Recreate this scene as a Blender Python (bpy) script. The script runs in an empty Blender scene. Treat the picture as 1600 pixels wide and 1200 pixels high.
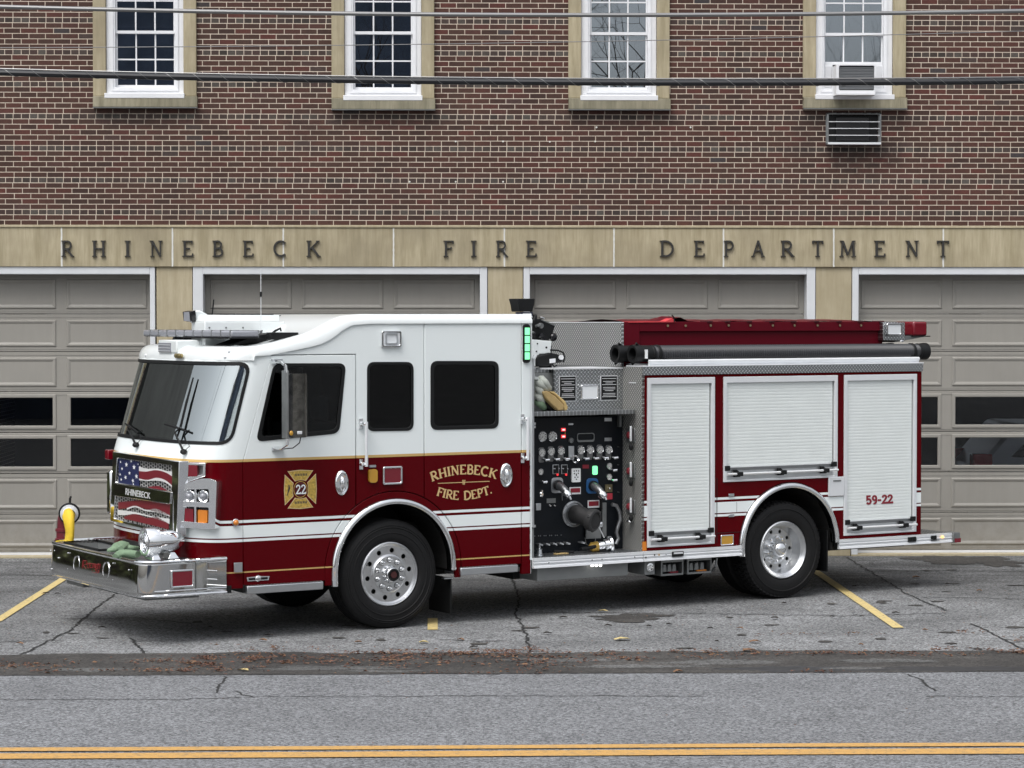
import bpy, bmesh, math, random
from mathutils import Vector, Matrix
from math import sin, cos, pi, radians, sqrt, atan2
R = radians
scene = bpy.context.scene
# ---------------------------------------------------------------- camera
FPX = 3700.0; HCAM = 3.05; PITCH = math.atan(100/3700.0); YAW = R(1.5)
cd = bpy.data.cameras.new('camera'); cam = bpy.data.objects.new('camera', cd)
scene.collection.objects.link(cam); scene.camera = cam
cd.sensor_width = 36; cd.lens = FPX/1600*36; cd.clip_end = 600; cd.clip_start = .1
cam.location = (0, 0, HCAM); cam.rotation_euler = (pi/2-PITCH, 0, -YAW)
CF = Vector((sin(YAW)*cos(PITCH), cos(YAW)*cos(PITCH), -sin(PITCH)))
CR = Vector((cos(YAW), -sin(YAW), 0)); CU = CR.cross(CF); CP = Vector((0, 0, HCAM))
# ---------------------------------------------------------------- world, sun
w = bpy.data.worlds.new('World'); scene.world = w; w.use_nodes = True
nt = w.node_tree; bg = nt.nodes['Background']
sky = nt.nodes.new('ShaderNodeTexSky'); sky.sky_type = 'NISHITA'; sky.sun_disc = False
SUN_EL = R(58); SUN_AZ = R(-150)      # azimuth measured from +Y towards +X
sky.sun_elevation = SUN_EL; sky.sun_rotation = SUN_AZ; sky.air_density = 1.0; sky.dust_density = 3.0; sky.ozone_density = 1.0
hs = nt.nodes.new('ShaderNodeHueSaturation'); hs.inputs['Saturation'].default_value = .22
nt.links.new(sky.outputs[0], hs.inputs['Color']); # an overcast sky is brightest overhead
tcw = nt.nodes.new('ShaderNodeTexCoord'); spw = nt.nodes.new('ShaderNodeSeparateXYZ'); mrw = nt.nodes.new('ShaderNodeMapRange'); vmw = nt.nodes.new('ShaderNodeVectorMath'); vmw.operation = 'SCALE'
nt.links.new(tcw.outputs['Generated'], spw.inputs[0]); nt.links.new(spw.outputs[2], mrw.inputs[0]); mrw.inputs[3].default_value = .55; mrw.inputs[4].default_value = 1.9
nt.links.new(hs.outputs[0], vmw.inputs[0]); nt.links.new(mrw.outputs[0], vmw.inputs['Scale']); nt.links.new(vmw.outputs[0], bg.inputs[0]); bg.inputs[1].default_value = .13
sl = bpy.data.lights.new('sun', 'SUN'); sl.energy = .8; sl.angle = R(30); sl.color = (1, .97, .93)
so = bpy.data.objects.new('sun', sl); scene.collection.objects.link(so)
sd = Vector((sin(SUN_AZ)*cos(SUN_EL), cos(SUN_AZ)*cos(SUN_EL), sin(SUN_EL)))
so.rotation_euler = sd.to_track_quat('Z', 'Y').to_euler()
scene.view_settings.view_transform = 'Standard'; scene.view_settings.look = 'None'
scene.view_settings.exposure = 0.50; scene.view_settings.gamma = 1
# ---------------------------------------------------------------- helpers: photo measurement -> real places
def ray(px, py): return CR*(px-800)+CU*(600-py)+CF*FPX
def hit(px, py, p0, n):
    d = ray(px, py); return CP+d*((Vector(p0)-CP).dot(n)/d.dot(n))
def gnd(px, py, z=0.0): return hit(px, py, (0, 0, z), Vector((0, 0, 1)))
YW = 30.416
def bw(px, py, d=0.0): return hit(px, py, (0, YW+d, 0), Vector((0, 1, 0)))
TH = R(29.6); EU = Vector((cos(TH), sin(TH), 0)); EV = Vector((-sin(TH), cos(TH), 0)); TO = gnd(612, 983)
def S(px, py, v=0.0):      # on the truck's long plane at depth v -> truck coordinates
    P = hit(px, py, TO+EV*v, EV)-TO; return Vector((P.dot(EU), v, P.z))
def U(px, py, u):          # on a plane across the truck at u
    P = hit(px, py, TO+EU*u, EU)-TO; return Vector((u, P.dot(EV), P.z))
def Zp(px, py, z):         # on a level plane at height z, truck coordinates
    P = gnd(px, py, z)-TO; return Vector((P.dot(EU), P.dot(EV), z))
col = scene.collection
def tag(o, label=None, cat=None, group=None, kind=None):
    if label: o['label'] = label
    if cat: o['category'] = cat
    if group: o['group'] = group
    if kind: o['kind'] = kind
    return o
def empty(name, loc=(0, 0, 0), rz=0, label=None, cat=None, group=None):
    o = bpy.data.objects.new(name, None); col.objects.link(o); o.location = loc; o.rotation_euler = (0, 0, rz)
    o.empty_display_size = .2
    return tag(o, label, cat, group)
def frame_for(d):
    d = Vector(d).normalized(); a = Vector((0, 0, 1)) if abs(d.z) < .9 else Vector((1, 0, 0))
    x = a.cross(d).normalized(); y = d.cross(x); return x, y, d
class MB:
    def __init__(s): s.v = []; s.f = []
    def add(s, vs, fs):
        b = len(s.v); s.v += [tuple(v) for v in vs]; s.f += [tuple(i+b for i in f) for f in fs]; return s
    def box(s, a, b):
        x0, y0, z0 = [min(a[i], b[i]) for i in range(3)]; x1, y1, z1 = [max(a[i], b[i]) for i in range(3)]
        return s.add([(x0,y0,z0),(x1,y0,z0),(x1,y1,z0),(x0,y1,z0),(x0,y0,z1),(x1,y0,z1),(x1,y1,z1),(x0,y1,z1)],
                     [(0,3,2,1),(4,5,6,7),(0,1,5,4),(1,2,6,5),(2,3,7,6),(3,0,4,7)])
    def cbox(s, c, sx, sy, sz): return s.box((c[0]-sx/2, c[1]-sy/2, c[2]-sz/2), (c[0]+sx/2, c[1]+sy/2, c[2]+sz/2))
    def hexa(s, p, q):       # two quads p,q (4 pts each)
        return s.add(list(p)+list(q), [(0,1,2,3),(7,6,5,4),(0,4,5,1),(1,5,6,2),(2,6,7,3),(3,7,4,0)])
    def prism(s, pts, d):    # planar polygon extruded by vector d
        n = len(pts); d = Vector(d); P = [Vector(p) for p in pts]
        return s.add(P+[p+d for p in P], [tuple(range(n)), tuple(range(2*n-1, n-1, -1))]+[(i, i+n, (i+1) % n+n, (i+1) % n) for i in range(n)])
    def tube(s, path, r, n=10, cap=True):
        P = [Vector(p) for p in path]; rr = r if isinstance(r, (list, tuple)) else [r]*len(P)
        x = None; vs = []; fs = []
        for i, p in enumerate(P):
            d = (P[min(i+1, len(P)-1)]-P[max(i-1, 0)])
            d.normalize()
            if x is None: x, y, _ = frame_for(d)
            else:
                x = (x-d*x.dot(d)).normalized(); y = d.cross(x)
            for k in range(n):
                a = 2*pi*k/n; vs.append(p+(x*cos(a)+y*sin(a))*rr[i])
        m = len(P)
        for i in range(m-1):
            for k in range(n):
                k2 = (k+1) % n; fs.append((i*n+k, i*n+k2, (i+1)*n+k2, (i+1)*n+k))
        if cap: fs += [tuple(range(n-1, -1, -1)), tuple(range((m-1)*n, m*n))]
        return s.add(vs, fs)
    def lathe(s, prof, o, d, n=32, cap0=False, cap1=False):   # prof: (r, h) along direction d from o
        x, y, d = frame_for(d); o = Vector(o); vs = []; fs = []
        for r, h in prof:
            for k in range(n):
                a = 2*pi*k/n; vs.append(o+d*h+(x*cos(a)+y*sin(a))*r)
        m = len(prof)
        for i in range(m-1):
            for k in range(n):
                k2 = (k+1) % n; fs.append((i*n+k, i*n+k2, (i+1)*n+k2, (i+1)*n+k))
        if cap0: fs.append(tuple(range(n-1, -1, -1)))
        if cap1: fs.append(tuple(range((m-1)*n, m*n)))
        return s.add(vs, fs)
    def cyl(s, o, d, r, h, n=20, r2=None): return s.lathe([(r, 0), (r if r2 is None else r2, h)], o, d, n, True, True)
    def sphere(s, c, r, n=14, sc=(1, 1, 1)):
        vs = []; fs = []; m = n//2
        for i in range(1, m):
            t = pi*i/m
            for k in range(n):
                a = 2*pi*k/n; vs.append((c[0]+r*sc[0]*sin(t)*cos(a), c[1]+r*sc[1]*sin(t)*sin(a), c[2]+r*sc[2]*cos(t)))
        for i in range(m-2):
            for k in range(n): fs.append((i*n+k, (i+1)*n+k, (i+1)*n+(k+1) % n, i*n+(k+1) % n))
        vs += [(c[0], c[1], c[2]+r*sc[2]), (c[0], c[1], c[2]-r*sc[2])]; L = len(vs)
        for k in range(n): fs.append((L-2, k, (k+1) % n)); fs.append((L-1, (m-2)*n+(k+1) % n, (m-2)*n+k))
        return s.add(vs, fs)
    def grid(s, P):          # P[i][j] points
        m = len(P); n = len(P[0])
        return s.add([p for r in P for p in r], [(i*n+j, i*n+j+1, (i+1)*n+j+1, (i+1)*n+j) for i in range(m-1) for j in range(n-1)])
    def build(s, name, m, parent=None, bev=0, seg=2, smooth=32, solid=0, fix=True, loc=None):
        me = bpy.data.meshes.new(name); me.from_pydata(s.v, [], s.f); me.validate()
        if fix:
            b = bmesh.new(); b.from_mesh(me); bmesh.ops.remove_doubles(b, verts=b.verts, dist=1e-5)
            bmesh.ops.recalc_face_normals(b, faces=b.faces); b.to_mesh(me); b.free()
        if smooth:
            me.polygons.foreach_set('use_smooth', [True]*len(me.polygons)); me.set_sharp_from_angle(angle=R(smooth))
        o = bpy.data.objects.new(name, me); col.objects.link(o); me.materials.append(m)
        if parent: o.parent = parent
        if loc: o.location = loc
        if solid:
            q = o.modifiers.new('s', 'SOLIDIFY'); q.thickness = solid; q.offset = 0
        if bev:
            q = o.modifiers.new('b', 'BEVEL'); q.width = bev; q.segments = seg; q.limit_method = 'ANGLE'; q.angle_limit = R(40)
        return o
def arc(cx, cy, r, a0, a1, n, ry=None):
    ry = r if ry is None else ry
    return [(cx+r*cos(a0+(a1-a0)*i/n), cy+ry*sin(a0+(a1-a0)*i/n)) for i in range(n+1)]
def rrect(x0, y0, x1, y1, r, n=6):
    return arc(x1-r, y1-r, r, 0, pi/2, n)+arc(x0+r, y1-r, r, pi/2, pi, n)+arc(x0+r, y0+r, r, pi, 1.5*pi, n)+arc(x1-r, y0+r, r, 1.5*pi, 2*pi, n)
def rpoly(pts, r, n=6):      # round the corners of a 2D polygon
    out = []; m = len(pts)
    for i in range(m):
        a, b, c = Vector(pts[i-1]), Vector(pts[i]), Vector(pts[(i+1) % m])
        rr = r[i] if isinstance(r, (list, tuple)) else r
        d1 = (a-b); d2 = (c-b); q = min(rr, d1.length*.45, d2.length*.45); p1 = b+d1.normalized()*q; p2 = b+d2.normalized()*q
        for k in range(n+1):
            t = k/n; out.append(tuple(p1*(1-t)**2+b*2*t*(1-t)+p2*t*t))
    return out
def flat(outer, holes=(), cx=(), cy=()):    # triangulated flat polygon with holes -> (verts2d, faces)
    b = bmesh.new(); ed = []
    for lp in [outer]+list(holes):
        vs = [b.verts.new((p[0], p[1], 0)) for p in lp]
        for i in range(len(vs)):
            try: ed.append(b.edges.new((vs[i], vs[(i+1) % len(vs)])))
            except ValueError: pass
    bmesh.ops.triangle_fill(b, edges=ed, use_beauty=True, use_dissolve=False)
    for c in cx: bmesh.ops.bisect_plane(b, geom=b.verts[:]+b.edges[:]+b.faces[:], plane_co=(c, 0, 0), plane_no=(1, 0, 0), dist=1e-6)
    for c in cy: bmesh.ops.bisect_plane(b, geom=b.verts[:]+b.edges[:]+b.faces[:], plane_co=(0, c, 0), plane_no=(0, 1, 0), dist=1e-6)
    b.verts.index_update(); r = ([(v.co.x, v.co.y) for v in b.verts], [tuple(v.index for v in f.verts) for f in b.faces]); b.free(); return r
def plate(name, m, parent, outer, holes, fn, thick, bev=0, cx=(), cy=(), smooth=32):   # fn(x, y, t): t = 0 outside face, 1 inside face
    vs, fs = flat(outer, holes, cx, cy)
    mb = MB(); n = len(vs)
    cnt = {}
    for f in fs:
        for i in range(len(f)):
            e = (f[i], f[(i+1) % len(f)]); cnt[e] = 1
    mb.v = [tuple(fn(x, y, 0)) for x, y in vs]+[tuple(fn(x, y, thick)) for x, y in vs]
    mb.f = list(fs)+[tuple(i+n for i in reversed(f)) for f in fs]
    for (a, b_) in cnt:
        if (b_, a) not in cnt: mb.f.append((b_, a, a+n, b_+n))
    return mb.build(name, m, parent, bev=bev, smooth=smooth)
# ---------------------------------------------------------------- writing
_tc = {}
def text2d(body, size=1.0, sx=1.0):   # built-in font -> flat triangles, (verts2d, faces), origin at the middle of the baseline
    cu = bpy.data.curves.new('t', 'FONT'); cu.body = body; cu.size = size; cu.align_x = 'CENTER'; cu.resolution_u = 3
    o = bpy.data.objects.new('t', cu); col.objects.link(o)
    dg = bpy.context.evaluated_depsgraph_get(); me = o.evaluated_get(dg).to_mesh()
    vs = [(v.co.x*sx, v.co.y) for v in me.vertices]; fs = [tuple(p.vertices) for p in me.polygons]
    bpy.data.objects.remove(o); bpy.data.curves.remove(cu); return vs, fs
def put2d(mb, vf, fn): mb.add([fn(x, y) for x, y in vf[0]], vf[1]); return mb
A_ = arc
# serif letters: list of strokes (polyline, width factor); 'S' marks serif bars (x centre, y, half width); all in a box 1 high
def bowl(x0, xr, y0, y1): # right-hand bowl from (x0,y1) round to (x0,y0)
    c = (y0+y1)/2; r = (y1-y0)/2
    return [(x0, y1)]+arc(xr-r*.9, c, r*.9, pi/2, -pi/2, 8, r)+[(x0, y0)]
GL = {
 'R': (.78, [([(.17,0),(.17,1)],1),(bowl(.17,.62,.48,1-.04),.8),([(.36,.48),(.72,.02)],1)], [(.17,0,.14),(.14,1,.11),(.72,0,.1)]),
 'H': (.86, [([(.17,0),(.17,1)],1),([(.69,0),(.69,1)],1),([(.17,.5),(.69,.5)],.6)], [(.17,0,.14),(.17,1,.14),(.69,0,.14),(.69,1,.14)]),
 'I': (.34, [([(.17,0),(.17,1)],1)], [(.17,0,.14),(.17,1,.14)]),
 'N': (.84, [([(.16,0),(.16,1)],.6),([(.16,.98),(.7,.02)],1),([(.7,0),(.7,1)],.6)], [(.16,0,.13),(.12,1,.12),(.7,1,.13)]),
 'E': (.70, [([(.17,0),(.17,1)],1),([(.17,.96),(.6,.96),(.6,.82)],.6),([(.17,.52),(.48,.52)],.6),([(.17,.04),(.64,.04),(.64,.2)],.6)], [(.14,0,.11),(.14,1,.11)]),
 'B': (.68, [([(.17,0),(.17,1)],1),(bowl(.17,.56,.52,.96),.8),(bowl(.17,.62,.04,.52),.8)], [(.14,0,.11),(.14,1,.11)]),
 'C': (.80, [(arc(.46,.5,.38,R(48),R(312),14,.46),.95)], []),
 'K': (.86, [([(.17,0),(.17,1)],1),([(.74,.98),(.19,.42)],.6),([(.36,.58),(.76,.02)],1)], [(.17,0,.14),(.17,1,.14),(.76,0,.12),(.7,1,.11)]),
 'F': (.66, [([(.17,0),(.17,1)],1),([(.17,.96),(.6,.96),(.6,.8)],.6),([(.17,.52),(.48,.52),(.48,.62)],.6)], [(.17,0,.14),(.14,1,.11)]),
 'D': (.86, [([(.17,0),(.17,1)],1),(bowl(.17,.78,.04,.96),.9)], [(.14,0,.11),(.14,1,.11)]),
 'P': (.66, [([(.17,0),(.17,1)],1),(bowl(.17,.6,.44,.96),.8)], [(.17,0,.14),(.14,1,.11)]),
 'A': (.86, [([(.12,0),(.44,1)],.6),([(.44,1),(.76,0)],1),([(.24,.36),(.64,.36)],.6)], [(.12,0,.11),(.76,0,.12)]),
 'T': (.74, [([(.37,0),(.37,1)],1),([(.05,.8),(.05,.96),(.69,.96),(.69,.8)],.6)], [(.37,0,.14)]),
 'M': (1.0, [([(.14,0),(.18,1)],.6),([(.2,.98),(.5,.1)],1),([(.5,.1),(.8,.98)],.6),([(.82,1),(.86,0)],1)], [(.14,0,.12),(.14,1,.1),(.86,0,.13),(.86,1,.1)]),
 'U': (.8, [([(.17,1),(.17,.3)]+arc(.4,.3,.23,pi,2*pi,8,.26)+[(.63,1)],.9)], [(.17,1,.12),(.63,1,.12)]),
 'Q': (.8, [(arc(.42,.5,.34,0,2*pi,16,.46),.9),([(.5,.2),(.74,-.05)],.9)], []),
 'G': (.8, [(arc(.46,.5,.38,R(48),R(340),14,.46),.95),([(.55,.42),(.84,.42)],.8)], []),
 '.': (.3, [([(.13,0),(.13,.17)],.75)], []),
 '-': (.5, [([(.05,.42),(.45,.42)],1)], []),
 '2': (.66, [([(.1,.72)]+arc(.32,.73,.21,pi,-.6,8,.22)+[(.12,.06),(.58,.06),(.58,.2)],.95)], []),
 '5': (.66, [([(.54,.95),(.14,.95),(.14,.55)]+arc(.3,.33,.25,R(110),R(-150),9,.28),.95)], []),
 '9': (.66, [(arc(.32,.7,.21,0,2*pi,12,.25),.9),([(.53,.72)]+arc(.28,.4,.25,R(20),R(-110),6,.36),.9)], []),
 '8': (.66, [(arc(.32,.74,.18,0,2*pi,12,.21),.9),(arc(.32,.28,.22,0,2*pi,12,.25),.9)], []),
}
def glyph_polys(ch, w=.13, serif=.055):
    adv, st, sf = GL[ch]; out = []
    for pl, k in st:
        h = w*k/2; P = [Vector(p) for p in pl]; L = []; Rr = []
        for i, p in enumerate(P):
            d0 = (P[i]-P[i-1]).normalized() if i else (P[1]-P[0]).normalized()
            d1 = (P[i+1]-P[i]).normalized() if i < len(P)-1 else d0
            t = (d0+d1); t = t.normalized() if t.length > .05 else d1
            nrm = Vector((-t.y, t.x)); c = max(.5, nrm.dot(Vector((-d1.y, d1.x)))); L.append(p+nrm*h/c); Rr.append(p-nrm*h/c)
        for i in range(len(P)-1): out.append([L[i], L[i+1], Rr[i+1], Rr[i]])
    for x, y, hw in sf:
        y0, y1 = (0, serif) if y < .5 else (1-serif, 1); out.append([Vector((x-hw, y0)), Vector((x+hw, y0)), Vector((x+hw, y1)), Vector((x-hw, y1))])
    return adv, out
def put_glyph(mb, ch, fn, ext=0, w=.13, serif=.055):   # fn(x,y,depth)
    adv, ps = glyph_polys(ch, w, serif)
    for k, q in enumerate(ps):
        e = k*.0002
        if ext:
            mb.hexa([fn(p.x, p.y, e) for p in q], [fn(p.x, p.y, ext) for p in q])
        else: mb.add([fn(p.x, p.y, e) for p in q], [(0, 1, 2, 3)])
    return adv
# ---------------------------------------------------------------- materials
def mat(name, c=(.5, .5, .5), rough=.5, metal=0.0, spec=.5, coat=0.0, emit=None, es=0, var=0.0, vs=3.0, bump=0.0, bs=200.0, rvar=0.0):
    m = bpy.data.materials.new(name); m.use_nodes = True; n = m.node_tree; b = n.nodes['Principled BSDF']
    b.inputs['Base Color'].default_value = (*c, 1); b.inputs['Roughness'].default_value = rough; b.inputs['Metallic'].default_value = metal
    b.inputs['Specular IOR Level'].default_value = spec; b.inputs['Coat Weight'].default_value = coat; b.inputs['Coat Roughness'].default_value = .04
    if emit: b.inputs['Emission Color'].default_value = (*emit, 1); b.inputs['Emission Strength'].default_value = es
    if var or bump or rvar:
        tc = n.nodes.new('ShaderNodeTexCoord')
        if var or rvar:
            no = n.nodes.new('ShaderNodeTexNoise'); no.inputs['Scale'].default_value = vs; no.inputs['Detail'].default_value = 6; no.inputs['Roughness'].default_value = .65
            n.links.new(tc.outputs['Object'], no.inputs['Vector'])
        if var:
            mr = n.nodes.new('ShaderNodeMapRange'); mr.inputs[1].default_value = .3; mr.inputs[2].default_value = .7; mr.inputs[3].default_value = 1-var; mr.inputs[4].default_value = 1+var
            vm = n.nodes.new('ShaderNodeVectorMath'); vm.operation = 'SCALE'; vm.inputs[0].default_value = c
            n.links.new(no.outputs[0], mr.inputs[0]); n.links.new(mr.outputs[0], vm.inputs['Scale']); n.links.new(vm.outputs[0], b.inputs['Base Color'])
        if rvar:
            mr = n.nodes.new('ShaderNodeMapRange'); mr.inputs[1].default_value = .3; mr.inputs[2].default_value = .7; mr.inputs[3].default_value = max(0, rough-rvar); mr.inputs[4].default_value = rough+rvar
            n.links.new(no.outputs[0], mr.inputs[0]); n.links.new(mr.outputs[0], b.inputs['Roughness'])
        if bump:
            nb = n.nodes.new('ShaderNodeTexNoise'); nb.inputs['Scale'].default_value = bs; nb.inputs['Detail'].default_value = 3
            bm = n.nodes.new('ShaderNodeBump'); bm.inputs['Strength'].default_value = bump; bm.inputs['Distance'].default_value = .01
            n.links.new(tc.outputs['Object'], nb.inputs['Vector']); n.links.new(nb.outputs[0], bm.inputs['Height']); n.links.new(bm.outputs[0], b.inputs['Normal'])
    return m
class NT:   # tiny node maths
    def __init__(s, m): s.n = m.node_tree; s.b = s.n.nodes['Principled BSDF']
    def new(s, t): return s.n.nodes.new(t)
    def link(s, a, b): s.n.links.new(a, b)
    def m(s, op, a, b=None, c=None):
        k = s.new('ShaderNodeMath'); k.operation = op
        for i, x in enumerate((a, b, c)):
            if x is None: continue
            if isinstance(x, (int, float)): k.inputs[i].default_value = x
            else: s.link(x, k.inputs[i])
        return k.outputs[0]
    def xyz(s):
        tc = s.new('ShaderNodeTexCoord'); sp = s.new('ShaderNodeSeparateXYZ'); s.link(tc.outputs['Object'], sp.inputs[0]); s.tc = tc; return sp.outputs[0], sp.outputs[1], sp.outputs[2]
    def vec(s, x, y, z=0.0):
        k = s.new('ShaderNodeCombineXYZ')
        for i, q in enumerate((x, y, z)):
            if isinstance(q, (int, float)): k.inputs[i].default_value = q
            else: s.link(q, k.inputs[i])
        return k.outputs[0]
    def noise(s, vec, scale, det=5, rough=.6):
        k = s.new('ShaderNodeTexNoise'); k.inputs['Scale'].default_value = scale; k.inputs['Detail'].default_value = det; k.inputs['Roughness'].default_value = rough
        s.link(vec, k.inputs['Vector']); return k.outputs[0]
    def rng(s, x, a, b, c, d, clamp=True):
        k = s.new('ShaderNodeMapRange'); k.clamp = clamp
        for i, q in enumerate((x, a, b, c, d)):
            if isinstance(q, (int, float)): k.inputs[i].default_value = q
            else: s.link(q, k.inputs[i])
        return k.outputs[0]
    def mix(s, f, a, b):
        k = s.new('ShaderNodeMix'); k.data_type = 'RGBA'
        for i, q in ((0, f), (6, a), (7, b)):
            if isinstance(q, (int, float)): k.inputs[i].default_value = q
            elif isinstance(q, tuple): k.inputs[i].default_value = (*q, 1)
            else: s.link(q, k.inputs[i])
        return k.outputs[2]
    def ramp(s, x, els, interp='LINEAR'):
        k = s.new('ShaderNodeValToRGB'); k.color_ramp.interpolation = interp; e = k.color_ramp.elements
        while len(e) < len(els): e.new(1)
        for i, (p, c) in enumerate(els): e[i].position = p; e[i].color = (*c, 1)
        s.link(x, k.inputs[0]); return k.outputs[0]
    def bump(s, h, st=.5, dist=.01):
        k = s.new('ShaderNodeBump'); k.inputs['Strength'].default_value = st; k.inputs['Distance'].default_value = dist; s.link(h, k.inputs['Height']); s.link(k.outputs[0], s.b.inputs['Normal'])
    def color(s, c): s.link(c, s.b.inputs['Base Color'])
    def rough(s, c): s.link(c, s.b.inputs['Roughness'])
M = {}
CHR = M['chrome'] = mat('chrome', (.86, .87, .88), .06, 1, rvar=.02, vs=8)
M['bumper'] = mat('polished_steel', (.62, .62, .61), .06, 1, rvar=.02, vs=5)
M['alu'] = mat('brushed_aluminium', (.62, .64, .66), .32, 1, var=.06, vs=6)
M['alu_light'] = mat('satin_aluminium', (.74, .76, .78), .38, .25, var=.03, vs=4)
M['steel_dark'] = mat('dull_steel', (.25, .26, .26), .45, .8, var=.15, vs=8)
M['grey_metal'] = mat('grey_painted_metal', (.23, .24, .24), .5, .2, var=.08, vs=4)
M['black'] = mat('black_plastic', (.006, .0065, .007), .5, spec=.3)
M['black_gloss'] = mat('black_gloss', (.008, .008, .01), .15)
M['black_rough'] = mat('black_chassis', (.012, .012, .012), .8)
M['rubber'] = mat('rubber', (.007, .007, .0075), .65, spec=.28, var=.15, vs=4, bump=.15, bs=60)
M['white'] = mat('white_paint', (.76, .80, .80), .3, coat=.6, var=.015, vs=2)
M['white_trim'] = mat('white_trim', (.72, .73, .75), .5, var=.06, vs=3, bump=.1, bs=40)
M['red'] = mat('deep_red_paint', (.075, .0012, .004), .25, coat=.35)
M['red_lens'] = mat('red_lens', (.16, .003, .012), .12, coat=.7)
M['amber_lens'] = mat('amber_lens', (.62, .2, .02), .2, coat=.5)
M['amber_dim'] = mat('amber_yellow_lens', (.5, .27, .03), .25, coat=.5)
M['clear_lens'] = mat('clear_lens', (.75, .78, .8), .15, spec=.8)
M['grey_lens'] = mat('smoky_clear_lens', (.28, .29, .32), .12, spec=.8)
M['gold'] = mat('gold_leaf', (.58, .40, .09), .35, .35, var=.45, vs=45)
M['yellow'] = mat('yellow_jacket', (.72, .5, .03), .7, var=.12, vs=12)
M['green_hose'] = mat('green_hose', (.16, .24, .15), .75, var=.2, vs=15)
M['tan'] = mat('tan_hose', (.42, .3, .13), .8, var=.15, vs=15)
M['pale_hose'] = mat('pale_hose', (.45, .47, .42), .8, var=.15, vs=15)
M['red_fabric'] = mat('red_tarp', (.6, .05, .06), .6)
M['led_green'] = mat('lit_green', (.1, .5, .2), .3, emit=(.25, 1, .45), es=.9)
M['led_red'] = mat('lit_red', (.4, .01, .01), .3, emit=(1, .05, .06), es=.7)
M['led_white'] = mat('lit_white', (.9, .9, .9), .3, emit=(1, .98, .92), es=4)
M['led_amber'] = mat('lit_amber', (.9, .5, .1), .3, emit=(1, .6, .2), es=1.2)
M['panel'] = mat('pump_panel_black', (.005, .007, .010), .45, spec=.25, var=.2, vs=5)
M['gauge_face'] = mat('gauge_face', (.6, .6, .58), .3)
M['seat'] = mat('seat_grey', (.3, .31, .32), .8, var=.1, vs=5)
M['interior'] = mat('interior_dark', (.045, .047, .05), .7)
M['headliner'] = mat('headliner', (.5, .52, .53), .8)
M['decal_white'] = mat('decal_white', (.8, .82, .82), .35)
M['decal_red'] = mat('decal_red', (.22, .012, .025), .35)
M['decal_script'] = mat('decal_script_red', (.2, .012, .012), .4)
M['navy'] = mat('navy', (.012, .018, .075), .45)
M['trim_grey'] = mat('garage_trim', (.63, .65, .67), .5, var=.05, vs=3)
def glass(name, tint, refl=1.0, ior=1.5, rough=0.0, rt=(1, 1, 1)):
    m = bpy.data.materials.new(name); m.use_nodes = True; n = m.node_tree; n.nodes.clear()
    out = n.nodes.new('ShaderNodeOutputMaterial'); mx = n.nodes.new('ShaderNodeMixShader'); t = n.nodes.new('ShaderNodeBsdfTransparent'); g = n.nodes.new('ShaderNodeBsdfGlossy'); fr = n.nodes.new('ShaderNodeFresnel')
    t.inputs[0].default_value = (*tint, 1); g.inputs['Roughness'].default_value = rough; g.inputs[0].default_value = (refl*rt[0], refl*rt[1], refl*rt[2], 1); fr.inputs[0].default_value = ior
    n.links.new(fr.outputs[0], mx.inputs[0]); n.links.new(t.outputs[0], mx.inputs[1]); n.links.new(g.outputs[0], mx.inputs[2]); n.links.new(mx.outputs[0], out.inputs[0]); return m
M['windshield'] = glass('windshield_glass', (.7, .76, .76), 1.0, 6.5, rt=(.93, 1, 1))
M['dark_glass'] = glass('privacy_glass', (.08, .08, .09), .55, 1.5)
M['cab_glass'] = glass('door_glass', (.45, .47, .48), .6, 1.5)
M['house_glass'] = glass('window_glass', (.62, .65, .68), 1.0, 3.3, rt=(.86, .93, 1))
M['garage_glass'] = glass('garage_glass', (.8, .82, .85), .8, 1.45)
# two-tone paint with its stripes (bands by height on the truck itself)
def banded(name, bands, ztop):
    m = mat(name, rough=.13, coat=.0, spec=.11); t = NT(m); x, y, z = t.xyz(); f = t.m('DIVIDE', z, ztop)
    t.color(t.ramp(f, [(p/ztop, c) for p, c in bands], 'CONSTANT')); return m
RD = (.082, .0008, .003); WT = (.77, .82, .82); GO = (.55, .38, .15)
st = [(0, RD), (.640, GO), (.650, RD), (.932, WT), (.955, RD), (.978, WT), (1.093, RD), (1.117, WT), (1.141, RD)]
M['cab_paint'] = banded('cab_paint', st+[(1.700, GO), (1.722, WT)], 3.3)
M['body_paint'] = banded('body_paint', [s_ for s_ in st if s_[1] is not GO and s_[0] != .650], 3.3)
def diamond(name, ax, c=(.60, .62, .63), f=23, dark=.5, rough=.33):
    m = mat(name, c, rough, 1); t = NT(m); X = t.xyz(); a, b = X[ax[0]], X[ax[1]]
    hs_ = []
    for sgn, off in ((1, 0.0), (-1, .5)):
        p = t.m('ADD', t.m('MULTIPLY', a, f*1.0), off); q = t.m('ADD', t.m('MULTIPLY', b, f*1.0), off)
        p = t.m('SUBTRACT', t.m('FRACT', p), .5); q = t.m('SUBTRACT', t.m('FRACT', q), .5)
        s_ = .7071; l = t.m('MULTIPLY', t.m('ADD', t.m('MULTIPLY', p, sgn), q), s_); k = t.m('MULTIPLY', t.m('SUBTRACT', q, t.m('MULTIPLY', p, sgn)), s_)
        d = t.m('ADD', t.m('POWER', t.m('ABSOLUTE', t.m('DIVIDE', l, .42)), 2), t.m('POWER', t.m('ABSOLUTE', t.m('DIVIDE', k, .13)), 2))
        hs_.append(t.rng(d, 0, 1, 1, 0))
    h = t.m('MAXIMUM', *hs_); t.bump(h, .45, .008)
    t.color(t.mix(h, tuple(q*dark for q in c), tuple(min(1, q*1.45) for q in c)))
    return m
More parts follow.
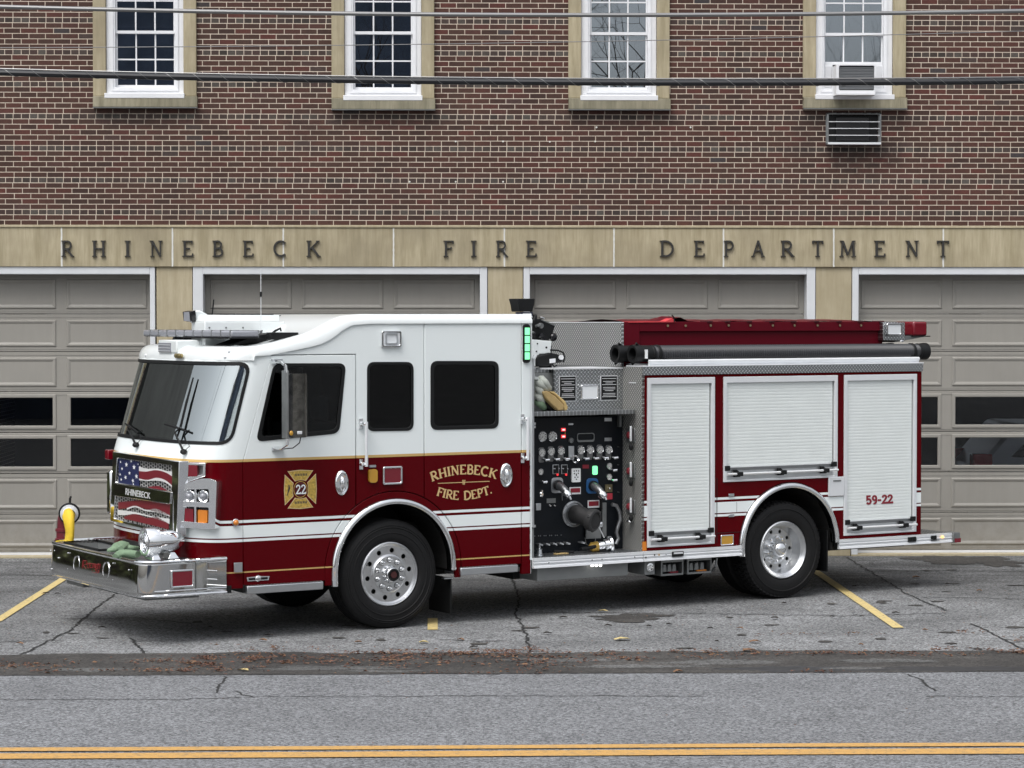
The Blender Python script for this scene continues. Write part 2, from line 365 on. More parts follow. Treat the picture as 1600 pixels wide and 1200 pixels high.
M['dp_side'] = diamond('diamond_plate_side', (0, 2)); M['dp_top'] = diamond('diamond_plate_top', (0, 1)); M['dp_front'] = diamond('diamond_plate_front', (1, 2), c=(.46, .46, .44), rough=.5); M['dp_front'].node_tree.nodes['Principled BSDF'].inputs['Metallic'].default_value = .55; M['dp_bed'] = diamond('diamond_plate_bed', (1, 2), c=(.56, .57, .57), dark=.42); M['dp_bed'].node_tree.nodes['Principled BSDF'].inputs['Metallic'].default_value = .5
# brick, common bond with a header course every sixth
DIRT = [(5.33, 5.15, .55, .28, 1), (-3.9, 5.66, .85, .16, .8), (-.8, 5.63, .85, .13, .7), (2.25, 5.63, .85, .13, .7), (5.2, 5.60, .85, .15, .8), (4.5, 5.3, .25, .3, .5), (-1.8, 5.5, .3, .3, .4)]
def brick():
    m = mat('brick_wall', rough=.85); t = NT(m); x, y, z = t.xyz()
    tc2 = t.m('ADD', x, y)
    rz = t.m('DIVIDE', t.m('ADD', z, -4.834+.0678*6*30+.0339), .0678); row = t.m('FLOOR', rz); fz = t.m('SUBTRACT', rz, row)
    hd = t.m('LESS_THAN', t.m('MODULO', row, 6), .5)
    wd = t.m('SUBTRACT', .2095, t.m('MULTIPLY', hd, .2095/2))
    jit = t.m('MULTIPLY', t.m('MODULO', row, 2), .5)
    wn0 = t.new('ShaderNodeTexWhiteNoise'); wn0.noise_dimensions = '1D'; t.link(row, wn0.inputs['W'])
    xs = t.m('ADD', t.m('ADD', t.m('DIVIDE', tc2, wd), jit), t.m('MULTIPLY', wn0.outputs[0], .12))
    ci = t.m('FLOOR', xs); fx = t.m('SUBTRACT', xs, ci)
    ex = t.m('MULTIPLY', t.m('MINIMUM', fx, t.m('SUBTRACT', 1.0, fx)), wd); ez = t.m('MULTIPLY', t.m('MINIMUM', fz, t.m('SUBTRACT', 1.0, fz)), .0678)
    wob = t.noise(t.tc.outputs['Object'], 30, 2); e = t.m('ADD', t.m('MINIMUM', ex, ez), t.m('MULTIPLY', t.m('SUBTRACT', wob, .5), .004))
    isb = t.rng(e, .0034, .0056, 0, 1)
    wn = t.new('ShaderNodeTexWhiteNoise'); wn.noise_dimensions = '2D'; t.link(t.vec(ci, row), wn.inputs['Vector'])
    bc = t.ramp(wn.outputs[0], [(0, (.044, .021, .015)), (.3, (.062, .027, .018)), (.55, (.074, .028, .020)), (.78, (.057, .029, .020)), (.94, (.092, .026, .019)), (.988, (.056, .036, .030)), (1, (.04, .034, .036))])
    bh = t.ramp(wn.outputs[0], [(0, (.036, .028, .023)), (.4, (.055, .03, .025)), (.8, (.06, .046, .038)), (1, (.08, .07, .06))])
    bc = t.mix(hd, bc, bh)
    no = t.noise(t.tc.outputs['Object'], 55, 4); sc = t.rng(no, .3, .7, .7, 1.3); big = t.m('MULTIPLY', t.rng(t.noise(t.tc.outputs['Object'], .8, 3), .3, .7, .84, 1.12), t.rng(t.noise(t.vec(t.m('MULTIPLY', x, 2.5), 0.0, t.m('MULTIPLY', z, .35)), 1.3, 5, .7), .3, .65, .80, 1.08))
    dirt = None; dn = t.noise(t.tc.outputs['Object'], 4.5, 5, .7)
    for (dx, dz, rx, rz, am) in DIRT:   # soot under the vent cage and the sills
        q = t.m('ADD', t.m('POWER', t.m('ABSOLUTE', t.m('DIVIDE', t.m('SUBTRACT', x, dx), rx)), 2), t.m('POWER', t.m('ABSOLUTE', t.m('DIVIDE', t.m('SUBTRACT', z, dz), rz)), 2))
        d_ = t.m('MULTIPLY', t.m('MULTIPLY', t.rng(q, .3, 1.3, am, 0), 1.0), t.rng(dn, .35, .6, .25, 1)); dirt = d_ if dirt is None else t.m('MAXIMUM', dirt, d_)
    big = t.m('MULTIPLY', big, t.m('SUBTRACT', 1.0, t.m('MULTIPLY', dirt, .55)))
    vm = t.new('ShaderNodeVectorMath'); vm.operation = 'SCALE'; t.link(bc, vm.inputs[0]); t.link(t.m('MULTIPLY', sc, big), vm.inputs['Scale'])
    mo = t.mix(t.noise(t.tc.outputs['Object'], 2.2, 4), (.42, .34, .265), (.72, .63, .53))
    mo = t.mix(t.m('MULTIPLY', dirt, .8), mo, (.10, .085, .075))
    t.color(t.mix(isb, mo, vm.outputs[0])); t.bump(t.m('ADD', isb, t.m('MULTIPLY', no, .3)), .6, .006); return m
M['brick'] = brick()
def stone(name, c1, c2, c3):
    m = mat(name, rough=.8); t = NT(m); x, y, z = t.xyz(); o = t.tc.outputs['Object']
    streak = t.noise(t.vec(t.m('MULTIPLY', x, 9), t.m('MULTIPLY', y, 9), t.m('MULTIPLY', z, .9)), 1.6, 5, .7); bl = t.noise(o, 1.1, 4)
    c = t.mix(t.rng(streak, .35, .68, 0, 1), c1, c2); c = t.mix(t.rng(bl, .42, .7, 0, .7), c, c3)
    t.color(c); t.bump(t.noise(o, 70, 4), .25, .004); return m
M['stone'] = stone('cast_stone', (.31, .265, .165), (.46, .40, .275), (.235, .20, .13))
M['stone_sill'] = stone('mossy_cast_stone', (.2, .18, .12), (.36, .33, .24), (.13, .125, .085))
M['stone_pale'] = stone('cast_stone_jamb', (.37, .315, .205), (.48, .42, .295), (.31, .265, .17))
M['joint'] = mat('white_sealant', (.66, .66, .62), .6, var=.1, vs=10)
M['door'] = mat('taupe_door_paint', (.27, .262, .236), .5, var=.035, vs=1.2, bump=.05, bs=30)
def door_paint():
    m = mat('taupe_door_paint', (.274, .262, .236), .5); t = NT(m); x, y, z = t.xyz(); o = t.tc.outputs['Object']
    st_ = t.rng(t.noise(t.vec(t.m('MULTIPLY', x, 5), 0.0, t.m('MULTIPLY', z, .6)), 2.2, 5, .7), .35, .7, 1.02, .965); bl_ = t.rng(t.noise(o, 1.1, 4), .3, .7, .95, 1.05)
    dz = t.m('MULTIPLY', t.rng(z, .0, .75, 1, 0), t.rng(t.noise(o, 5, 6, .75), .42, .68, 0, .55)); vm = t.new('ShaderNodeVectorMath'); vm.operation = 'SCALE'; vm.inputs[0].default_value = (.274, .262, .236); t.link(t.m('MULTIPLY', st_, bl_), vm.inputs['Scale'])
    t.color(t.mix(dz, vm.outputs[0], (.15, .135, .11))); t.rough(t.rng(t.noise(o, 3, 4), .3, .7, .42, .62)); t.bump(t.noise(o, 30, 3), .06, .004); return m
M['door'] = door_paint()
M['letter'] = mat('bronze_letters', (.04, .038, .035), .5, .3, var=.25, vs=20)
def asphalt(name, c, sp=.5, patch=.12, tint=(1, 1, 1.03)):
    m = mat(name, rough=.88); t = NT(m); x, y, z = t.xyz(); o = t.tc.outputs['Object']
    vo = t.new('ShaderNodeTexVoronoi'); vo.inputs['Scale'].default_value = 62; t.link(o, vo.inputs['Vector'])
    sepc = t.new('ShaderNodeSeparateColor'); t.link(vo.outputs['Color'], sepc.inputs[0])
    g = t.rng(sepc.outputs[0], 0, 1, 1-sp, 1+sp); f2 = t.rng(t.noise(o, 160, 3), .3, .7, 1-sp*.5, 1+sp*.5)
    p1 = t.rng(t.noise(o, .55, 5), .3, .7, 1-patch, 1+patch); p2 = t.rng(t.noise(t.vec(t.m('MULTIPLY', x, .35), y), 3.0, 5, .7), .3, .7, 1-patch*.6, 1+patch*.6)
    k = t.m('MULTIPLY', t.m('MULTIPLY', g, f2), t.m('MULTIPLY', p1, p2))
    if name == 'lot_asphalt':   # the old surface by the doors is dirtier
        k = t.m('MULTIPLY', k, t.m('SUBTRACT', 1.0, t.m('MULTIPLY', t.rng(y, 24.5, 28.5, 0, 1), t.rng(t.noise(t.vec(t.m('MULTIPLY', x, .5), t.m('MULTIPLY', y, 1.6)), 1.2, 6, .7), .36, .6, .12, .6))))
    vm = t.new('ShaderNodeVectorMath'); vm.operation = 'SCALE'; vm.inputs[0].default_value = tuple(a*b for a, b in zip(c, tint)); t.link(k, vm.inputs['Scale'])
    t.color(vm.outputs[0]); t.bump(t.m('ADD', sepc.outputs[0], t.noise(o, 90, 3)), .5, .006); m['k'] = 1; return m
M['lot'] = asphalt('lot_asphalt', (.168, .172, .170), .75, .32)
M['road'] = asphalt('road_asphalt', (.156, .161, .164), .66, .14)
M['gutter'] = asphalt('gutter_asphalt', (.044, .041, .038), .6, .6, (1, 1, 1))
M['worn'] = asphalt('worn_asphalt', (.085, .085, .083), .6, .4, (1, 1, 1))
M['stain'] = mat('oil_stain', (.03, .03, .032), .6, var=.3, vs=8)
M['crack'] = mat('crack_tar', (.022, .022, .022), .9)
def paintline(name, c):
    m = mat(name, rough=.75); t = NT(m); t.xyz(); o = t.tc.outputs['Object']
    wear = t.rng(t.noise(o, 22, 7, .8), .50, .66, 0, .7); f = t.rng(t.noise(o, 120, 2), .3, .7, .8, 1.15)
    vm = t.new('ShaderNodeVectorMath'); vm.operation = 'SCALE'; vm.inputs[0].default_value = c; t.link(f, vm.inputs['Scale'])
    t.color(t.mix(wear, vm.outputs[0], (.12, .115, .1))); return m
M['yline'] = paintline('road_yellow', (.52, .30, .09)); M['pline'] = paintline('parking_yellow', (.6, .47, .2))
M['leaf_y'] = mat('leaf_yellow', (.5, .4, .18), .8, var=.2, vs=40); M['leaf_b'] = mat('leaf_brown', (.2, .11, .06), .85, var=.3, vs=40); M['leaf_d'] = mat('leaf_dark', (.035, .03, .026), .85)
M['litter'] = mat('leaf_litter', (.13, .062, .042), .9, var=.6, vs=25)
M['bark'] = mat('bark', (.06, .05, .042), .9, var=.3, vs=6); M['green'] = mat('foliage', (.13, .15, .06), .7, var=.5, vs=1.5)
M['cable'] = mat('cable_black', (.010, .011, .014), .4); M['cable_grey'] = mat('cable_grey', (.2, .2, .2), .35, .6)
rnd = random.Random(7)
# ================================================================ THE GROUND
def sheet(name, m, x0, y0, x1, y1, z):
    return tag(MB().add([(x0,y0,z),(x1,y0,z),(x1,y1,z),(x0,y1,z)], [(0,1,2,3)]).build(name, m, smooth=0), kind='structure')
sheet('ground', M['lot'], -150, -150, 150, 200, 0)
YE = 20.34
sheet('road', M['road'], -150, 10.6, 150, YE, .004)
# gutter strip with a ragged edge
def ragged(name, m, y0, y1, z, a0, a1, n=500, x0=-30, x1=30):
    P = []
    def wob(x, s, a): return a*(sin(x*1.3+s)*.4+sin(x*3.7+s*2)*.3+sin(x*9.1+s*5)*.2+rnd.uniform(-.25, .25))
    mb = MB()
    mb.grid([[(x0+(x1-x0)*i/n, y0+wob(x0+(x1-x0)*i/n, 1, a0), z), (x0+(x1-x0)*i/n, y1+wob(x0+(x1-x0)*i/n, 4, a1), z)] for i in range(n+1)])
    return tag(mb.build(name, m, smooth=0), kind='structure')
ragged('gutter', M['gutter'], YE-.04, 21.62, .008, .02, .10)
def hline(name, m, y0, y1, x0, x1, z=.012):
    mb = MB(); n = 160
    mb.grid([[(x0+(x1-x0)*i/n, y0+rnd.uniform(-.004, .004)+.012*sin((x0+(x1-x0)*i/n)*.7), z), (x0+(x1-x0)*i/n, y1+rnd.uniform(-.004, .004)+.012*sin((x0+(x1-x0)*i/n)*.7), z)] for i in range(n+1)])
    return tag(mb.build(name, m, smooth=0), kind='structure')
ya, yb = gnd(800, 1184).y, gnd(800, 1175.5).y
hline('road_line', M['yline'], ya, yb, -40, 40); hline('road_line', M['yline'], gnd(800, 1172).y, gnd(800, 1166.5).y, -40, 40)
def pline(p0, p1, w=.1, x=None):
    a = gnd(*p0); b = gnd(*p1); mb = MB(); mb.add([(a.x-w/2, a.y, .009), (a.x+w/2, a.y, .009), (b.x+w/2, b.y, .009), (b.x-w/2, b.y, .009)], [(0,1,2,3)])
    return tag(mb.build('parking_line', M['pline'], smooth=0), kind='structure')
pline((-6, 972), (118, 893)); pline((676, 985), (676, 967)); pline((1404, 982), (1262, 885), .11)
# cracks and stains
cr = MB()
def crack(pts, w=.018, j=.02):
    P = [gnd(*p) for p in pts]; Q = []
    for i in range(len(P)-1):
        n = max(2, int((P[i+1]-P[i]).length/.07))
        for k in range(n):
            q = P[i].lerp(P[i+1], k/n); Q.append(Vector((q.x+rnd.uniform(-j, j), q.y+rnd.uniform(-j, j)*1.6, 0)))
    Q.append(P[-1])
    for i in range(len(Q)-1):
        d = (Q[i+1]-Q[i]); n = Vector((-d.y, d.x, 0)); n = n.normalized() if n.length else Vector((0, 1, 0)); a = w*rnd.uniform(.3, .75); b = w*rnd.uniform(.3, .75); z = Vector((0, 0, .0065+.00001*i))
        cr.add([Q[i]-n*a+z, Q[i+1]-n*b+z, Q[i+1]+n*b+z, Q[i]+n*a+z], [(0,1,2,3)])
for c in ([(185,925),(150,950),(132,966),(110,985),(60,1010),(20,1030)], [(205,998),(218,1012),(225,1022)], [(0,898),(90,900),(150,905)], [(100,968),(210,966),(300,975)],
          [(352,1058),(345,1068),(338,1084)], [(368,1082),(395,1090)], [(800,905),(812,935),(806,960),(822,990),(828,1022)], [(823,958),(1000,958),(1200,961),(1330,963),(1480,958)],
          [(1320,870),(1345,885),(1380,905),(1420,930),(1480,955)], [(1310,890),(1420,892),(1600,893)], [(1440,934),(1530,934),(1600,937)], [(1520,975),(1560,995),(1600,1015)],
          [(1415,1055),(1440,1064),(1445,1073),(1462,1081)], [(0,1094),(260,1094),(420,1090),(800,1088),(1100,1089)], [(1450,1089),(1600,1090)], [(1340,960),(1330,962)], [(1570,1000),(1600,1003)],
          [(690,1000),(760,1003),(798,1001)], [(0,1003),(100,1002)]): crack(c, .012 if c[0][1] > 1085 else .02)
tag(cr.build('pavement_crack', M['crack'], smooth=0, fix=False), kind='structure')
def blob(name, m, c, rx, ry, z, n=40, j=.3):
    o = gnd(*c); a = [rnd.uniform(1-j, 1+j) for _ in range(n)]
    a = [(a[i-1]+a[i]*2+a[(i+1) % n])/4 for i in range(n)]
    return tag(MB().add([(o.x+rx*a[i]*cos(2*pi*i/n), o.y+ry*a[i]*sin(2*pi*i/n), z) for i in range(n)], [tuple(range(n))]).build(name, m, smooth=0), kind='structure')
blob('oil_stain', M['gutter'], (975, 966), .3, .28, .0055, j=.6); blob('oil_stain', M['gutter'], (1020, 962), .22, .12, .0052, j=.6)
blob('damp_patch', M['gutter'], (1495, 875), .6, .5, .0055, j=.5); blob('damp_patch', M['gutter'], (1560, 880), .3, .5, .0051, j=.5)
for c in ((700, 1046, 1.0, .25), (300, 1044, .5, .22), (150, 1032, 1.2, .2), (1250, 1047, .7, .16), (1500, 1046, .9, .16), (520, 1030, .5, .25)):
    blob('damp_patch', M['stain'] if c[0] > 1200 else M['lot'] if c[0] == 0 else M['gutter'], c[:2], c[2], c[3], .0085+.0001*rnd.random(), 60, .5)
for c in ((130, 1048, .35, .10), (520, 1045, .6, .12), (880, 1033, .5, .14), (1000, 1043, .45, .10), (1120, 1036, .5, .16), (1380, 1034, .4, .12), (600, 1050, .4, .05), (1330, 1046, .25, .06)):
    blob('worn_patch', M['worn'], c[:2], c[2], c[3], .0095+.0001*rnd.random(), 60, .6)
for i in range(34):
    x, y = (rnd.uniform(20, 1590), rnd.uniform(965, 1015)) if i < 22 else (rnd.uniform(1300, 1590), rnd.uniform(880, 960))
    blob('oil_spot', M['gutter'], (x, y), rnd.uniform(.03, .10), rnd.uniform(.03, .08), .0056+.00003*i, 16, .5)
# leaf litter along the gutter: nobody could count it
lt = MB(); ld = MB()
clumps = [(50,1040,.7,.12,420),(300,1042,.28,.2,750),(400,1032,.3,.15,300),(820,1022,.25,.1,220),(640,1035,.8,.22,520),(700,1022,.5,.1,700),(760,1030,.5,.12,520),(540,1040,.2,.1,90),(940,1031,.8,.07,260),(1080,1022,.5,.07,320),(1290,1024,.6,.06,340),(1420,1026,.4,.07,150),(1560,1020,.3,.12,420),(1280,1052,.12,.04,60),(830,1042,.3,.1,120),(990,1032,.12,.06,110),(410,1022,.15,.15,160),(1290,993,.3,.05,80),(1520,990,.1,.05,50),(1590,1000,.1,.1,90),(20,1045,.3,.1,150),(480,1015,.3,.1,60),(700,1055,.6,.03,80),(200,1050,.5,.05,140)]
for (px, py, sx, sy, n) in clumps:
    c = gnd(px, py)
    subs = [(rnd.gauss(0, sx), rnd.gauss(0, sy)*1.2) for _q in range(9)]
    for _ in range(int(n*.62)):
        ox_, oy_ = rnd.choice(subs); k_ = rnd.random() < .75; x = c.x+(ox_+rnd.gauss(0, sx*.16) if k_ else rnd.gauss(0, sx)); y = c.y+(oy_+rnd.gauss(0, sy*.3) if k_ else rnd.gauss(0, sy)*1.3); s = rnd.uniform(.008, .028); a = rnd.uniform(0, 2*pi); e = rnd.uniform(.2, .5); z = .010+rnd.uniform(0, .02)
        p = [(x+s*cos(a), y+s*sin(a), z), (x-s*e*sin(a), y+s*e*cos(a), z+rnd.uniform(0, .012)), (x-s*cos(a), y-s*sin(a), z), (x+s*e*sin(a), y-s*e*cos(a), z+rnd.uniform(0, .012))]
        (ld if rnd.random() < .3 else lt).add(p, [(0,1,2,3)])
for _ in range(900):   # bits over the lot
    x = rnd.uniform(-6, 8.5); y = rnd.uniform(16, 29.5) if rnd.random() < .3 else rnd.uniform(21.7, 27); s = rnd.uniform(.005, .013); a = rnd.uniform(0, 2*pi); e = .5; z = .010
    (ld if rnd.random() < .6 else lt).add([(x+s*cos(a), y+s*sin(a), z), (x-s*e*sin(a), y+s*e*cos(a), z+.004), (x-s*cos(a), y-s*sin(a), z), (x+s*e*sin(a), y-s*e*cos(a), z)], [(0,1,2,3)])
tag(lt.build('leaf_litter', M['litter'], smooth=0, fix=False), 'reddish brown leaf crumbs and needles drifted along the gutter', 'leaf litter', kind='stuff')
tag(ld.build('leaf_litter', M['leaf_b'], smooth=0, fix=False), 'tan and brown bits of dead leaves scattered over gutter and asphalt', 'leaf litter', kind='stuff')
# single leaves one can see
def leaf(px, py, s, m, label, grp='fallen leaves on the asphalt'):
    c = gnd(px, py); a = rnd.uniform(-.4, .4); n = 14; mb = MB(); vs = [(0, 0, .02)]
    for i in range(n):
        t = 2*pi*i/n; r = s*(.62+.38*cos(t)**2+.16*rnd.uniform(-1, 1)); vs.append((r*cos(t+a), r*sin(t+a)*.9, .012+.016*abs(sin(t))+.006*rnd.random()))
    mb.add(vs, [(0, i+1, (i+1) % n+1) for i in range(n)])
    return tag(mb.build('fallen_leaf', m, smooth=0, loc=(c.x, c.y, 0), fix=False), label, 'leaf', grp)
leaf(972, 1001, .085, M['leaf_y'], 'pale yellow leaf on the asphalt in front of the pump panel, just above the gutter')
leaf(942, 957, .05, M['leaf_y'], 'small tan leaf in the edge of shadow below the pump panel step')
leaf(380, 1050, .055, M['leaf_y'], 'pale tan leaf at the road edge of the gutter below the front wheel')
leaf(410, 1003, .045, M['leaf_b'], 'brown leaf on the asphalt ahead of the front wheel'); leaf(1432, 904, .05, M['leaf_b'], 'tan leaf on the asphalt right of the rear wheel, near the garage door')
leaf(1170, 1019, .07, M['leaf_b'], 'curled brown leaf at the lot side edge of the gutter below the rear wheel'); leaf(662, 1006, .045, M['leaf_y'], 'small pale leaf on the asphalt below the front wheel')
leaf(1180, 1005, .06, M['leaf_b'], 'long thin brown leaf between rear wheel and gutter')
for i, (x, y, d) in enumerate([(1014,981,1),(1110,984,1),(1156,984,0),(1225,945,1),(1255,921,0),(1300,966,1),(1045,978,1),(30,1008,0),(72,929,1),(90,930,1),(178,918,0),(265,926,1),(160,983,1),(328,983,1),(420,995,1),(470,950,1),(560,1006,0),(720,1002,0),(880,967,1),(950,980,1),(1120,1005,1),(1210,968,1),(1345,1010,0),(1445,987,0),(1490,1010,1),(1530,925,0),(1480,915,1),(1400,960,1),(1060,1052,0),(740,1014,1),(855,992,1),(1335,918,1)]):
    leaf(x, y, rnd.uniform(.025, .045), M['leaf_d'] if d else M['leaf_b'], 'small dark dead leaf lying flat on the grey asphalt' if d else 'small brown dead leaf lying flat on the grey asphalt', 'small dark leaves on the asphalt' if d else 'small brown leaves on the asphalt')
# ================================================================ THE FIRE STATION
bl = empty('fire_station', (0, YW, 0), 0, 'two storey brown brick fire station with stone lintel and taupe garage doors', 'fire station')
def B(px, py, d=0.0): P = bw(px, py, d); return Vector((P.x, d, P.z))
ZT = 11.2; XL, XR = -8.3, 13.0
zl0, zl1 = B(800, 417).z, B(800, 352).z
wins = [(145.5, 307), (518, 678.5), (888, 1046), (1254.5, 1415)]
WB = [168.5, 172, 172, 170.5]; whole = []
for (a, b), yb_ in zip(wins, WB):
    whole.append((B(a+20, 0).x, B(b-20, 0).x, B(a, yb_-18).z, 7.62))
outer = [(XL, zl1), (XR, zl1), (XR, ZT), (XL, ZT)]
plate('brick_wall', M['brick'], bl, outer, [[(a, c), (b, c), (b, d), (a, d)] for a, b, c, d in whole], lambda x, y, t: (x, t, y), .35, smooth=0)
mb = MB(); mb.box((11.8, .002, 0), (XR, .35, zl1)); mb.box((XL, .351, 0), (XL+.3, 14, ZT)); mb.box((XR-.3, .351, 0), (XR, 14, ZT)); mb.box((XL+.3, 13.7, 3.5), (XR-.3, 14, ZT))
mb.build('side_wall', M['brick'], bl, smooth=0)
MB().box((XL-.2, -.25, ZT), (XR+.2, 14.2, ZT+.45)).build('cornice', M['stone'], bl, bev=.03)
mb = MB(); mb.add([(XL-.2, -.25, ZT+.45), (XR+.2, -.25, ZT+.45), (XR+.2, 14.2, ZT+.45), (XL-.2, 14.2, ZT+.45), (XL+4, 5, ZT+3), (XR-4, 5, ZT+3), (XR-4, 9, ZT+3), (XL+4, 9, ZT+3)], [(0,1,5,4),(1,2,6,5),(2,3,7,6),(3,0,4,7),(4,5,6,7)])
mb.build('roof', M['grey_metal'], bl, smooth=0)
mb = MB(); mb.box((XL+.3, .4, zl1+.1), (XR-.3, 6, zl1+.3)); mb.box((XL+.3, 13.3, 0), (XR-.3, 13.5, 2.6)); mb.box((XL+.3, 13.3, 3.4), (XR-.3, 13.5, zl1+.1)); mb.box((XL+.3, 6.2, zl1+.1), (XR-.3, 13.5, zl1+.3)); [mb.box((XL+.3+q*3.45, 13.29, 2.6), (XL+.9+q*3.45, 13.49, 3.4)) for q in range(7)]; mb.box((XL+.3, 6, zl1+.3), (XR-.3, 6.2, ZT-.1)); mb.box((XL+.3, .4, ZT-.3), (XR-.3, 5.9, ZT-.05))  # unseen rear wall; its high openings are added to let daylight in
mb.build('interior_wall', M['interior'], bl, smooth=0)
# lintel band: blocks with sealant joints, ledge on top
jx = [B(p, 400).x for p in (-76, 97, 270, 443, 615, 788, 959, 1130, 1302, 1473, 1645)]
jx = [XL, jx[0]-1.43]+jx+[jx[-1]+1.43, XR]
mb = MB()
for i in range(len(jx)-1): mb.box((jx[i]+.006, -.03, zl0), (jx[i+1]-.006, .35, zl1-.035))
mb.build('stone_lintel', M['stone'], bl, bev=.004, smooth=0)
MB().box((XL, -.045, zl1-.034), (XR, .0, zl1-.001)).build('lintel_ledge', M['stone_pale'], bl, bev=.006, smooth=0)
for i, x in enumerate(jx[1:-1]):
    mb = MB(); n = 14; mb.grid([[(x-.008-rnd.uniform(0, .004), -.033, zl0+(zl1-.036-zl0)*k/n), (x+.008+rnd.uniform(0, .004), -.033, zl0+(zl1-.036-zl0)*k/n)] for k in range(n+1)])
    mb.build('sealant_joint', M['joint'], bl, smooth=0)
# letters
LT = [('R',96,115.5),('H',144,165),('I',195,203.5),('N',234,253.5),('E',285,302),('B',332,348.5),('E',379.5,396),('C',427,446.5),('K',479,501),
      ('F',693,709),('I',736,744.5),('R',775,794),('E',822,838.5),('D',1031,1053),('E',1084.5,1101),('P',1131,1146.5),('A',1174,1195),('R',1220,1241.5),('T',1269,1286.5),('M',1312,1337.5),('E',1366,1383.5),('N',1415,1435.5),('T',1464,1483)]
for ch, a, b in LT:
    adv, ps = glyph_polys(ch, .13, .05); xs = [p.x for q in ps for p in q]; x0, x1 = min(xs), max(xs)
    A = B(a, 401, -.05); C_ = B(b, 376, -.05); sx = (C_.x-A.x)/(x1-x0); h = C_.z-A.z
    mb = MB(); put_glyph(mb, ch, lambda x, y, e: (A.x+(x-x0)*sx, -.062+e, A.z+y*h), .03)
    mb.build('letter', M['letter'], bl, smooth=0, fix=False)
# piers and doors
DR = [(-195, 235), (318, 750), (828, 1260), (1341, 1771)]
PI_ = [(-272, -212), (245, 301), (762.5, 817), (1274.5, 1330)]
TR = [(-211, 243), (302, 761.5), (818, 1273.5), (1331, 1790)]
MB().box((B(1850, 600).x+.002, .004, 0), (11.8, .35, zl0)).build('brick_pier', M['brick'], bl, smooth=0)
for a, b in PI_+[(1790, 1850)]:
    x0, x1 = B(a, 600).x, B(b, 600).x; MB().box((x0, .0, 0), (x1, .35, zl0)).build('stone_pier', M['stone_pale'], bl, bev=.006, smooth=0)
MB().box((XL, .004, 0), (B(-272, 600).x-.002, .35, zl0)).build('brick_pier', M['brick'], bl, smooth=0)
DD = .22
def gdoor(k):
    ta, tb = TR[k]; xa, xb = B(ta, 600).x, B(tb, 600).x; pa, pb = B(DR[k][0], 600, .0).x, B(DR[k][1], 600, .0).x
    zt = B(0, 430).z
    mb = MB(); mb.box((xa, -.012, 0), (pa, DD+.1, zl0)); mb.box((pb, -.012, 0), (xb, DD+.1, zl0)); mb.box((pa, -.012, B(0, 428.5).z), (pb, DD+.1, zl0))
    fr = mb.build('door_frame', M['trim_grey'], bl, bev=.008, smooth=0)
    W = pb-pa; x0 = pa; cw = W/3; secs = [B(0, y, DD).z for y in (872.5, 803.5, 740, 676.0, 612.0, 549.5, 490.5, 427)]
    secs[0] = .055
    root = None
    for s in range(7):
        z0, z1 = secs[s], secs[s+1]; win = s in (2, 3)
        vs = []; holes = []
        rails = (z1-z0)*.17
        mb = MB()
        P = [(x0, z0+.004), (pb, z0+.004), (pb, z1-.004), (x0, z1-.004)]
        if win:
            for c in range(3):
                a = x0+cw*c+.11; b = x0+cw*(c+1)-.11; zz0, zz1 = z0+.085, z1-.075
                holes.append([(a, zz0), (b, zz0), (b, zz1), (a, zz1)])
        o = plate('door_section', M['door'], bl, P, holes, lambda x, y, t: (x, DD+t, y), .05, smooth=0)
        q = o.modifiers.new('b', 'BEVEL'); q.width = .006; q.segments = 2; q.limit_method = 'ANGLE'; q.angle_limit = R(40)
        # moulded grooves at the section edges
        g = MB(); g.box((x0+.01, DD-.004, z0+.028), (pb-.01, DD+.01, z0+.034)); g.box((x0+.01, DD-.004, z1-.046), (pb-.01, DD+.01, z1-.040)); g.build('bead', M['door'], o, smooth=0)
        for c in range(3):
            a = x0+cw*c+.065; b = x0+cw*(c+1)-.065; zz0, zz1 = z0+.065, z1-.075
            if win:
                a += .005; b -= .005; zz0 = z0+.045; zz1 = z1-.035
                ia, ib, iz0, iz1 = a+.045, b-.045, zz0+.045, zz1-.045
                plate('window_frame', M['door'], o, [(a, zz0), (b, zz0), (b, zz1), (a, zz1)], [[(ia, iz0), (ib, iz0), (ib, iz1), (ia, iz1)]], lambda x, y, t: (x, DD-.014-(.018 if (ia-.001 <= x <= ib+.001 and iz0-.001 <= y <= iz1+.001) else 0)*0+t, y), .03, bev=.009, smooth=0)
                MB().box((ia-.02, DD+.022, iz0-.02), (ib+.02, DD+.026, iz1+.02)).build('window_pane', M['garage_glass'], o, smooth=0)
            else:  # raised panel: sloping groove all round
                sl_ = .032; y_ = DD-.001
                g = MB(); A4 = [(a, y_, zz0), (b, y_, zz0), (b, y_, zz1), (a, y_, zz1)]; d = -.013
                B4 = [(a+.012, y_+d, zz0+.012), (b-.012, y_+d, zz0+.012), (b-.012, y_+d, zz1-.012), (a+.012, y_+d, zz1-.012)]
                C4 = [(a+.028, y_+d, zz0+.028), (b-.028, y_+d, zz0+.028), (b-.028, y_+d, zz1-.028), (a+.028, y_+d, zz1-.028)]
                D4 = [(a+.055, y_-.002, zz0+.055), (b-.055, y_-.002, zz0+.055), (b-.055, y_-.002, zz1-.055), (a+.055, y_-.002, zz1-.055)]
                V = A4+B4+C4+D4; F_ = []
                for r_ in range(3):
                    for i in range(4): j = (i+1) % 4; F_.append((r_*4+i, r_*4+j, r_*4+4+j, r_*4+4+i))
                F_.append((12, 13, 14, 15)); g.add(V, F_); g.build('raised_panel', M['door'], o, smooth=0)
    MB().box((x0+.003, DD-.006, .012), (pb-.003, DD+.045, .052)).build('bottom_seal', M['white_trim'], bl, smooth=0)
    MB().box((xa, -.02, 0), (xb, .2, .022)).build('threshold', M['stone_pale'], bl, smooth=0)
for k in range(4): gdoor(k)
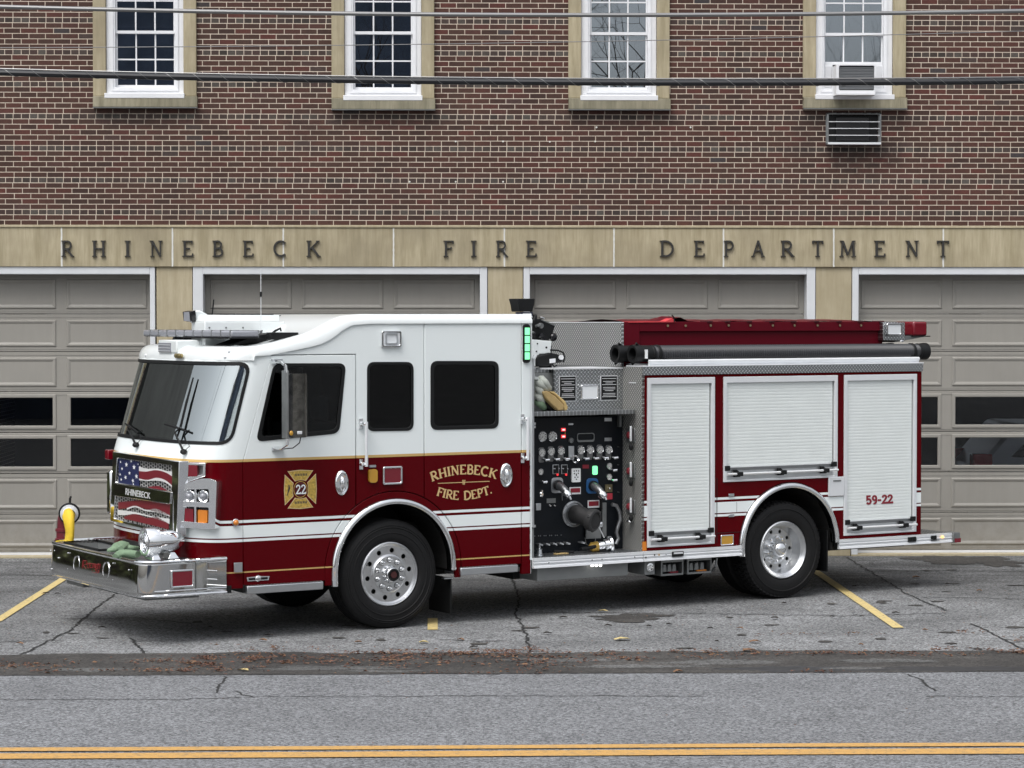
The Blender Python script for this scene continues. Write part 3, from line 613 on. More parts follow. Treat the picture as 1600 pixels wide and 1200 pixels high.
# upper windows
def window(k):
    (a, b) = wins[k]; yb_ = WB[k]; X0, X1 = B(a, 0).x, B(b, 0).x; hx0, hx1, hz0, hz1 = whole[k]; zb = B(a, yb_).z
    mb = MB(); mb.box((X0, -.05, hz0-.0), (hx0, .15, 7.9)); mb.box((hx1, -.05, hz0), (X1, .15, 7.9)); mb.box((hx0, -.05, hz1), (hx1, .15, 7.9))
    mb.build('stone_surround', M['stone'], bl, bev=.008, smooth=0)
    sm = MB(); sm.box((X0+.002, -.085, zb+.006), (X1+.012, .2, hz0-.004)); sm.prism([(X0+.002, -.086, zb+.1), (X0+.10, -.086, zb+.105), (X0+.13, -.06, hz0), (X0+.002, -.06, hz0)], (0, .1, 0))
    sm.build('stone_sill', M['stone_sill'], bl, bev=.006, smooth=0)
    MB().box((X0+.002, -.09, zb-.006), (X1+.012, .0, zb+.004)).build('drip_edge', M['steel_dark'], bl, smooth=0)
    fx0, fx1, fz0 = hx0+.002, hx1-.002, hz0+.0
    fw = .1125; gx0, gx1 = fx0+fw, fx1-fw; gz0 = fz0+.115
    f = plate('window_frame', M['white_trim'], bl, [(fx0, fz0), (fx1, fz0), (fx1, hz1), (fx0, hz1)], [[(gx0, gz0), (gx1, gz0), (gx1, hz1-.08), (gx0, hz1-.08)]], lambda x, y, t: (x, .0+t, y), .12, bev=.006, smooth=0)
    MB().box((fx0-.015, -.09, fz0-.03), (fx1+.015, .01, fz0+.035)).build('wooden_sill', M['white_trim'], f, bev=.006, smooth=0)
    g = MB()
    for x in (gx0-.045, gx1+.025): g.box((x, -.012, gz0-.045), (x+.02, .002, hz1-.05))
    g.box((gx0-.025, -.012, gz0-.045), (gx1+.025, .002, gz0-.025)); g.build('storm_channel', M['white_trim'], f, smooth=0)
    zm = B(0, 48).z; ac = k == 3; top = hz1-.08
    lo = B(0, 96.5).z if ac else gz0; hi = zm
    rl = .028
    def sash(z0, z1, y, rows, name='sash', lift=0):
        mb = MB(); hs_ = []; nx = 3; mt = .009; x0, x1 = gx0+.001, gx1-.001; r_ = rl
        for i in range(nx):
            for j in range(rows):
                w_ = (x1-x0-2*r_*.4)/nx; h_ = (z1-z0-2*r_)/rows
                xa_ = x0+r_*.4+i*w_; za_ = z0+r_+j*h_; hs_.append([(xa_+mt, za_+mt), (xa_+w_-mt, za_+mt), (xa_+w_-mt, za_+h_-mt), (xa_+mt, za_+h_-mt)])
        s_ = plate(name, M['white_trim'], bl, [(x0, z0), (x1, z0), (x1, z1), (x0, z1)], hs_, lambda x, yy, t: (x, y+t, yy), .03, smooth=0)
        MB().box((x0+.005, y+.012, z0+.01), (x1-.005, y+.016, z1-.01)).build('pane', M['house_glass'], s_, smooth=0); return s_
    if ac:
        sash(zm-.025, top, .04, 2); sash(lo, zm+.012, .075, 1)
    else:
        sash(zm-.025, top, .04, 2); sash(gz0, zm+.012, .075, 2)
    # curtains behind the glass
    def curtain(x0, x1, z0, z1, sw, seed):
        r2 = random.Random(seed); mb = MB(); n = 40; P = []
        for j in range(9):
            t = j/8; row = []
            for i in range(n+1):
                u = i/n; x = (x0+(x1-x0)*u*(.55+.45*t)) if sw > 0 else (x1-(x1-x0)*(1-u)*(.55+.45*t)); row.append((x, .16+.03*sin(u*n*1.9+seed)+.01*sin(u*60), z0+(z1-z0)*t))
            P.append(row)
        return mb.grid(P).build('curtain', M['headliner'] if k == 3 else M['seat'], bl, smooth=60)
    if k == 3: curtain(gx0, gx0+.34, lo-.1, top, .1, 1); curtain(gx1-.3, gx1, lo-.1, top, -.1, 2)
    elif k in (0, 1): MB().box((gx0, .3, gz0+.8), (gx1, .32, top)).build('window_blind', M['seat'] , bl, smooth=0)
    if ac:
        zt_ = lo+.0; s_ = MB(); acx0, acx1 = B(1302, 100).x, B(1368, 100).x
        for x0_, x1_ in ((gx0, acx0), (acx1, gx1)):
            g = MB(); g.box((x0_+.001, .045, gz0), (x1_-.001, .06, lo-.001)); n = 9
            for i in range(n): xx = x0_+.02+(x1_-x0_-.04)*i/n; g.box((xx, .035, gz0+.02), (xx+.006, .046, lo-.02))
            g.build('side_panel', M['white_trim'], f, smooth=0)
    return gx0, gx1, gz0, lo
for k in range(4): W4 = window(k)
# window air conditioner
ax0, ax1 = B(1306, 100, -.3).x, B(1367, 100, -.3).x; az0, az1 = B(0, 143, -.3).z, B(0, 97, -.3).z
ac = empty('air_conditioner', (0, YW, 0), 0, 'white window air conditioner with louvred grey back sitting in the right hand window', 'air conditioner')
ax0 += .0
plate('casing', M['white_trim'], ac, rrect(ax0, az0, ax1, az1, .02), [rrect(ax0+.035, az0+.04, ax1-.01, az1-.015, .02)], lambda x, y, t: (x, -.33+t, y), .02, smooth=0)
mb = MB(); mb.box((ax0+.004, -.31, az0+.004), (ax0+.02, .03, az1-.004)); mb.box((ax1-.012, -.31, az0+.004), (ax1-.002, .03, az1-.004)); mb.box((ax0+.02, -.31, az1-.014), (ax1-.012, .03, az1-.004)); mb.box((ax0+.0, -.34, az0-.018), (ax1+.0, .03, az0+.008))
mb.build('case_shell', M['white_trim'], ac, smooth=0)
mb = MB(); n = 15
for i in range(n):
    z = az0+.055+(az1-az0-.085)*i/n; mb.add([(ax0+.03, -.316, z), (ax1-.008, -.316, z), (ax1-.008, -.296, z+.018), (ax0+.03, -.296, z+.018)], [(0,1,2,3)])
mb.build('louvre_grille', mat('louvre_grey', (.19, .2, .21), .5), ac, smooth=0, solid=.003)
MB().box((ax0+.03, -.29, az0+.03), (ax1-.012, -.28, az1-.02)).build('coil', M['black'], ac, smooth=0)
# through-wall cage
vx0, vx1 = B(1292.5, 200, -.12).x, B(1377, 200, -.12).x; vz0, vz1 = B(0, 222.5, -.12).z, B(0, 173, -.12).z
vc = empty('wall_vent_cage', (0, YW, 0), 0, 'dark metal vent cage with white bars in the bricks below the right hand window', 'vent')
MB().box((vx0+.03, -.02, vz0+.02), (vx1-.03, .002, vz1-.02)).build('backing', M['black'], vc, smooth=0)
mb = MB(); t_ = .018
for y in (-.12, -.008):
    mb.box((vx0, y, vz0), (vx0+t_, y+.012, vz1)); mb.box((vx1-t_, y, vz0), (vx1, y+.012, vz1)); mb.box((vx0, y, vz1-t_), (vx1, y+.012, vz1)) if y < -.1 else None
for x in (vx0, vx1-t_):
    for z in (vz0, vz1-t_): mb.box((x+.001, -.115, z+.001), (x+t_-.001, .0, z+t_-.001))
mb.build('cage_frame', M['steel_dark'], vc, smooth=0)
MB().box((vx0+.01, -.135, vz0-.004), (vx1-.005, -.0, vz0+.022)).build('cage_shelf', M['alu_light'], vc, smooth=0)
MB().box((vx0+.01, -.12, vz1-.012), (vx1-.005, -.0, vz1)).build('cage_top', M['alu_light'], vc, smooth=0)
for i in range(3):
    z = vz0+(vz1-vz0)*(.27+.215*i); MB().box((vx0+.02, -.128, z), (vx1-.02, -.122, z+.009)).build('bar', M['white_trim'], vc, smooth=0)
MB().box((vx0+.12, -.06, vz0+.05), (vx1-.14, -.021, vz1-.05)).build('unit_back', M['black_gloss'], vc, bev=.01, smooth=0)
# little anchors left in the bricks
for i, (px, py) in enumerate([(712,221),(786,221),(859,221.5),(932,199),(1079,199),(712,284),(786,284),(640,284),(930,221)]):
    p = B(px, py); MB().cyl((p.x, .003, p.z), (0, -1, 0), .012, .012, 8).build('wall_anchor', M['joint'], bl, smooth=0)
# ================================================================ CABLES
def cable(name, pts, r, m, label, Y=20.0, n=90, wrap=None):
    # parabola through three measured points, run on well past the frame
    P = [hit(p[0], p[1], (0, Y, 0), Vector((0, 1, 0))) for p in pts]
    (x1, z1), (x2, z2), (x3, z3) = [(p.x, p.z) for p in P]
    den = (x1-x2)*(x1-x3)*(x2-x3); a = (x3*(z2-z1)+x2*(z1-z3)+x1*(z3-z2))/den; b = (x3*x3*(z1-z2)+x2*x2*(z3-z1)+x1*x1*(z2-z3))/den; c = z1-a*x1*x1-b*x1
    path = [(x, Y, a*x*x+b*x+c) for x in [-14+28*i/n for i in range(n+1)]]
    root = MB().tube(path, r, 10).build(name, m)
    tag(root, label, 'cable')
    if wrap:
        hx = []; N = 2600
        for i in range(N):
            x = -13+26*i/N; hx.append((x, Y+(r+.0015)*cos(i*.28), a*x*x+b*x+c+(r+.0015)*sin(i*.28)))
        MB().tube(hx, .0022, 4).build('lashing_wire', M['cable_grey'], root)
        g = [(x, Y, a*x*x+b*x+c+r+.006) for x in [-14+28*i/n for i in range(n+1)]]; MB().tube(g, .006, 6).build('support_strand', M['cable_grey'], root)
    return root
cable('utility_cable', [(0, 113.5), (800, 128), (1600, 126.5)], .027, M['cable'], 'thick black lashed cable, the lower and heaviest of the wires before the brick wall', 20, wrap=1)
cable('utility_cable', [(0, 10.5), (800, 23.2), (1600, 17)], .018, mat('highlight_cable', (.22, .22, .22), .35, .6), 'black cable coloured lighter for its highlight, the uppermost of the wires across the brick wall', 20.4, wrap=None)  # lighter grey all over stands for the highlight along its top
cable('utility_cable', [(0, 74.5), (800, 67), (1600, 48.5)], .0035, M['cable_grey'], 'hair thin grey wire between the two heavier cables', 20.2)
# ================================================================ THE FIRE ENGINE (local axes: x to the rear, y to the far side, z up)
tr = empty('fire_engine', TO, TH, 'white over deep red fire engine with chrome bumper parked before the garage doors', 'fire engine')
WD = 2.5
def ZS(px, py, v=0.0): return S(px, py, v).z
def US(px, py, v=0.0): return S(px, py, v).x
def s2(px, py, v=0.0): p = S(px, py, v); return (p.x, p.z)
def side(v0): return lambda x, y, t: (x, v0+t, y)
# --- chassis
mb = MB(); mb.box((.75, .12, .52), (1.6, 2.38, .60)); mb.box((1.66, .45, .42), (4.2, 2.38, .60)); mb.box((5.65, .12, .52), (6.9, 2.38, .6)); mb.box((-2.5, .2, .50), (-1.62, 2.3, .62)); mb.box((-1.9, .75, .42), (7.0, .95, .72)); mb.box((-1.9, 1.55, .42), (7.0, 1.75, .72)); mb.box((-.15, .35, .42), (.15, 2.15, .66)); mb.box((4.7, .3, .36), (5.1, 2.2, .7))  # wide flat plates are added to keep light from under the truck
mb.box((-1.7, .55, .6), (1.4, 1.95, 1.0)); mb.box((1.7, .5, .35), (4.1, 2.0, .75)); mb.cyl((4.9, 1.25, .53), (1, 0, 0), .24, .3); mb.box((5.8, .4, .45), (6.9, 2.1, .7)); mb.box((-2.3, .8, .45), (-1.9, 1.7, .7))
mb.build('chassis', M['black_rough'], tr, smooth=0)
# --- front wrap
_N = 400; _P = []
for i in range(_N+1):
    a = pi*i/_N; _P.append((-1.60-.53*max(0, sin(a))**(2/3), 1.25-math.copysign(abs(cos(a))**(2/3), cos(a))*1.25))
_L = [0]
for i in range(_N): _L.append(_L[-1]+sqrt((_P[i+1][0]-_P[i][0])**2+(_P[i+1][1]-_P[i][1])**2))
LT_ = _L[-1]
def outl(s):
    s = max(0, min(LT_, s)); lo, hi = 0, _N
    while hi-lo > 1:
        m_ = (lo+hi)//2
        if _L[m_] <= s: lo = m_
        else: hi = m_
    k = (s-_L[lo])/max(1e-9, _L[hi]-_L[lo]); return (_P[lo][0]*(1-k)+_P[hi][0]*k, _P[lo][1]*(1-k)+_P[hi][1]*k)
def rake(z): return .30*max(0, z-1.70)+.02*max(0, min(1, (z-1.70)/.1))*0
def front(off=0.0):
    def f(s, z, t):
        u, v = outl(s); u1, v1 = outl(s+.01); u0, v0 = outl(s-.01); tx, ty = u1-u0, v1-v0; L = sqrt(tx*tx+ty*ty) or 1; nx, ny = ty/L, -tx/L   # points inward or outward
        if nx*(u+0.6)+ny*(v-1.25) > 0: nx, ny = -nx, -ny
        q = off+t; return (u+rake(z)+nx*q, v+ny*q, z)
    return f
cxs = [LT_*i/56 for i in range(1, 56)]; czs = [.7, .9, 1.1, 1.3, 1.5, 1.7, 1.75, 1.85, 2.0, 2.2, 2.4, 2.6]
wsa, wsb = .16, LT_-.16
def wso(g): return rpoly([(wsa+g, 1.868+g), (wsb-g, 1.868+g), (wsb-.02-g, 2.652-g), (wsa+.02+g, 2.652-g)], .13-g*.8, 7)
plate('cab_front', M['cab_paint'], tr, [(0.004, .50), (LT_-.004, .50), (LT_-.004, 2.73), (LT_-.2, 2.70), (LT_-.45, 2.67), (.45, 2.67), (.2, 2.70), (.004, 2.73)], [wso(.012)], front(), .035, cx=cxs, cy=czs, smooth=50)
cf = [o for o in tr.children if o.name.startswith('cab_front')][0]
plate('windshield_gasket', M['black'], cf, wso(0), [wso(.030)], front(-.006), .03, cx=cxs, cy=czs, smooth=50)
plate('windshield', M['windshield'], cf, wso(.02), [], front(.012), .006, cx=cxs, cy=czs, smooth=60)
# crease line of the white hood panel under the glass
hp = rpoly([(.42, 1.76), (LT_-.42, 1.76), (LT_-.2, 2.0), (.2, 2.0)], .1)
# --- roof
tops = [(-2.2, 2.795), (-1.459, 2.80), (-1.27, 2.832), (-1.075, 2.878), (-.95, 2.91), (-.849, 2.945), (-.77, 2.98), (-.691, 3.019), (-.61, 3.058), (-.531, 3.087), (-.45, 3.102), (-.363, 3.109), (1.7, 3.112)]
def topz(u):
    for (a, za), (b, zb) in zip(tops, tops[1:]):
        if u <= b: return za+(zb-za)*(u-a)/(b-a)
    return tops[-1][1]
bots = [(-2.2, 2.66), (-1.319, 2.714), (-.884, 2.791), (-.78, 2.815), (-.691, 2.852), (-.61, 2.90), (-.552, 2.944), (-.46, 2.99), (-.37, 3.013), (1.7, 3.017)]
def botz(u):
    for (a, za), (b, zb) in zip(bots, bots[1:]):
        if u <= b: return za+(zb-za)*(u-a)/(b-a)
    return bots[-1][1]
def uf(v):
    y = abs(v-1.25)/1.265; y = min(.9999, y); return -1.60-.53*(1-y**3)**(1/3)+.288
vs_ = [0, .004, .01, .02, .035, .055, .08, .12, .25, .45, .7, 1.0, 1.25]; vs_ = vs_+[2.5-q for q in reversed(vs_[:-1])]
uu = [0, .004, .012, .025, .045, .07, .1, .14, .2]+[.25+.05*i for i in range(20)]+[1.4+.3*i for i in range(8)]
G = []
for iv, v in enumerate([None]+vs_+[None]):
    row = []
    vv = 0 if v is None else v; 
    if v is None and iv > 0: vv = 2.5
    e = min(vv, 2.5-vv); vp = -.015 if vv == 0 else (2.515 if vv == 2.5 else vv)
    u0 = uf(vv)
    for k, d in enumerate(uu):
        u = min(1.62, u0+d*(1.62-u0)/uu[-1]) if d > .2 else u0+d
        if k == len(uu)-1: u = 1.62
        q = min(1, d/.14); fr = sqrt(1-(1-q)**2); zt = topz(u); z = 2.665+(zt-2.665)*fr
        q2 = min(1, e/.07); z2 = zt-(zt-botz(u))*.62*(1-sqrt(1-(1-q2)**2)); z = min(z, z2)
        if v is None: z = min(z, botz(u))
        row.append((u, vp, z))
    G.append(row)
rf = MB().grid(G).build('cab_roof', M['white'], tr, smooth=60)
MB().box((1.6, .0, .6), (1.625, 2.5, 3.02)).build('cab_back_wall', M['white'], tr, smooth=0)
MB().add([(1.6, 0, 3.0), (1.62, 2.5, 3.0), (1.62, 2.5, 3.11), (1.62, 0.0, 3.11)], [(0,1,2,3)]).build('roof_end_cap', M['white'], tr, smooth=0)
# --- side panels, near side
AC = (.03, .60); AR = .765
def arcp(u0, u1, Rr=AR, c=AC, n=26):
    a0 = math.acos(max(-1, min(1, (u0-c[0])/Rr))); a1 = math.acos(max(-1, min(1, (u1-c[0])/Rr))); return [(c[0]+Rr*cos(a0+(a1-a0)*i/n), c[1]+Rr*sin(a0+(a1-a0)*i/n)) for i in range(n+1)]
uA, uB, uC, uD = US(556, 640), US(663, 640), US(815, 640), 1.612
fd = [(-1.595, .52), (-.725, .52)]+arcp(-.733, uA-.004)+[(uA-.004, 2.71), (-1.30, 2.71), (-1.595, 1.71)]
def wpoly(pts, r=.07): return rpoly([s2(*p) for p in pts], r, 6)
w1 = [(427.5,567.5),(540.5,567.5),(530,677),(399.5,690.5)]; w1i = [(431.5,573),(535.5,573),(525,671),(407,682.5)]
w2 = [(573.5,565.5),(646,565.5),(646,673),(573.5,674)]; w2i = [(577.5,570),(642,570),(642,668.5),(577.5,669.5)]
w3 = [(672.5,564),(779,564),(779,669.5),(672.5,672)]; w3i = [(678,570),(773.5,570),(773.5,663.5),(678,666)]
def side_window(par, o, i, g, name='side_window', r=.08):
    plate('gasket', M['black'], par, wpoly(o, r), [wpoly(i, r*.75)], side(-.008), .03, bev=.004)
    plate(name, g, par, wpoly(i, r*.75), [], side(.006), .004, smooth=0)
def hole(o, r=.08): 
    p = [s2(*q) for q in o]; c = (sum(q[0] for q in p)/4, sum(q[1] for q in p)/4); return rpoly([(c[0]+(q[0]-c[0])*.985, c[1]+(q[1]-c[1])*.985) for q in p], r, 6)
BV = .006
door1 = plate('front_door', M['cab_paint'], tr, fd, [hole(w1)], side(0), .03, bev=BV)
side_window(door1, w1, w1i, M['cab_glass'])
midp = arcp(uA+.004, uB-.004)+[(uB-.004, 3.02), (-.37, 3.02), (-.46, 2.995), (-.552, 2.95), (-.62, 2.90), (-.691, 2.86), (-.78, 2.825), (-.884, 2.80), (-1.27, 2.725), (-1.29, 2.718), (uA+.004, 2.718)]
mid = plate('side_panel', M['cab_paint'], tr, midp, [hole(w2)], side(0), .03, bev=BV); side_window(mid, w2, w2i, M['dark_glass'])
rd = arcp(uB+.004, .79)+[(.80, .565), (uC-.004, .565), (uC-.004, 3.018), (uB+.004, 3.018)]
door2 = plate('crew_door', M['cab_paint'], tr, rd, [hole(w3)], side(0), .03, bev=BV); side_window(door2, w3, w3i, M['dark_glass'])
pil = plate('rear_pillar', M['cab_paint'], tr, [(uC+.004, .46), (uD, .46), (uD, 3.018), (uC+.004, 3.018)], [], side(0), .05, bev=BV)
MB().box((uD-.002, .004, .46), (uD+.004, 2.49, 3.0)).build('back_trim', M['white'], tr, smooth=0)
# wheel-arch ring and chrome lip, dark liner
def annul(r0, r1, c, a0, a1, n=40): return arc(c[0], c[1], r1, a0, a1, n)+arc(c[0], c[1], r0, a1, a0, n)
def legs(r0, r1, c, zl, n=40):
    return [(c[0]+r1, zl)]+arc(c[0], c[1], r1, 0, pi, n)+[(c[0]-r1, zl), (c[0]-r0, zl)]+arc(c[0], c[1], r0, pi, 0, n)+[(c[0]+r0, zl)]
plate('arch_panel', M['cab_paint'], tr, legs(.69, .758, AC, .47), [], side(0), .03, bev=BV)
def lip(c, r, zl, parent, name='arch_lip', w=.062, zl2=None):
    prof = [(-.0, -.004), (-.006, -.03), (-.03, -.044), (-.052, -.04), (-w, -.022), (-w-.004, .02), (-w-.002, .06)]
    ang = [pi*i/48 for i in range(49)]; rows = []
    for st_ in [None]+ang+['e']:
        row = []
        for dr, dv in prof:
            if st_ is None: row.append((c[0]+r+dr, dv, zl if zl2 is None else zl2))
            elif st_ == 'e': row.append((c[0]-r-dr, dv, zl))
            else: row.append((c[0]+(r+dr)*cos(st_), dv, c[1]+(r+dr)*sin(st_)))
        rows.append(row)
    return MB().grid(rows).build(name, M['chrome'], parent, smooth=60)
lip(AC, .695, .46, tr, zl2=.55)
def liner(c, r, y0=.03, y1=.85, zl=.55):
    mb = MB(); rows = [[(c[0]+r, y, zl) for y in (y0, y1)]]+[[(c[0]+r*cos(pi*i/24), y, c[1]+r*sin(pi*i/24)) for y in (y0, y1)] for i in range(25)]+[[(c[0]-r, y, zl) for y in (y0, y1)]]
    mb.grid(rows); mb.add([(c[0]+r*cos(pi*i/24), y1, c[1]+r*sin(pi*i/24)) for i in range(25)], [tuple(range(25))]); mb.build('wheel_well', M['black_rough'], tr, smooth=0)
liner(AC, .66)
# underside of the cab, far side skin
mb = MB(); mb.box((-1.9, .05, .62), (-.70, 2.45, .66)); mb.box((.74, .05, .58), (1.6, 2.45, .66)); mb.build('cab_floor', M['black_rough'], tr, smooth=0)
fo = [(-1.595, .52), (-.73, .52)]+arcp(-.733, .79)+[(.80, .5), (1.61, .5), (1.61, 3.02), (-.37, 3.02), (-.6, 2.92), (-.884, 2.80), (-1.27, 2.725), (-1.30, 2.71), (-1.595, 1.71)]
far = plate('far_side_panel', M['cab_paint'], tr, fo, [hole(w1), hole(w2), hole(w3)], lambda x, y, t: (x, 2.5-t, y), .03, smooth=0)
for o_, i_, g_ in ((w1, w1i, 'cab_glass'), (w2, w2i, 'dark_glass'), (w3, w3i, 'dark_glass')): plate('far_window', M[g_], far, wpoly(o_), [], lambda x, y, t: (x, 2.49-t, y), .004, smooth=0)
# --- interior
it = MB(); it.box((-1.85, .1, 1.25), (-1.35, 2.4, 1.72)); it.build('dashboard', M['interior'], tr, bev=.05)
MB().box((-.9, .04, 2.7), (1.58, 2.46, 2.72)).build('headliner', M['headliner'], tr, smooth=0)
MB().box((1.5, .04, .7), (1.55, 2.4, 2.72)).build('bulkhead', M['interior'], tr, smooth=0)
def cabseat(u, v):
    mb = MB(); mb.box((u-.25, v-.25, 1.15), (u+.25, v+.25, 1.35)); s_ = mb.build('seat', M['seat'], tr, bev=.04)
    MB().box((u+.17, v-.23, 1.3), (u+.30, v+.23, 2.05)).build('seat_back', M['seat'], s_, bev=.05)
    MB().box((u+.16, v-.13, 2.05), (u+.27, v+.13, 2.3)).build('head_rest', M['seat'], s_, bev=.05)
cabseat(-.75, .5); cabseat(-.75, 1.95)
sw = MB(); ring = [(-1.25+.10*cos(2*pi*i/24), .55+.22*sin(2*pi*i/24), 1.78+.2*cos(2*pi*i/24)) for i in range(25)]; sw.tube(ring, .014, 6, cap=False); sw.tube([(-1.25, .34, 1.78), (-1.25, .76, 1.78)], .014, 6); sw.tube([(-1.25, .55, 1.78), (-1.45, .55, 1.6)], .03, 8)
sw.build('steering_wheel', M['black'], tr)
MB().box((-1.62, .5, 2.52), (-1.45, 1.1, 2.58)).build('sun_visor', M['seat'], tr, bev=.01)
# --- lamps on the side
def bezel_lamp(px0, py0, px1, py1, v, bm_, lens, parent, name='marker_light', rim=.014, d=.03, rr=.02):
    a = S(px0, py0, v); b = S(px1, py1, v); x0, x1 = a.x, b.x; z1, z0 = a.z, b.z
    o = plate(name, bm_, parent, rrect(x0, z0, x1, z1, rr), [rrect(x0+rim, z0+rim, x1-rim, z1-rim, rr*.6)], side(v-d), d, bev=.005)
    plate('lens', lens, o, rrect(x0+rim*.8, z0+rim*.8, x1-rim*.8, z1-rim*.8, rr*.6), [], side(v-d*.75), d*.7, bev=.004)
    return o
l = bezel_lamp(594.5, 517, 625.5, 542.5, 0, M['chrome'], M['clear_lens'], mid, 'scene_light', .02); 
a, b = S(600, 521, 0), S(619.5, 537.5, 0); plate('inner_rim', M['alu'], l, rrect(a.x, b.z, b.x, a.z, .02), [rrect(a.x+.01, b.z+.01, b.x-.01, a.z-.01, .015)], side(-.034), .01, smooth=0)
bezel_lamp(596.5, 729, 627, 756, 0, M['chrome'], M['red_lens'], mid, 'marker_light', .018)
plate('amber_marker', M['amber_dim'], mid, rrect(US(575, 742), ZS(580, 754), US(588, 742), ZS(580, 733), .03), [], side(-.03), .03, bev=.006)
MB().box((US(576, 730), -.02, ZS(580, 730)), (US(586, 730), 0, ZS(580, 726.5))).build('small_tag', M['alu'], mid, smooth=0)
# led strip
a, b = S(815.5, 506.5, -.0), S(828, 567, 0)
stp = plate('led_strip', M['black'], pil, rrect(a.x+.005, b.z, b.x-.008, a.z, .035), [], side(-.025), .025, bev=.004)
n = 4; h = (a.z-b.z-.06)/n
for i in range(n): MB().box((a.x+.02, -.032, b.z+.03+h*i+.006), (b.x-.022, -.024, b.z+.03+h*(i+1)-.006)).build('led', M['led_green'], stp, smooth=0)
# handles
def paddle(px, py, par, w=23, h=38):
    c = S(px, py, 0); rw, rh = w*.0066/2, h*.0066/2
    o = MB().lathe([(1.0, 0), (.97, .5), (.82, .8), (.78, .6), (.70, .35), (.3, .25), (0.001, .25)], (0, 0, 0), (0, -1, 0), 28).build('door_handle', M['chrome'], par, smooth=50)
    for v_ in o.data.vertices: v_.co = Vector((c.x+v_.co.x*rw, v_.co.y*.03, c.z+v_.co.z*rh))
    MB().lathe([(1, 0), (.9, .6), (.5, 1), (.001, 1.1)], (0, 0, 0), (0, -1, 0), 20).build('paddle', M['chrome'], o, smooth=60)
    q = o.children[0]
    for v_ in q.data.vertices: v_.co = Vector((c.x+.004+v_.co.x*rw*.36, -.006+v_.co.y*.03, c.z-.01+v_.co.z*rh*.6))
paddle(533.7, 754.5, door1); paddle(790.5, 742.5, door2)
# grab rails
def grab(x_, y0, y1, xb, par, off=-.07):
    p0, p1 = S(x_, y0, off), S(x_, y1, off); q0, q1 = S(xb, y0+4, 0), S(xb, y1-2, 0)
    p0.y = p1.y = off; o = MB().tube([(p0.x, off, p0.z), (p0.x, off, p1.z)], .0165, 14).build('grab_rail', M['alu_light'], par)
    for z_ in (p0.z-.02, p1.z+.02):
        m_ = MB(); m_.box((p0.x-.05, -.018, z_-.05), (p0.x-.01, -.001, z_+.05)); m_.tube([(p0.x-.03, -.01, z_), (p0.x-.02, off*.6, z_), (p0.x, off, z_)], .022, 10); m_.build('stanchion', M['chrome'], o)
grab(572.5, 659, 729, 563, tr); grab(824.8, 652, 719, 816, tr)
# steps
def step(px0, px1, yt, yb, par, nm='door_step'):
    a, b = S(px0, yt, -.02), S(px1, yb, -.02); z1 = ZS(px0, yt, -.02); z0 = z1-.075
    o = MB().box((a.x, -.04, z0), (b.x, .3, z1)).build(nm, M['alu'], par, bev=.008)
    m_ = MB(); n_ = int((b.x-a.x)/.035)
    for i in range(n_): m_.box((a.x+.01+i*.035, -.035, z1), (a.x+.03+i*.035, .29, z1+.006))
    m_.build('tread', M['steel_dark'], o, smooth=0); return o
step(385, 504, 916, 928, tr); step(718.5, 808, 887.5, 899, tr)
MB().box((-1.6, -.0, .455), (-1.56, .28, .53)).build('step_bracket', M['black'], tr, smooth=0)
# badge, tag, gold work
tg = MB(); a, b = S(363.5, 879), S(376.5, 893.5); tg.box((a.x, -.035, b.z), (b.x, -.02, a.z)); tg.build('vent_plate', M['alu'], tr, bev=.003)
c = S(403, 904); mb = MB(); mb.prism([(c.x-.11, -.006, c.z-.02), (c.x+.11, -.006, c.z-.02), (c.x+.12, -.006, c.z+.018), (c.x+.03, -.006, c.z+.022), (c.x, -.006, c.z+.035), (c.x-.03, -.006, c.z+.022), (c.x-.12, -.006, c.z+.018)], (0, .006, 0)); mb.sphere((c.x, -.006, c.z), .028, 12, (1, .3, 1))
bdg = mb.build('winged_badge', M['chrome'], door1); mb = MB(); mb.box((c.x-.1, -.0075, c.z-.012), (c.x-.03, -.006, c.z+.01)); mb.box((c.x+.03, -.0075, c.z-.012), (c.x+.1, -.006, c.z+.01)); mb.build('badge_field', M['black'], bdg, smooth=0)
# side marker lamp
c = S(367.5, 816.5, -.0); MB().lathe([(.036, 0), (.036, .012), (.03, .016)], (c.x, .0, c.z), (0, -1, 0), 20).build('round_marker', M['chrome'], tr)
MB().sphere((c.x, -.02, c.z), .028, 16, (1, .9, 1)).build('round_lens', M['amber_lens'], tr)
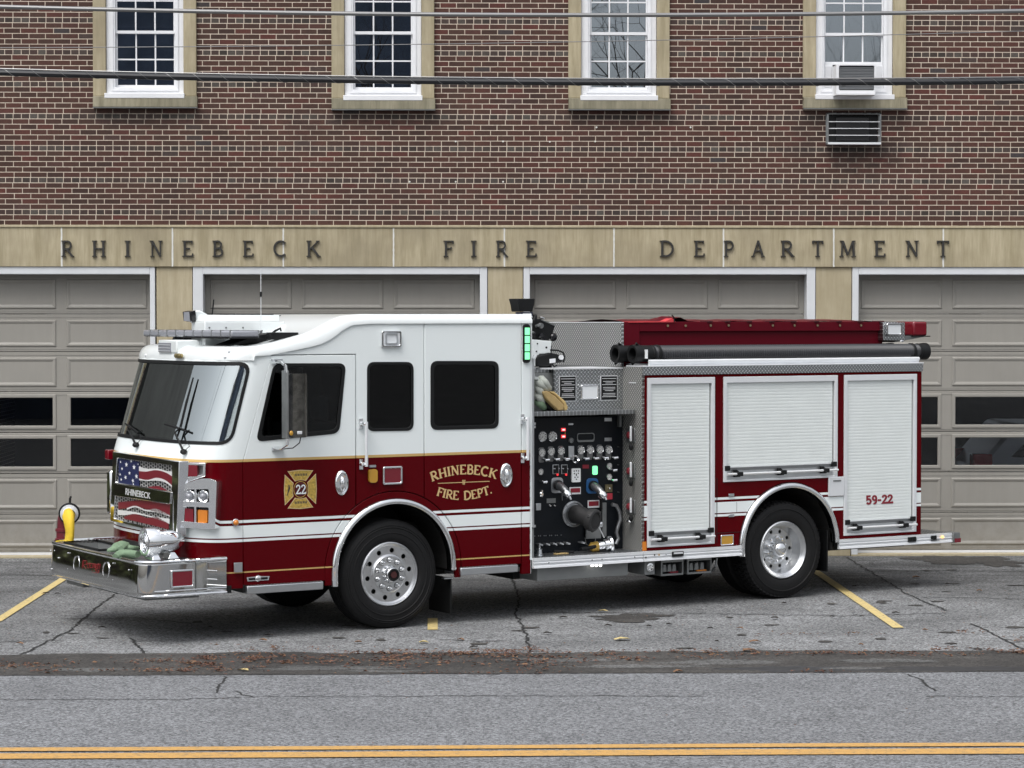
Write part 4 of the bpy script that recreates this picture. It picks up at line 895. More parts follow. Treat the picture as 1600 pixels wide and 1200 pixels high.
# Maltese cross with number
def cross():
    a, b = S(444, 735.5, 0), S(494.5, 793.5, 0); cx, cz = (a.x+b.x)/2, (a.z+b.z)/2; hw, hh = (b.x-a.x)/2, (a.z-b.z)/2
    g = M['gold']; r0 = .40
    rim = MB(); fld = MB()
    for k in range(4):
        ang = k*pi/2; ca, sa = cos(ang), sin(ang)
        def rot(x, y): X = x*ca-y*sa; Y = x*sa+y*ca; return X, Y
        top = [(-.80+1.6*i/12, .93+.085*(1-abs((i-6)/6))**.5*(1)) for i in range(13)]; top[0] = (-.80, .97); top[-1] = (.80, .97)
        sh = top+[(.34, .42), (.2, .46), (0, .48), (-.2, .46), (-.34, .42)]
        P = [rot(x, y) for x, y in sh]; P2 = [rot(x*.93+0, (y-.7)*.9+.7) for x, y in sh]
        rim.add([(cx+x*hw, -.0012, cz+y*hh) for x, y in P], [tuple(range(len(P)))]); fld.add([(cx+x*hw, -.0016, cz+y*hh) for x, y in P2], [tuple(range(len(P2)))])
    o = rim.build('maltese_cross', mat('pale_gold', (.8, .6, .36), .4, .2), door1, smooth=0); fld.build('gold_field', g, o, smooth=0)
    MB().add([(cx+r0*hw*1.08*cos(2*pi*i/32), -.0018, cz+r0*hh*cos(0)*1.08*sin(2*pi*i/32)) for i in range(32)], [tuple(range(32))]).build('centre_ring', M['gold'], o, smooth=0)
    MB().add([(cx+r0*hw*cos(2*pi*i/32), -.0022, cz+r0*hh*sin(2*pi*i/32)) for i in range(32)], [tuple(range(32))]).build('centre_disc', M['red'], o, smooth=0)
    t = MB(); h = .088
    for i, ch in enumerate('22'): put_glyph(t, ch, lambda x, y, e: (cx+.003+(i-1)*.056+x*.085, -.0027-e, cz-h/2+y*h), 0, .16)
    t.build('number_22', M['decal_white'], o, smooth=0, fix=False)
    t = MB()
    for rr_, n_, zz in ((0, 8, .70), (pi, 8, -.74)):
        for i in range(n_): t.add([(cx+hw*(-.36+.1*i), -.0023, cz+hh*zz), (cx+hw*(-.30+.1*i), -.0023, cz+hh*zz), (cx+hw*(-.29+.1*i), -.0023, cz+hh*(zz+.12)), (cx+hw*(-.34+.1*i), -.0023, cz+hh*(zz+.13))], [(0,1,2,3)])
    for k in range(5): t.add([(cx-hw*(.86-.04*k), -.0023, cz-hh*(.3-.12*k)), (cx-hw*(.82-.04*k), -.0023, cz-hh*(.32-.12*k)), (cx-hw*(.62+.02*k), -.0023, cz+hh*(.1+.04*k)), (cx-hw*(.68+.02*k), -.0023, cz+hh*(.1+.04*k))], [(0,1,2,3)])
    t.build('emblem_marks', M['interior'], o, smooth=0, fix=False)
cross()
def arc_text(txt, y_side, y_mid, px0, px1, hpx, mname, rise):   # gold letters along a shallow arc
    a, b = S(px0, y_side, 0), S(px1, y_side, 0); t = MB(); W_ = b.x-a.x; advs = [GL[c][0] if c != ' ' else .55 for c in txt]; tot = sum(advs); x = 0; h = hpx*.00655
    zc = ZS((px0+px1)/2, y_mid, 0); zs = ZS((px0+px1)/2, y_side, 0)
    for ch, ad in zip(txt, advs):
        k = (x+ad/2)/tot; q = 2*k-1; dz = (zs-zc)*q*q; sl_ = math.atan((zs-zc)*2*q*2/W_)
        if ch != ' ':
            sc = W_/tot; ox = a.x+k*W_; oz = zc+dz
            def fn(X, Y, e):
                lx = (X-ad/2)*sc*.98; lz = Y*h; return (ox+lx*cos(sl_)-lz*sin(sl_), -.0015-e, oz+lx*sin(sl_)+lz*cos(sl_))
            put_glyph(t, ch, fn, 0, .19, .09)
        x += ad
    t.build('gold_lettering', M['gold_flat'], door2, smooth=0, fix=False)
M['gold_flat'] = mat('gold_lettering', (.66, .47, .22), .45, .15, var=.1, vs=30)
arc_text('RHINEBECK', 751, 741, 674, 775, 14.5, 0, 1); arc_text('FIRE DEPT.', 772, 781, 681, 770, 13.5, 0, -1)
mb = MB(); z = ZS(725, 753.5); mb.add([(US(684, 753), -.0015, z-.004), (US(765, 753), -.0015, z-.004), (US(765, 753), -.0015, z+.003), (US(684, 753), -.0015, z+.003)], [(0,1,2,3)])
c = S(724.5, 753.5)
for k in (-1, 0, 1): mb.add([(c.x+k*.014-.004, -.0016, z+.024), (c.x+k*.014+.004, -.0016, z+.024), (c.x+k*.009+.003, -.0016, z-.024), (c.x+k*.009-.003, -.0016, z-.024)], [(0,1,2,3)])
mb.build('gold_rule', M['gold_flat'], door2, smooth=0)
# --- mirror
def mirror():
    v = -.30
    a, b = S(447, 584, v), S(480, 683, v); m_ = MB(); y0, y1 = v-.0, v+.13
    hd = plate('mirror', M['chrome_dark'], tr, rrect(a.x+.02, b.z, b.x, a.z, .02), [], lambda x, y, t: (x, v-.05*sin(pi*(x-a.x)/(b.x-a.x))+t, y), .13, cx=[a.x+.02+(b.x-a.x-.02)*i/12 for i in range(1, 12)], bev=0, smooth=50)
    MB().box((a.x, v-.02, b.z-.01), (a.x+.022, v+.1, a.z+.03)).build('mirror_edge', M['steel_dark'], hd, bev=.006)
    p = [S(425, 566, -.01), S(440, 566, v*.5), S(446, 572, v), S(447, 582, v)]
    q = [S(427, 700, -.01), S(441, 700, v*.5), S(449, 694, v), S(450, 684, v)]
    MB().tube(p, .016, 10).build('upper_arm', M['chrome'], hd); MB().tube(q, .016, 10).build('lower_arm', M['chrome'], hd)
    m_ = MB(); c = S(432, 564, 0); m_.box((c.x-.06, -.04, c.z-.015), (c.x+.05, -.0, c.z+.02)); m_.build('mounting_foot', M['alu'], hd, bev=.004); m_ = MB(); c = S(433, 701, 0); m_.box((c.x-.06, -.04, c.z-.02), (c.x+.05, -.0, c.z+.015)); m_.build('mounting_foot', M['alu'], hd, bev=.004)
    MB().tube([S(470, 683, v), S(468, 692, v), S(458, 700, v*.6), S(438, 702, -.03)], .005, 6).build('cable_loop', M['black'], hd)
    c = S(456, 677, v-.06); MB().sphere((c.x, v-.05, c.z), .02, 12, (1, .5, 1.2)).build('amber_repeater', M['amber_dim'], hd); c = S(469, 676, v-.06); MB().box((c.x-.025, v-.055, c.z-.016), (c.x+.025, v-.04, c.z+.014)).build('mirror_tag', M['alu_light'], hd, bev=.004)
M['chrome_dark'] = mat('mirror_back_steel', (.17, .165, .15), .16, 1, var=.5, vs=14)
mirror()
# --- grille: all on the plane across the nose
UG = -2.165
def g2(px, py, u=UG): p = U(px, py, u); return (p.y, p.z)
def fr_(u0): return lambda y, z, t: (u0+t, y, z)
gr = plate('grille_frame', M['chrome'], tr, [g2(*p) for p in ((176,705.5),(280,721),(276,838),(172,814))], [[g2(*p) for p in ((183,715.5),(268.5,727.5),(268,768),(180,753.5))], [g2(*p) for p in ((180,775),(265.5,788.5),(264.5,832),(177.5,810))]], fr_(UG), .10, bev=.006)
plate('name_bar', M['bumper'], gr, [g2(*p) for p in ((179,755),(268.5,769),(267,787),(178,774))], [], fr_(UG-.012), .012, bev=.003)
def gp(name, m, pts, u): return MB().prism([(u, *g2(x, y)) for x, y in pts], (.004, 0, 0)).build(name, m, gr, smooth=0)
MESHM = mat('perforated_mesh', (.3, .3, .3), .45, .3); t_ = NT(MESHM); X_, Y_, Z_ = t_.xyz()
_p = t_.m('SUBTRACT', t_.m('FRACT', t_.m('MULTIPLY', Y_, 17)), .5); _q = t_.m('SUBTRACT', t_.m('FRACT', t_.m('ADD', t_.m('MULTIPLY', Z_, 30), t_.m('MULTIPLY', t_.m('FLOOR', t_.m('MULTIPLY', Y_, 17)), .5))), .5)
t_.color(t_.mix(t_.rng(t_.m('ADD', t_.m('MULTIPLY', _p, _p), t_.m('MULTIPLY', _q, _q)), .13, .19, 0, 1), (.004, .004, .005), (.42, .42, .41)))
gp('mesh_panel', MESHM, [(180,712),(270,725),(270,772),(180,756)], UG+.03); gp('mesh_panel', MESHM, [(178,774),(267,787),(267,836),(176,811)], UG+.03)
def wave(m, top, bot, nm='flag_stripe', u=UG+.018):
    def sm(pts):
        out = []; n = len(pts)
        for i in range(n-1):
            for k in range(6):
                t = k/6; p0 = pts[max(0, i-1)]; p1 = pts[i]; p2 = pts[i+1]; p3 = pts[min(n-1, i+2)]
                out.append(tuple(.5*((2*p1[a])+(-p0[a]+p2[a])*t+(2*p0[a]-5*p1[a]+4*p2[a]-p3[a])*t*t+(-p0[a]+3*p1[a]-3*p2[a]+p3[a])*t**3) for a in (0, 1)))
        out.append(pts[-1]); return out
    T, Bt = sm(top), sm(bot); n = min(len(T), len(Bt))
    if len(T) != len(Bt): T = T[:n-1]+[T[-1]]; Bt = Bt[:n-1]+[Bt[-1]]
    mb = MB(); P = [(u, *g2(*p)) for p in T]; Q = [(u, *g2(*p)) for p in Bt]; mb.grid([P, Q]); mb.build(nm, m, gr, smooth=0, solid=.004)
def zz(pts): return [(165+x/7.5, 690+y/7.5) for x, y in pts]   # measured on an enlargement
Rr_, Ww_ = mat('flag_red', (.17, .012, .022), .4), mat('flag_white', (.68, .68, .67), .4)
wave(Ww_, zz([(372,290),(460,318),(600,318),(690,345),(765,350)]), zz([(372,345),(460,352),(570,335),(680,360),(765,410)]))
wave(Rr_, zz([(372,345),(460,352),(570,335),(680,360),(765,410)]), zz([(372,432),(470,450),(580,425),(680,452),(765,520)]))
wave(Ww_, zz([(372,432),(470,450),(580,425),(680,452),(765,520)]), zz([(372,452),(470,462),(580,458),(680,480),(765,540)]))
wave(Rr_, zz([(480,530),(540,525),(600,522),(640,540),(700,572)]), zz([(480,536),(540,552),(600,560),(640,566),(700,576)]))
wave(Rr_, zz([(130,712),(250,700),(400,690),(560,712),(740,740)]), zz([(130,795),(230,780),(330,755),(480,800),(740,870)]))
wave(Ww_, zz([(230,780),(330,752),(450,800),(580,790),(740,868)]), zz([(230,800),(330,772),(450,815),(580,830),(740,880)]))
wave(Ww_, zz([(122,800),(220,812),(340,830),(540,880),(728,905)]), zz([(122,860),(220,862),(330,850),(540,895),(728,965)]))
wave(Rr_, zz([(200,880),(330,850),(460,895),(580,888),(718,960)]), zz([(200,905),(330,935),(460,965),(580,995),(718,1028)]))
gp('flag_canton', M['navy'], zz([(138,195),(375,240),(375,522),(132,485)]), UG+.016)
mb = MB()
for x, y, r in [(228,270,30),(318,300,32),(218,420,28),(346,408,30),(160,240,16),(178,318,20),(265,370,24),(155,385,18),(305,460,26),(168,445,20),(285,230,20),(365,265,12),(310,500,14)]:
    cy, cz = g2(*zz([(x, y)])[0]); rr_ = r/7.5*.0068; P = []
    for i in range(10):
        a = pi/2+pi*i/5+(x % 3)*.2; q = rr_ if i % 2 == 0 else rr_*.38; P.append((UG+.0135, cy-q*cos(a)*1.7, cz+q*sin(a)))
    mb.add(P+[(UG+.0135, cy, cz)], [(10, i, (i+1) % 10) for i in range(10)])
mb.build('flag_stars', M['decal_white'], gr, smooth=0, fix=False)
# name on the bar
vf = text2d('RHINEBECK', 1.0, 1.0); xs = [p[0] for p in vf[0]]; ys = [p[1] for p in vf[0]]; x0, x1, y0, y1 = min(xs), max(xs), min(ys), max(ys)
c00, c10, c01, c11 = [Vector(g2(*zz([p])[0], UG-.0135)) for p in ((232,622),(522,672),(236,545),(525,600))]
def nm(x, y):
    a = (x-x0)/(x1-x0); b = (y-y0)/(y1-y0); p = c00*(1-a)*(1-b)+c10*a*(1-b)+c01*(1-a)*b+c11*a*b; return (UG-.0135, p.x, p.y)
M['bold'] = mat('name_white', (.85, .86, .86), .4)
for dx in (0, .02, -.02):
    mb = MB(); put2d(mb, vf, lambda x, y: (UG-.0135-abs(dx)*.001, nm(x+dx, y)[1], nm(x, y)[2])); mb.build('name_letters', M['bold'], gr, smooth=0, fix=False)
# red underlay below the grille and lower valance opening
gp2 = MB(); gp2.prism([(UG+.01, *g2(*p)) for p in ((190,842),(262,858),(262,868),(190,868))], (.03, 0, 0)); gp2.build('tow_opening', M['black_rough'], gr, smooth=0)
# corner chrome: plane slanting round the nose corner
H0 = Vector((-2.165, .34, 0)); H1 = Vector((-1.87, -.035, 0)); Hd = (H1-H0); Hd.normalize(); Hn = Vector((-Hd.y*-1*-1, Hd.x, 0)); Hn = Vector((Hd.y, -Hd.x, 0)); Hn = Hn if Hn.x < 0 else -Hn
HnW = EU*Hn.x+EV*Hn.y; H0W = TO+EU*H0.x+EV*H0.y
def hp_(px, py, off=0.0):
    P = hit(px, py, H0W+HnW*off, HnW)-TO; L = Vector((P.dot(EU), P.dot(EV), P.z)); return ((L-H0).dot(Hd), L.z)
def hf(off): return lambda a, z, t: (H0.x+Hd.x*a+Hn.x*(off-t), H0.y+Hd.y*a+Hn.y*(off-t), z)
def hplate(name, m, pts, holes=(), off=0.0, th=.03, par=None, bev=.004, r=0):
    f = (lambda ps: rpoly([hp_(x, y, off) for x, y in ps], r, 5)) if r else (lambda ps: [hp_(x, y, off) for x, y in ps])
    return plate(name, m, par or tr, f(pts), [f(h) for h in holes], hf(off), th, bev=bev)
rb = hplate('warning_light_housing', CHR, [(283,722.5),(320.5,723.5),(320.5,744),(283,757)], [[(290,726.5),(317,727.5),(316.5,741.5),(290,746)]], 0, .10)
hplate('housing_back', M['steel_dark'], [(284,723),(320,724),(320,744),(284,756)], (), -.04, .02, rb)
hplate('red_lens', M['red_lens'], [(291.5,726.5),(308,727.5),(308,744.5),(291.5,744.5)], (), .004, .03, rb, r=.01)
cc = hplate('chrome_column', CHR, [(271,726),(283,722),(277,760),(275.5,838),(268,834),(268.5,775)], (), .0, .16, bev=.02)
hb = hplate('headlight_bezel', CHR, [(280.5,758),(315,748),(329,748),(338.5,752),(336,827),(276,824)], [[(283,765),(326,764),(327,785),(281,783)], [(281,791),(326,793),(325.5,818),(278,814)]], .02, .12, bev=.012, r=.015)
hplate('housing_back', M['black_gloss'], [(280,760),(332,758),(332,822),(277,820)], (), -.03, .02, hb)
hplate('divider', CHR, [(303.5,764),(306.5,764),(306.5,818),(303.5,818)], (), .015, .03, hb, bev=.002)
for x in (295.5, 316.5):
    a, z = hp_(x, 775.5); o = hf(.0)(a, z, 0); MB().lathe([(.058, 0), (.06, .01), (.05, .016), (.03, .0), (.001, -.008)], Vector(o)-Hn*.018, Hn, 24).build('headlight', M['chrome'], hb, smooth=50)
    MB().sphere(Vector(o)-Hn*.01, .032, 14).build('headlight_lens', M['grey_lens'], hb)
hplate('turn_signal_red', M['red_lens'], [(288.5,794),(302,795.5),(302,816),(288.5,815)], (), .0, .03, hb, r=.01); hplate('turn_signal_amber', M['amber_lens'], [(309,796.5),(324,797.5),(323.5,817),(309,817)], (), .0, .03, hb, r=.012)
# far corner bits seen in profile
mb = MB(); c = U(171.5, 720, -2.0); mb.box((c.x-.05, c.y-.08, 1.62), (c.x+.04, c.y+.01, 1.72)); mb.build('far_red_light', M['red_lens'], tr, bev=.008)
mb = MB(); c = U(172.5, 770, -2.0); mb.box((c.x-.06, c.y-.16, 1.06), (c.x+.06, c.y-.03, 1.52)); o = mb.build('far_headlight_bezel', CHR, tr, bev=.03); mb = MB(); mb.box((c.x-.04, c.y-.05, 1.2), (c.x+.03, c.y-.02, 1.36)); mb.build('far_signal', M['red_lens'], o, bev=.005)
# wipers
def fz(s, z, off=-.03): return Vector(front(off)(s, z, 0))
def fs(px, py, off=-.03):   # find (s,z) on the nose surface under a pixel
    best = None
    for i in range(0, 241):
        s = LT_*i/240; z = 1.9
        for _ in range(4):
            P = fz(s, z, off); W_ = TO+EU*P.x+EV*P.y+Vector((0, 0, P.z))-CP; d = W_.dot(CF); yy = 600-FPX*W_.dot(CU)/d; z += (yy-py)*d/FPX
        P = fz(s, z, off); W_ = TO+EU*P.x+EV*P.y+Vector((0, 0, P.z))-CP; d = W_.dot(CF); xx = 800+FPX*W_.dot(CR)/d; e = abs(xx-px)
        nrm_ok = s < LT_*.93
        if nrm_ok and (best is None or e < best[0]): best = (e, P)
    return best[1]
for hub_, arm, bl_ in (((287,706), (273,676), [(302,590),(291,630),(282,668),(276,686)]), ((212,695), (201,672), [(196,662),(206,669),(216,677)])):
    pv = fs(*hub_, -.03); o = MB().sphere(pv, .035, 12, (1, 1, .8)).build('wiper', M['black'], tr)
    MB().tube([pv, fs(*arm, -.05), fs(*bl_[len(bl_)//2], -.045)], .011, 8).build('wiper_arm', M['black'], o)
    MB().tube([fs(*p, -.02) for p in bl_], [.008, .013, .013, .008][:len(bl_)], 8).build('wiper_blade', M['black'], o)
    MB().tube([pv, fs(hub_[0]+9, hub_[1]-9, -.02), fs(hub_[0]+6, hub_[1]-16, -.02), fs(hub_[0]-2, hub_[1]-12, -.02)], .004, 6).build('washer_hose', M['black'], o)
MB().tube([fs(258, 663, -.03), fs(276, 668, -.03), fs(292, 674, -.03)], .011, 8).build('wiper_blade_stub', M['black'], tr)
# --- roof fittings
lbz = 2.915; mb = MB(); mb.box((-1.62, .22, lbz-.035), (-1.32, 2.42, lbz+.035)); lb = mb.build('light_bar', M['grey_lens'], tr, bev=.02)
for i in range(10): y = .24+.22*i; MB().box((-1.623, y-.005, lbz-.0345), (-1.317, y+.005, lbz+.0365)).build('divider', M['steel_dark'], lb, smooth=0)
MB().box((-1.6, .25, lbz-.02), (-1.34, 2.4, lbz+.02)).build('reflector_bank', M['clear_lens'], lb, smooth=0)
MB().box((-1.63, .2, lbz-.045), (-1.31, 1.4, lbz-.036)).build('bar_tray', M['black'], lb, smooth=0)
mb = MB(); mb.prism([(-1.62, .3, 2.80), (-1.0, .3, 2.86), (-1.0, .3, 2.93), (-1.35, .3, 2.90), (-1.45, .3, 2.86)], (0, .35, 0)); mb.box((-1.25, .12, 2.86), (-.95, .22, 2.93)); mb.build('bar_bracket', M['black'], lb, bev=.006)
mb = MB(); mb.prism([(-1.55, 1.6, 2.79), (-1.35, 1.6, 2.79), (-1.35, 1.6, 2.88), (-1.5, 1.6, 2.88)], (0, .3, 0)); mb.build('bar_bracket', M['black'], lb, bev=.006)
# roof console (white boxed unit)
xa_, xb_ = U(320, 505, -1.1), U(392, 505, -.8)
mb = MB(); y0_ = .95
A_1 = S(320, 504, y0_); A_2 = S(395, 504, y0_); zt_ = ZS(340, 492, y0_)
mb.box((A_1.x, y0_, 2.80), (A_2.x+.35, 1.28, ZS(340, 502.5, y0_))); ub = mb.build('roof_console', M['white'], tr, bev=.008)
P_ = [(A_1.x, y0_), (A_2.x, y0_), (A_2.x+.35, y0_+.12), (A_2.x+.35, 1.28), (A_1.x, 1.28)]; z0_ = ZS(340, 502.5, y0_)
mb = MB(); mb.add([(x, y, z0_) for x, y in P_]+[(x+(.05 if i in (0, 4) else 0)*1, y+(.07 if i < 2 else 0), zt_) for i, (x, y) in enumerate(P_)], [tuple(range(5)), tuple(range(9, 4, -1))]+[(i, i+5, (i+1) % 5+5, (i+1) % 5) for i in range(5)]); mb.build('console_cap', M['white'], ub, bev=.006)
for x in (327, 353, 379.5): c = S(x, 512, y0_); MB().cyl((c.x, y0_+.001, c.z), (0, -1, 0), .009, .008, 8).build('bolt', M['steel_dark'], ub)
a_, b_ = S(297.5, 510, 1.1), S(321, 525, 1.1); MB().box((a_.x+.1, 1.1, b_.z), (b_.x, 1.26, a_.z)).build('console_nose', M['white'], ub, bev=.006)
mb = MB(); c = S(404, 521, .7); mb.box((c.x-.03, .6, 2.82), (c.x+.5, 1.2, 2.89)); mb.tube([S(420, 525, .7), S(430, 517, .7), S(438, 513, .7), S(440, 520, .7), S(434, 528, .7)], .012, 8); mb.tube([S(440, 528, .7), S(452, 523, .7), S(462, 518, .7)], .01, 8); mb.build('roof_wiring', M['black'], tr, bev=0)
# camera-like spotlight
c = S(310, 497, 1.25); mb = MB(); 
mb.prism([Vector((S(x, y, 1.2).x, 1.2, S(x, y, 1.2).z)) for x, y in ((304,485.5),(312,484.5),(319,488),(325,491),(328,499),(326,505),(307,505),(306,503))], (0, .16, 0)); sp_ = mb.build('roof_spotlight', M['white'], tr, bev=.015)
mb = MB(); mb.prism([Vector((S(x, y, 1.18).x, 1.18, S(x, y, 1.18).z)) for x, y in ((297.5,487),(306,485),(306.5,503),(299,501.5))], (0, .2, 0)); mb.build('lamp_hood', M['black_gloss'], sp_, bev=.006)
q0 = S(298, 494.5, 1.2); MB().box((q0.x-.012, 1.21, q0.z-.045), (q0.x+.01, 1.35, q0.z+.045)).build('lamp_glass', M['grey_lens'], sp_, bev=.003)
# low scanning light at the front edge
qa = U(252.5, 530, -1.84); 
mb = MB(); ya_, yb2 = U(291, 540, -1.80).y, U(253, 540, -1.80).y; zc0, zc1 = U(270, 552, -1.80).z, U(270, 531, -1.80).z
mb.box((-1.84, ya_+.15, zc0), (-1.58, yb2, zc1)); fl = mb.build('front_flood', M['white'], tr, bev=.015)
mb = MB(); mb.box((-1.848, ya_+.28, zc0+.012), (-1.84, yb2-.02, zc1-.03)); mb.build('flood_lens', M['grey_lens'], fl, smooth=0)
for k in range(3): MB().box((-1.852, ya_+.29, zc0+.02+k*.03), (-1.847, yb2-.03, zc0+.025+k*.03)).build('lens_bar', M['alu_light'], fl, smooth=0)
mb = MB(); mb.prism([(-1.6, ya_+.15, zc0), (-1.45, ya_+.15, zc0-.0), (-1.58, ya_+.15, zc1)], (0, .12, 0)); mb.build('flood_tail', M['white'], fl, bev=.005)
mb = MB(); mb.prism([(-1.80, yb2, zc0+.04), (-1.80, yb2+.14, zc0), (-1.80, yb2, zc0)], (.15, 0, 0)); mb.prism([(-1.80, yb2, zc1-.03), (-1.80, yb2+.13, zc0+.01), (-1.80, yb2, zc0)], (.12, 0, 0)); mb.build('flood_wing', M['black'], fl, smooth=0)
MB().tube([S(286, 531, 1.5), S(292, 533, 1.5), S(296, 528.5, 1.5), S(301, 530, 1.5), S(302, 538, 1.5)], .012, 8).build('flood_cord', M['black'], fl)
c = fs(279, 556, -.03); mb = MB(); mb.sphere(c, .05, 14, (.4, 1.4, .5)); mb.sphere((c.x, c.y-.07, c.z), .03, 10, (.5, 1, .8)); mb.sphere((c.x, c.y+.07, c.z), .03, 10, (.5, 1, .8)); mb.build('eagle_ornament', mat('brass', (.42, .34, .16), .3, .9), tr)
for x, y in ((228, 555), (352, 558), (357, 549)): c = fs(x, y, -.005); MB().sphere(c, .016, 8).build('marker_stud', M['clear_lens'], tr)
# antennas
a_, b_ = S(407.5, 420, .8), S(408.3, 541, .8); m0 = S(407.5, 459, .8)
o = MB().tube([(a_.x, .8, a_.z), (a_.x, .8, 2.86)], .0035, 6).build('antenna', M['alu_light'], tr); MB().tube([(a_.x, .8, m0.z-.03), (a_.x, .8, m0.z+.02)], .012, 8).build('antenna_coil', M['black'], o); MB().cyl((a_.x, .8, 2.86), (0, 0, 1), .02, .09, 10).build('antenna_base', M['chrome'], o)
a_, b_ = S(334, 468, 1.8), S(331.5, 492, 1.8); MB().tube([a_, b_], .007, 6).build('antenna', M['black'], tr)
mb = MB(); 
for x0_, x1_, y_ in ((358, 440, 492.5), (368, 392, 491), (398, 428, 491)): a_ = S(x0_, y_, 1.5); b_ = S(x1_, y_, 1.5); mb.box((a_.x, 1.5, 3.05), (b_.x, 1.9, a_.z))
mb.build('roof_vent', M['black'], tr, bev=.006)
# --- bumper
bo = [(-1.78, -.012), (-2.46, -.012)]+[(-2.46-.165*sin(pi/2*i/8), .153-.165*cos(pi/2*i/8)) for i in range(1, 9)]+[(-2.635, .3), (-2.645, 1.25), (-2.635, 2.2)]+[(-2.44-.19*cos(pi/2*i/8), 2.3+.21*sin(pi/2*i/8)) for i in range(0, 9)]+[(-1.78, 2.512)]
bo = [(x, y) for x, y in bo]; zb0, zb1 = .475, .792
def rim(z, off, r, nm, m):
    return MB().tube([(x+(-off if x < -2.4 else 0), y-(off if y < .1 else (-off if y > 2.4 else 0)), z) for x, y in bo], r, 10).build(nm, m, bmp)
mb = MB(); bulge = lambda z: .022*(1-((z-zb0)/(zb1-zb0))**1.6); rows = [[(x-(bulge(z) if x < -2.5 else bulge(z)*max(0, (-x-2.44)/.06)), y, z) for z in [zb0+(zb1-zb0)*k/10 for k in range(11)]] for x, y in bo]; mb.grid(rows); bmp = mb.build('bumper', M['bumper'], tr, smooth=60, solid=.006)
rim(zb1, .004, .017, 'top_rim', CHR); rim(zb0, .004, .016, 'bottom_rim', CHR); rim(zb0+.045, .002, .006, 'lower_bead', CHR)
well = [(-2.52, 1.35), (-2.16, 1.35), (-2.16, 2.32), (-2.52, 2.32)]
plate('bumper_deck', M['dp_top'], tr, bo, [well], lambda x, y, t: (x, y, zb1-.006-t), .01, smooth=0)
mb = MB(); d = .27
for i in range(4):
    a, b = well[i], well[(i+1) % 4]; mb.add([(a[0], a[1], zb1-.01), (b[0], b[1], zb1-.01), (b[0], b[1], zb1-d), (a[0], a[1], zb1-d)], [(0,1,2,3)])
mb.add([(x, y, zb1-d) for x, y in well], [(0,1,2,3)]); mb.build('hose_well', M['grey_metal'], tr, smooth=0)
mb = MB(); mb.tube([(x, y, zb1+.004) for x, y in well+well[:1]], .012, 6); mb.build('well_edge', M['black'], tr)
bezel_lamp(266, 891, 302, 916.5, -.014, CHR, M['red_lens'], bmp, 'bumper_light', .016, .02, .014)
MB().box((US(305.5, 900)-.002, -.0185, zb0+.02), (US(305.5, 900)+.002, -.012, zb1-.02)).build('plate_joint', M['steel_dark'], bmp, smooth=0)
for x, y in ((338.5, 892), (338.5, 905.5)): c = S(x, y, -.02); MB().sphere((c.x, -.014, c.z), .008, 8).build('rivet', CHR, bmp)
UB = -2.668
for x, y in ((118, 881.5), (164, 891.5)):
    c = U(x, y, UB); MB().lathe([(.085, 0), (.088, .012), (.078, .014), (.04, -.03), (.001, -.045)], (UB+.02, c.y, c.z), (-1, 0, 0), 28).build('air_horn', CHR, bmp, smooth=50)
for x, y in ((79, 860), (80, 889), (91, 871.5), (106, 864), (106, 889), (176.5, 880), (176.5, 906), (201, 890.5)): c = U(x, y, UB+.01); MB().sphere((UB+.012, c.y, c.z), .008, 8).build('rivet', CHR, bmp)
# red script (two short lines; the strokes as they read in the photograph)
mb = MB()
def scr(pts, r=.005): mb.tube([Vector((UB+.008, U(100+x/11.43, 860+y/11.43, UB+.008).y, U(100+x/11.43, 860+y/11.43, UB+.008).z)) for x, y in pts], r, 5)
for p in ([(335,330),(345,180),(400,190),(395,250),(345,260),(400,330)], [(420,220),(420,310),(450,315),(455,240)], [(470,225),(470,310),(505,310),(500,235),(470,235)], [(520,320),(520,250),(545,240),(555,320)], [(570,250),(600,245),(600,330),(570,330),(570,250)], [(610,240),(640,250),(630,330)], [(505,350),(510,400),(540,395)], [(550,345),(575,350),(570,405),(550,400)], [(590,350),(595,405),(625,395),(620,350)], [(340,190),(325,300)], [(400,250),(450,230),(640,260)]): scr(p)
mb.build('red_script', M['decal_script'], bmp, smooth=0)
# boxes under the bumper
mb = MB()
for (xa, ya, xb, yb2, dd) in ((112, 905, 131, 920, .3), (131, 908, 190, 927, .3), (190, 912, 280, 942, .5)):
    pass
b1 = U(103, 905, -2.5); b2 = U(130, 915, -2.5)
for (x0_, x1_, zl) in ((104, 130, U(120, 915.5, -2.5).z), (138, 182, U(160, 922, -2.5).z)):
    v0, v1 = U(x1_, 915, -2.5).y, U(x0_, 915, -2.5).y; o = MB().box((-2.5, v0, zl), (-2.1, v1, zb0-.005)).build('underside_box', M['grey_metal'], bmp, bev=.004)
v0, v1 = .25, U(190, 925, -2.52).y; MB().box((-2.55, .12, U(235, 941, -2.55).z), (-2.0, v1, zb0-.005)).build('underside_box', M['grey_metal'], bmp, bev=.004)
MB().box((-1.9, .0, .46), (-1.72, .3, .53)).build('corner_foot', M['black'], tr, bev=.004)
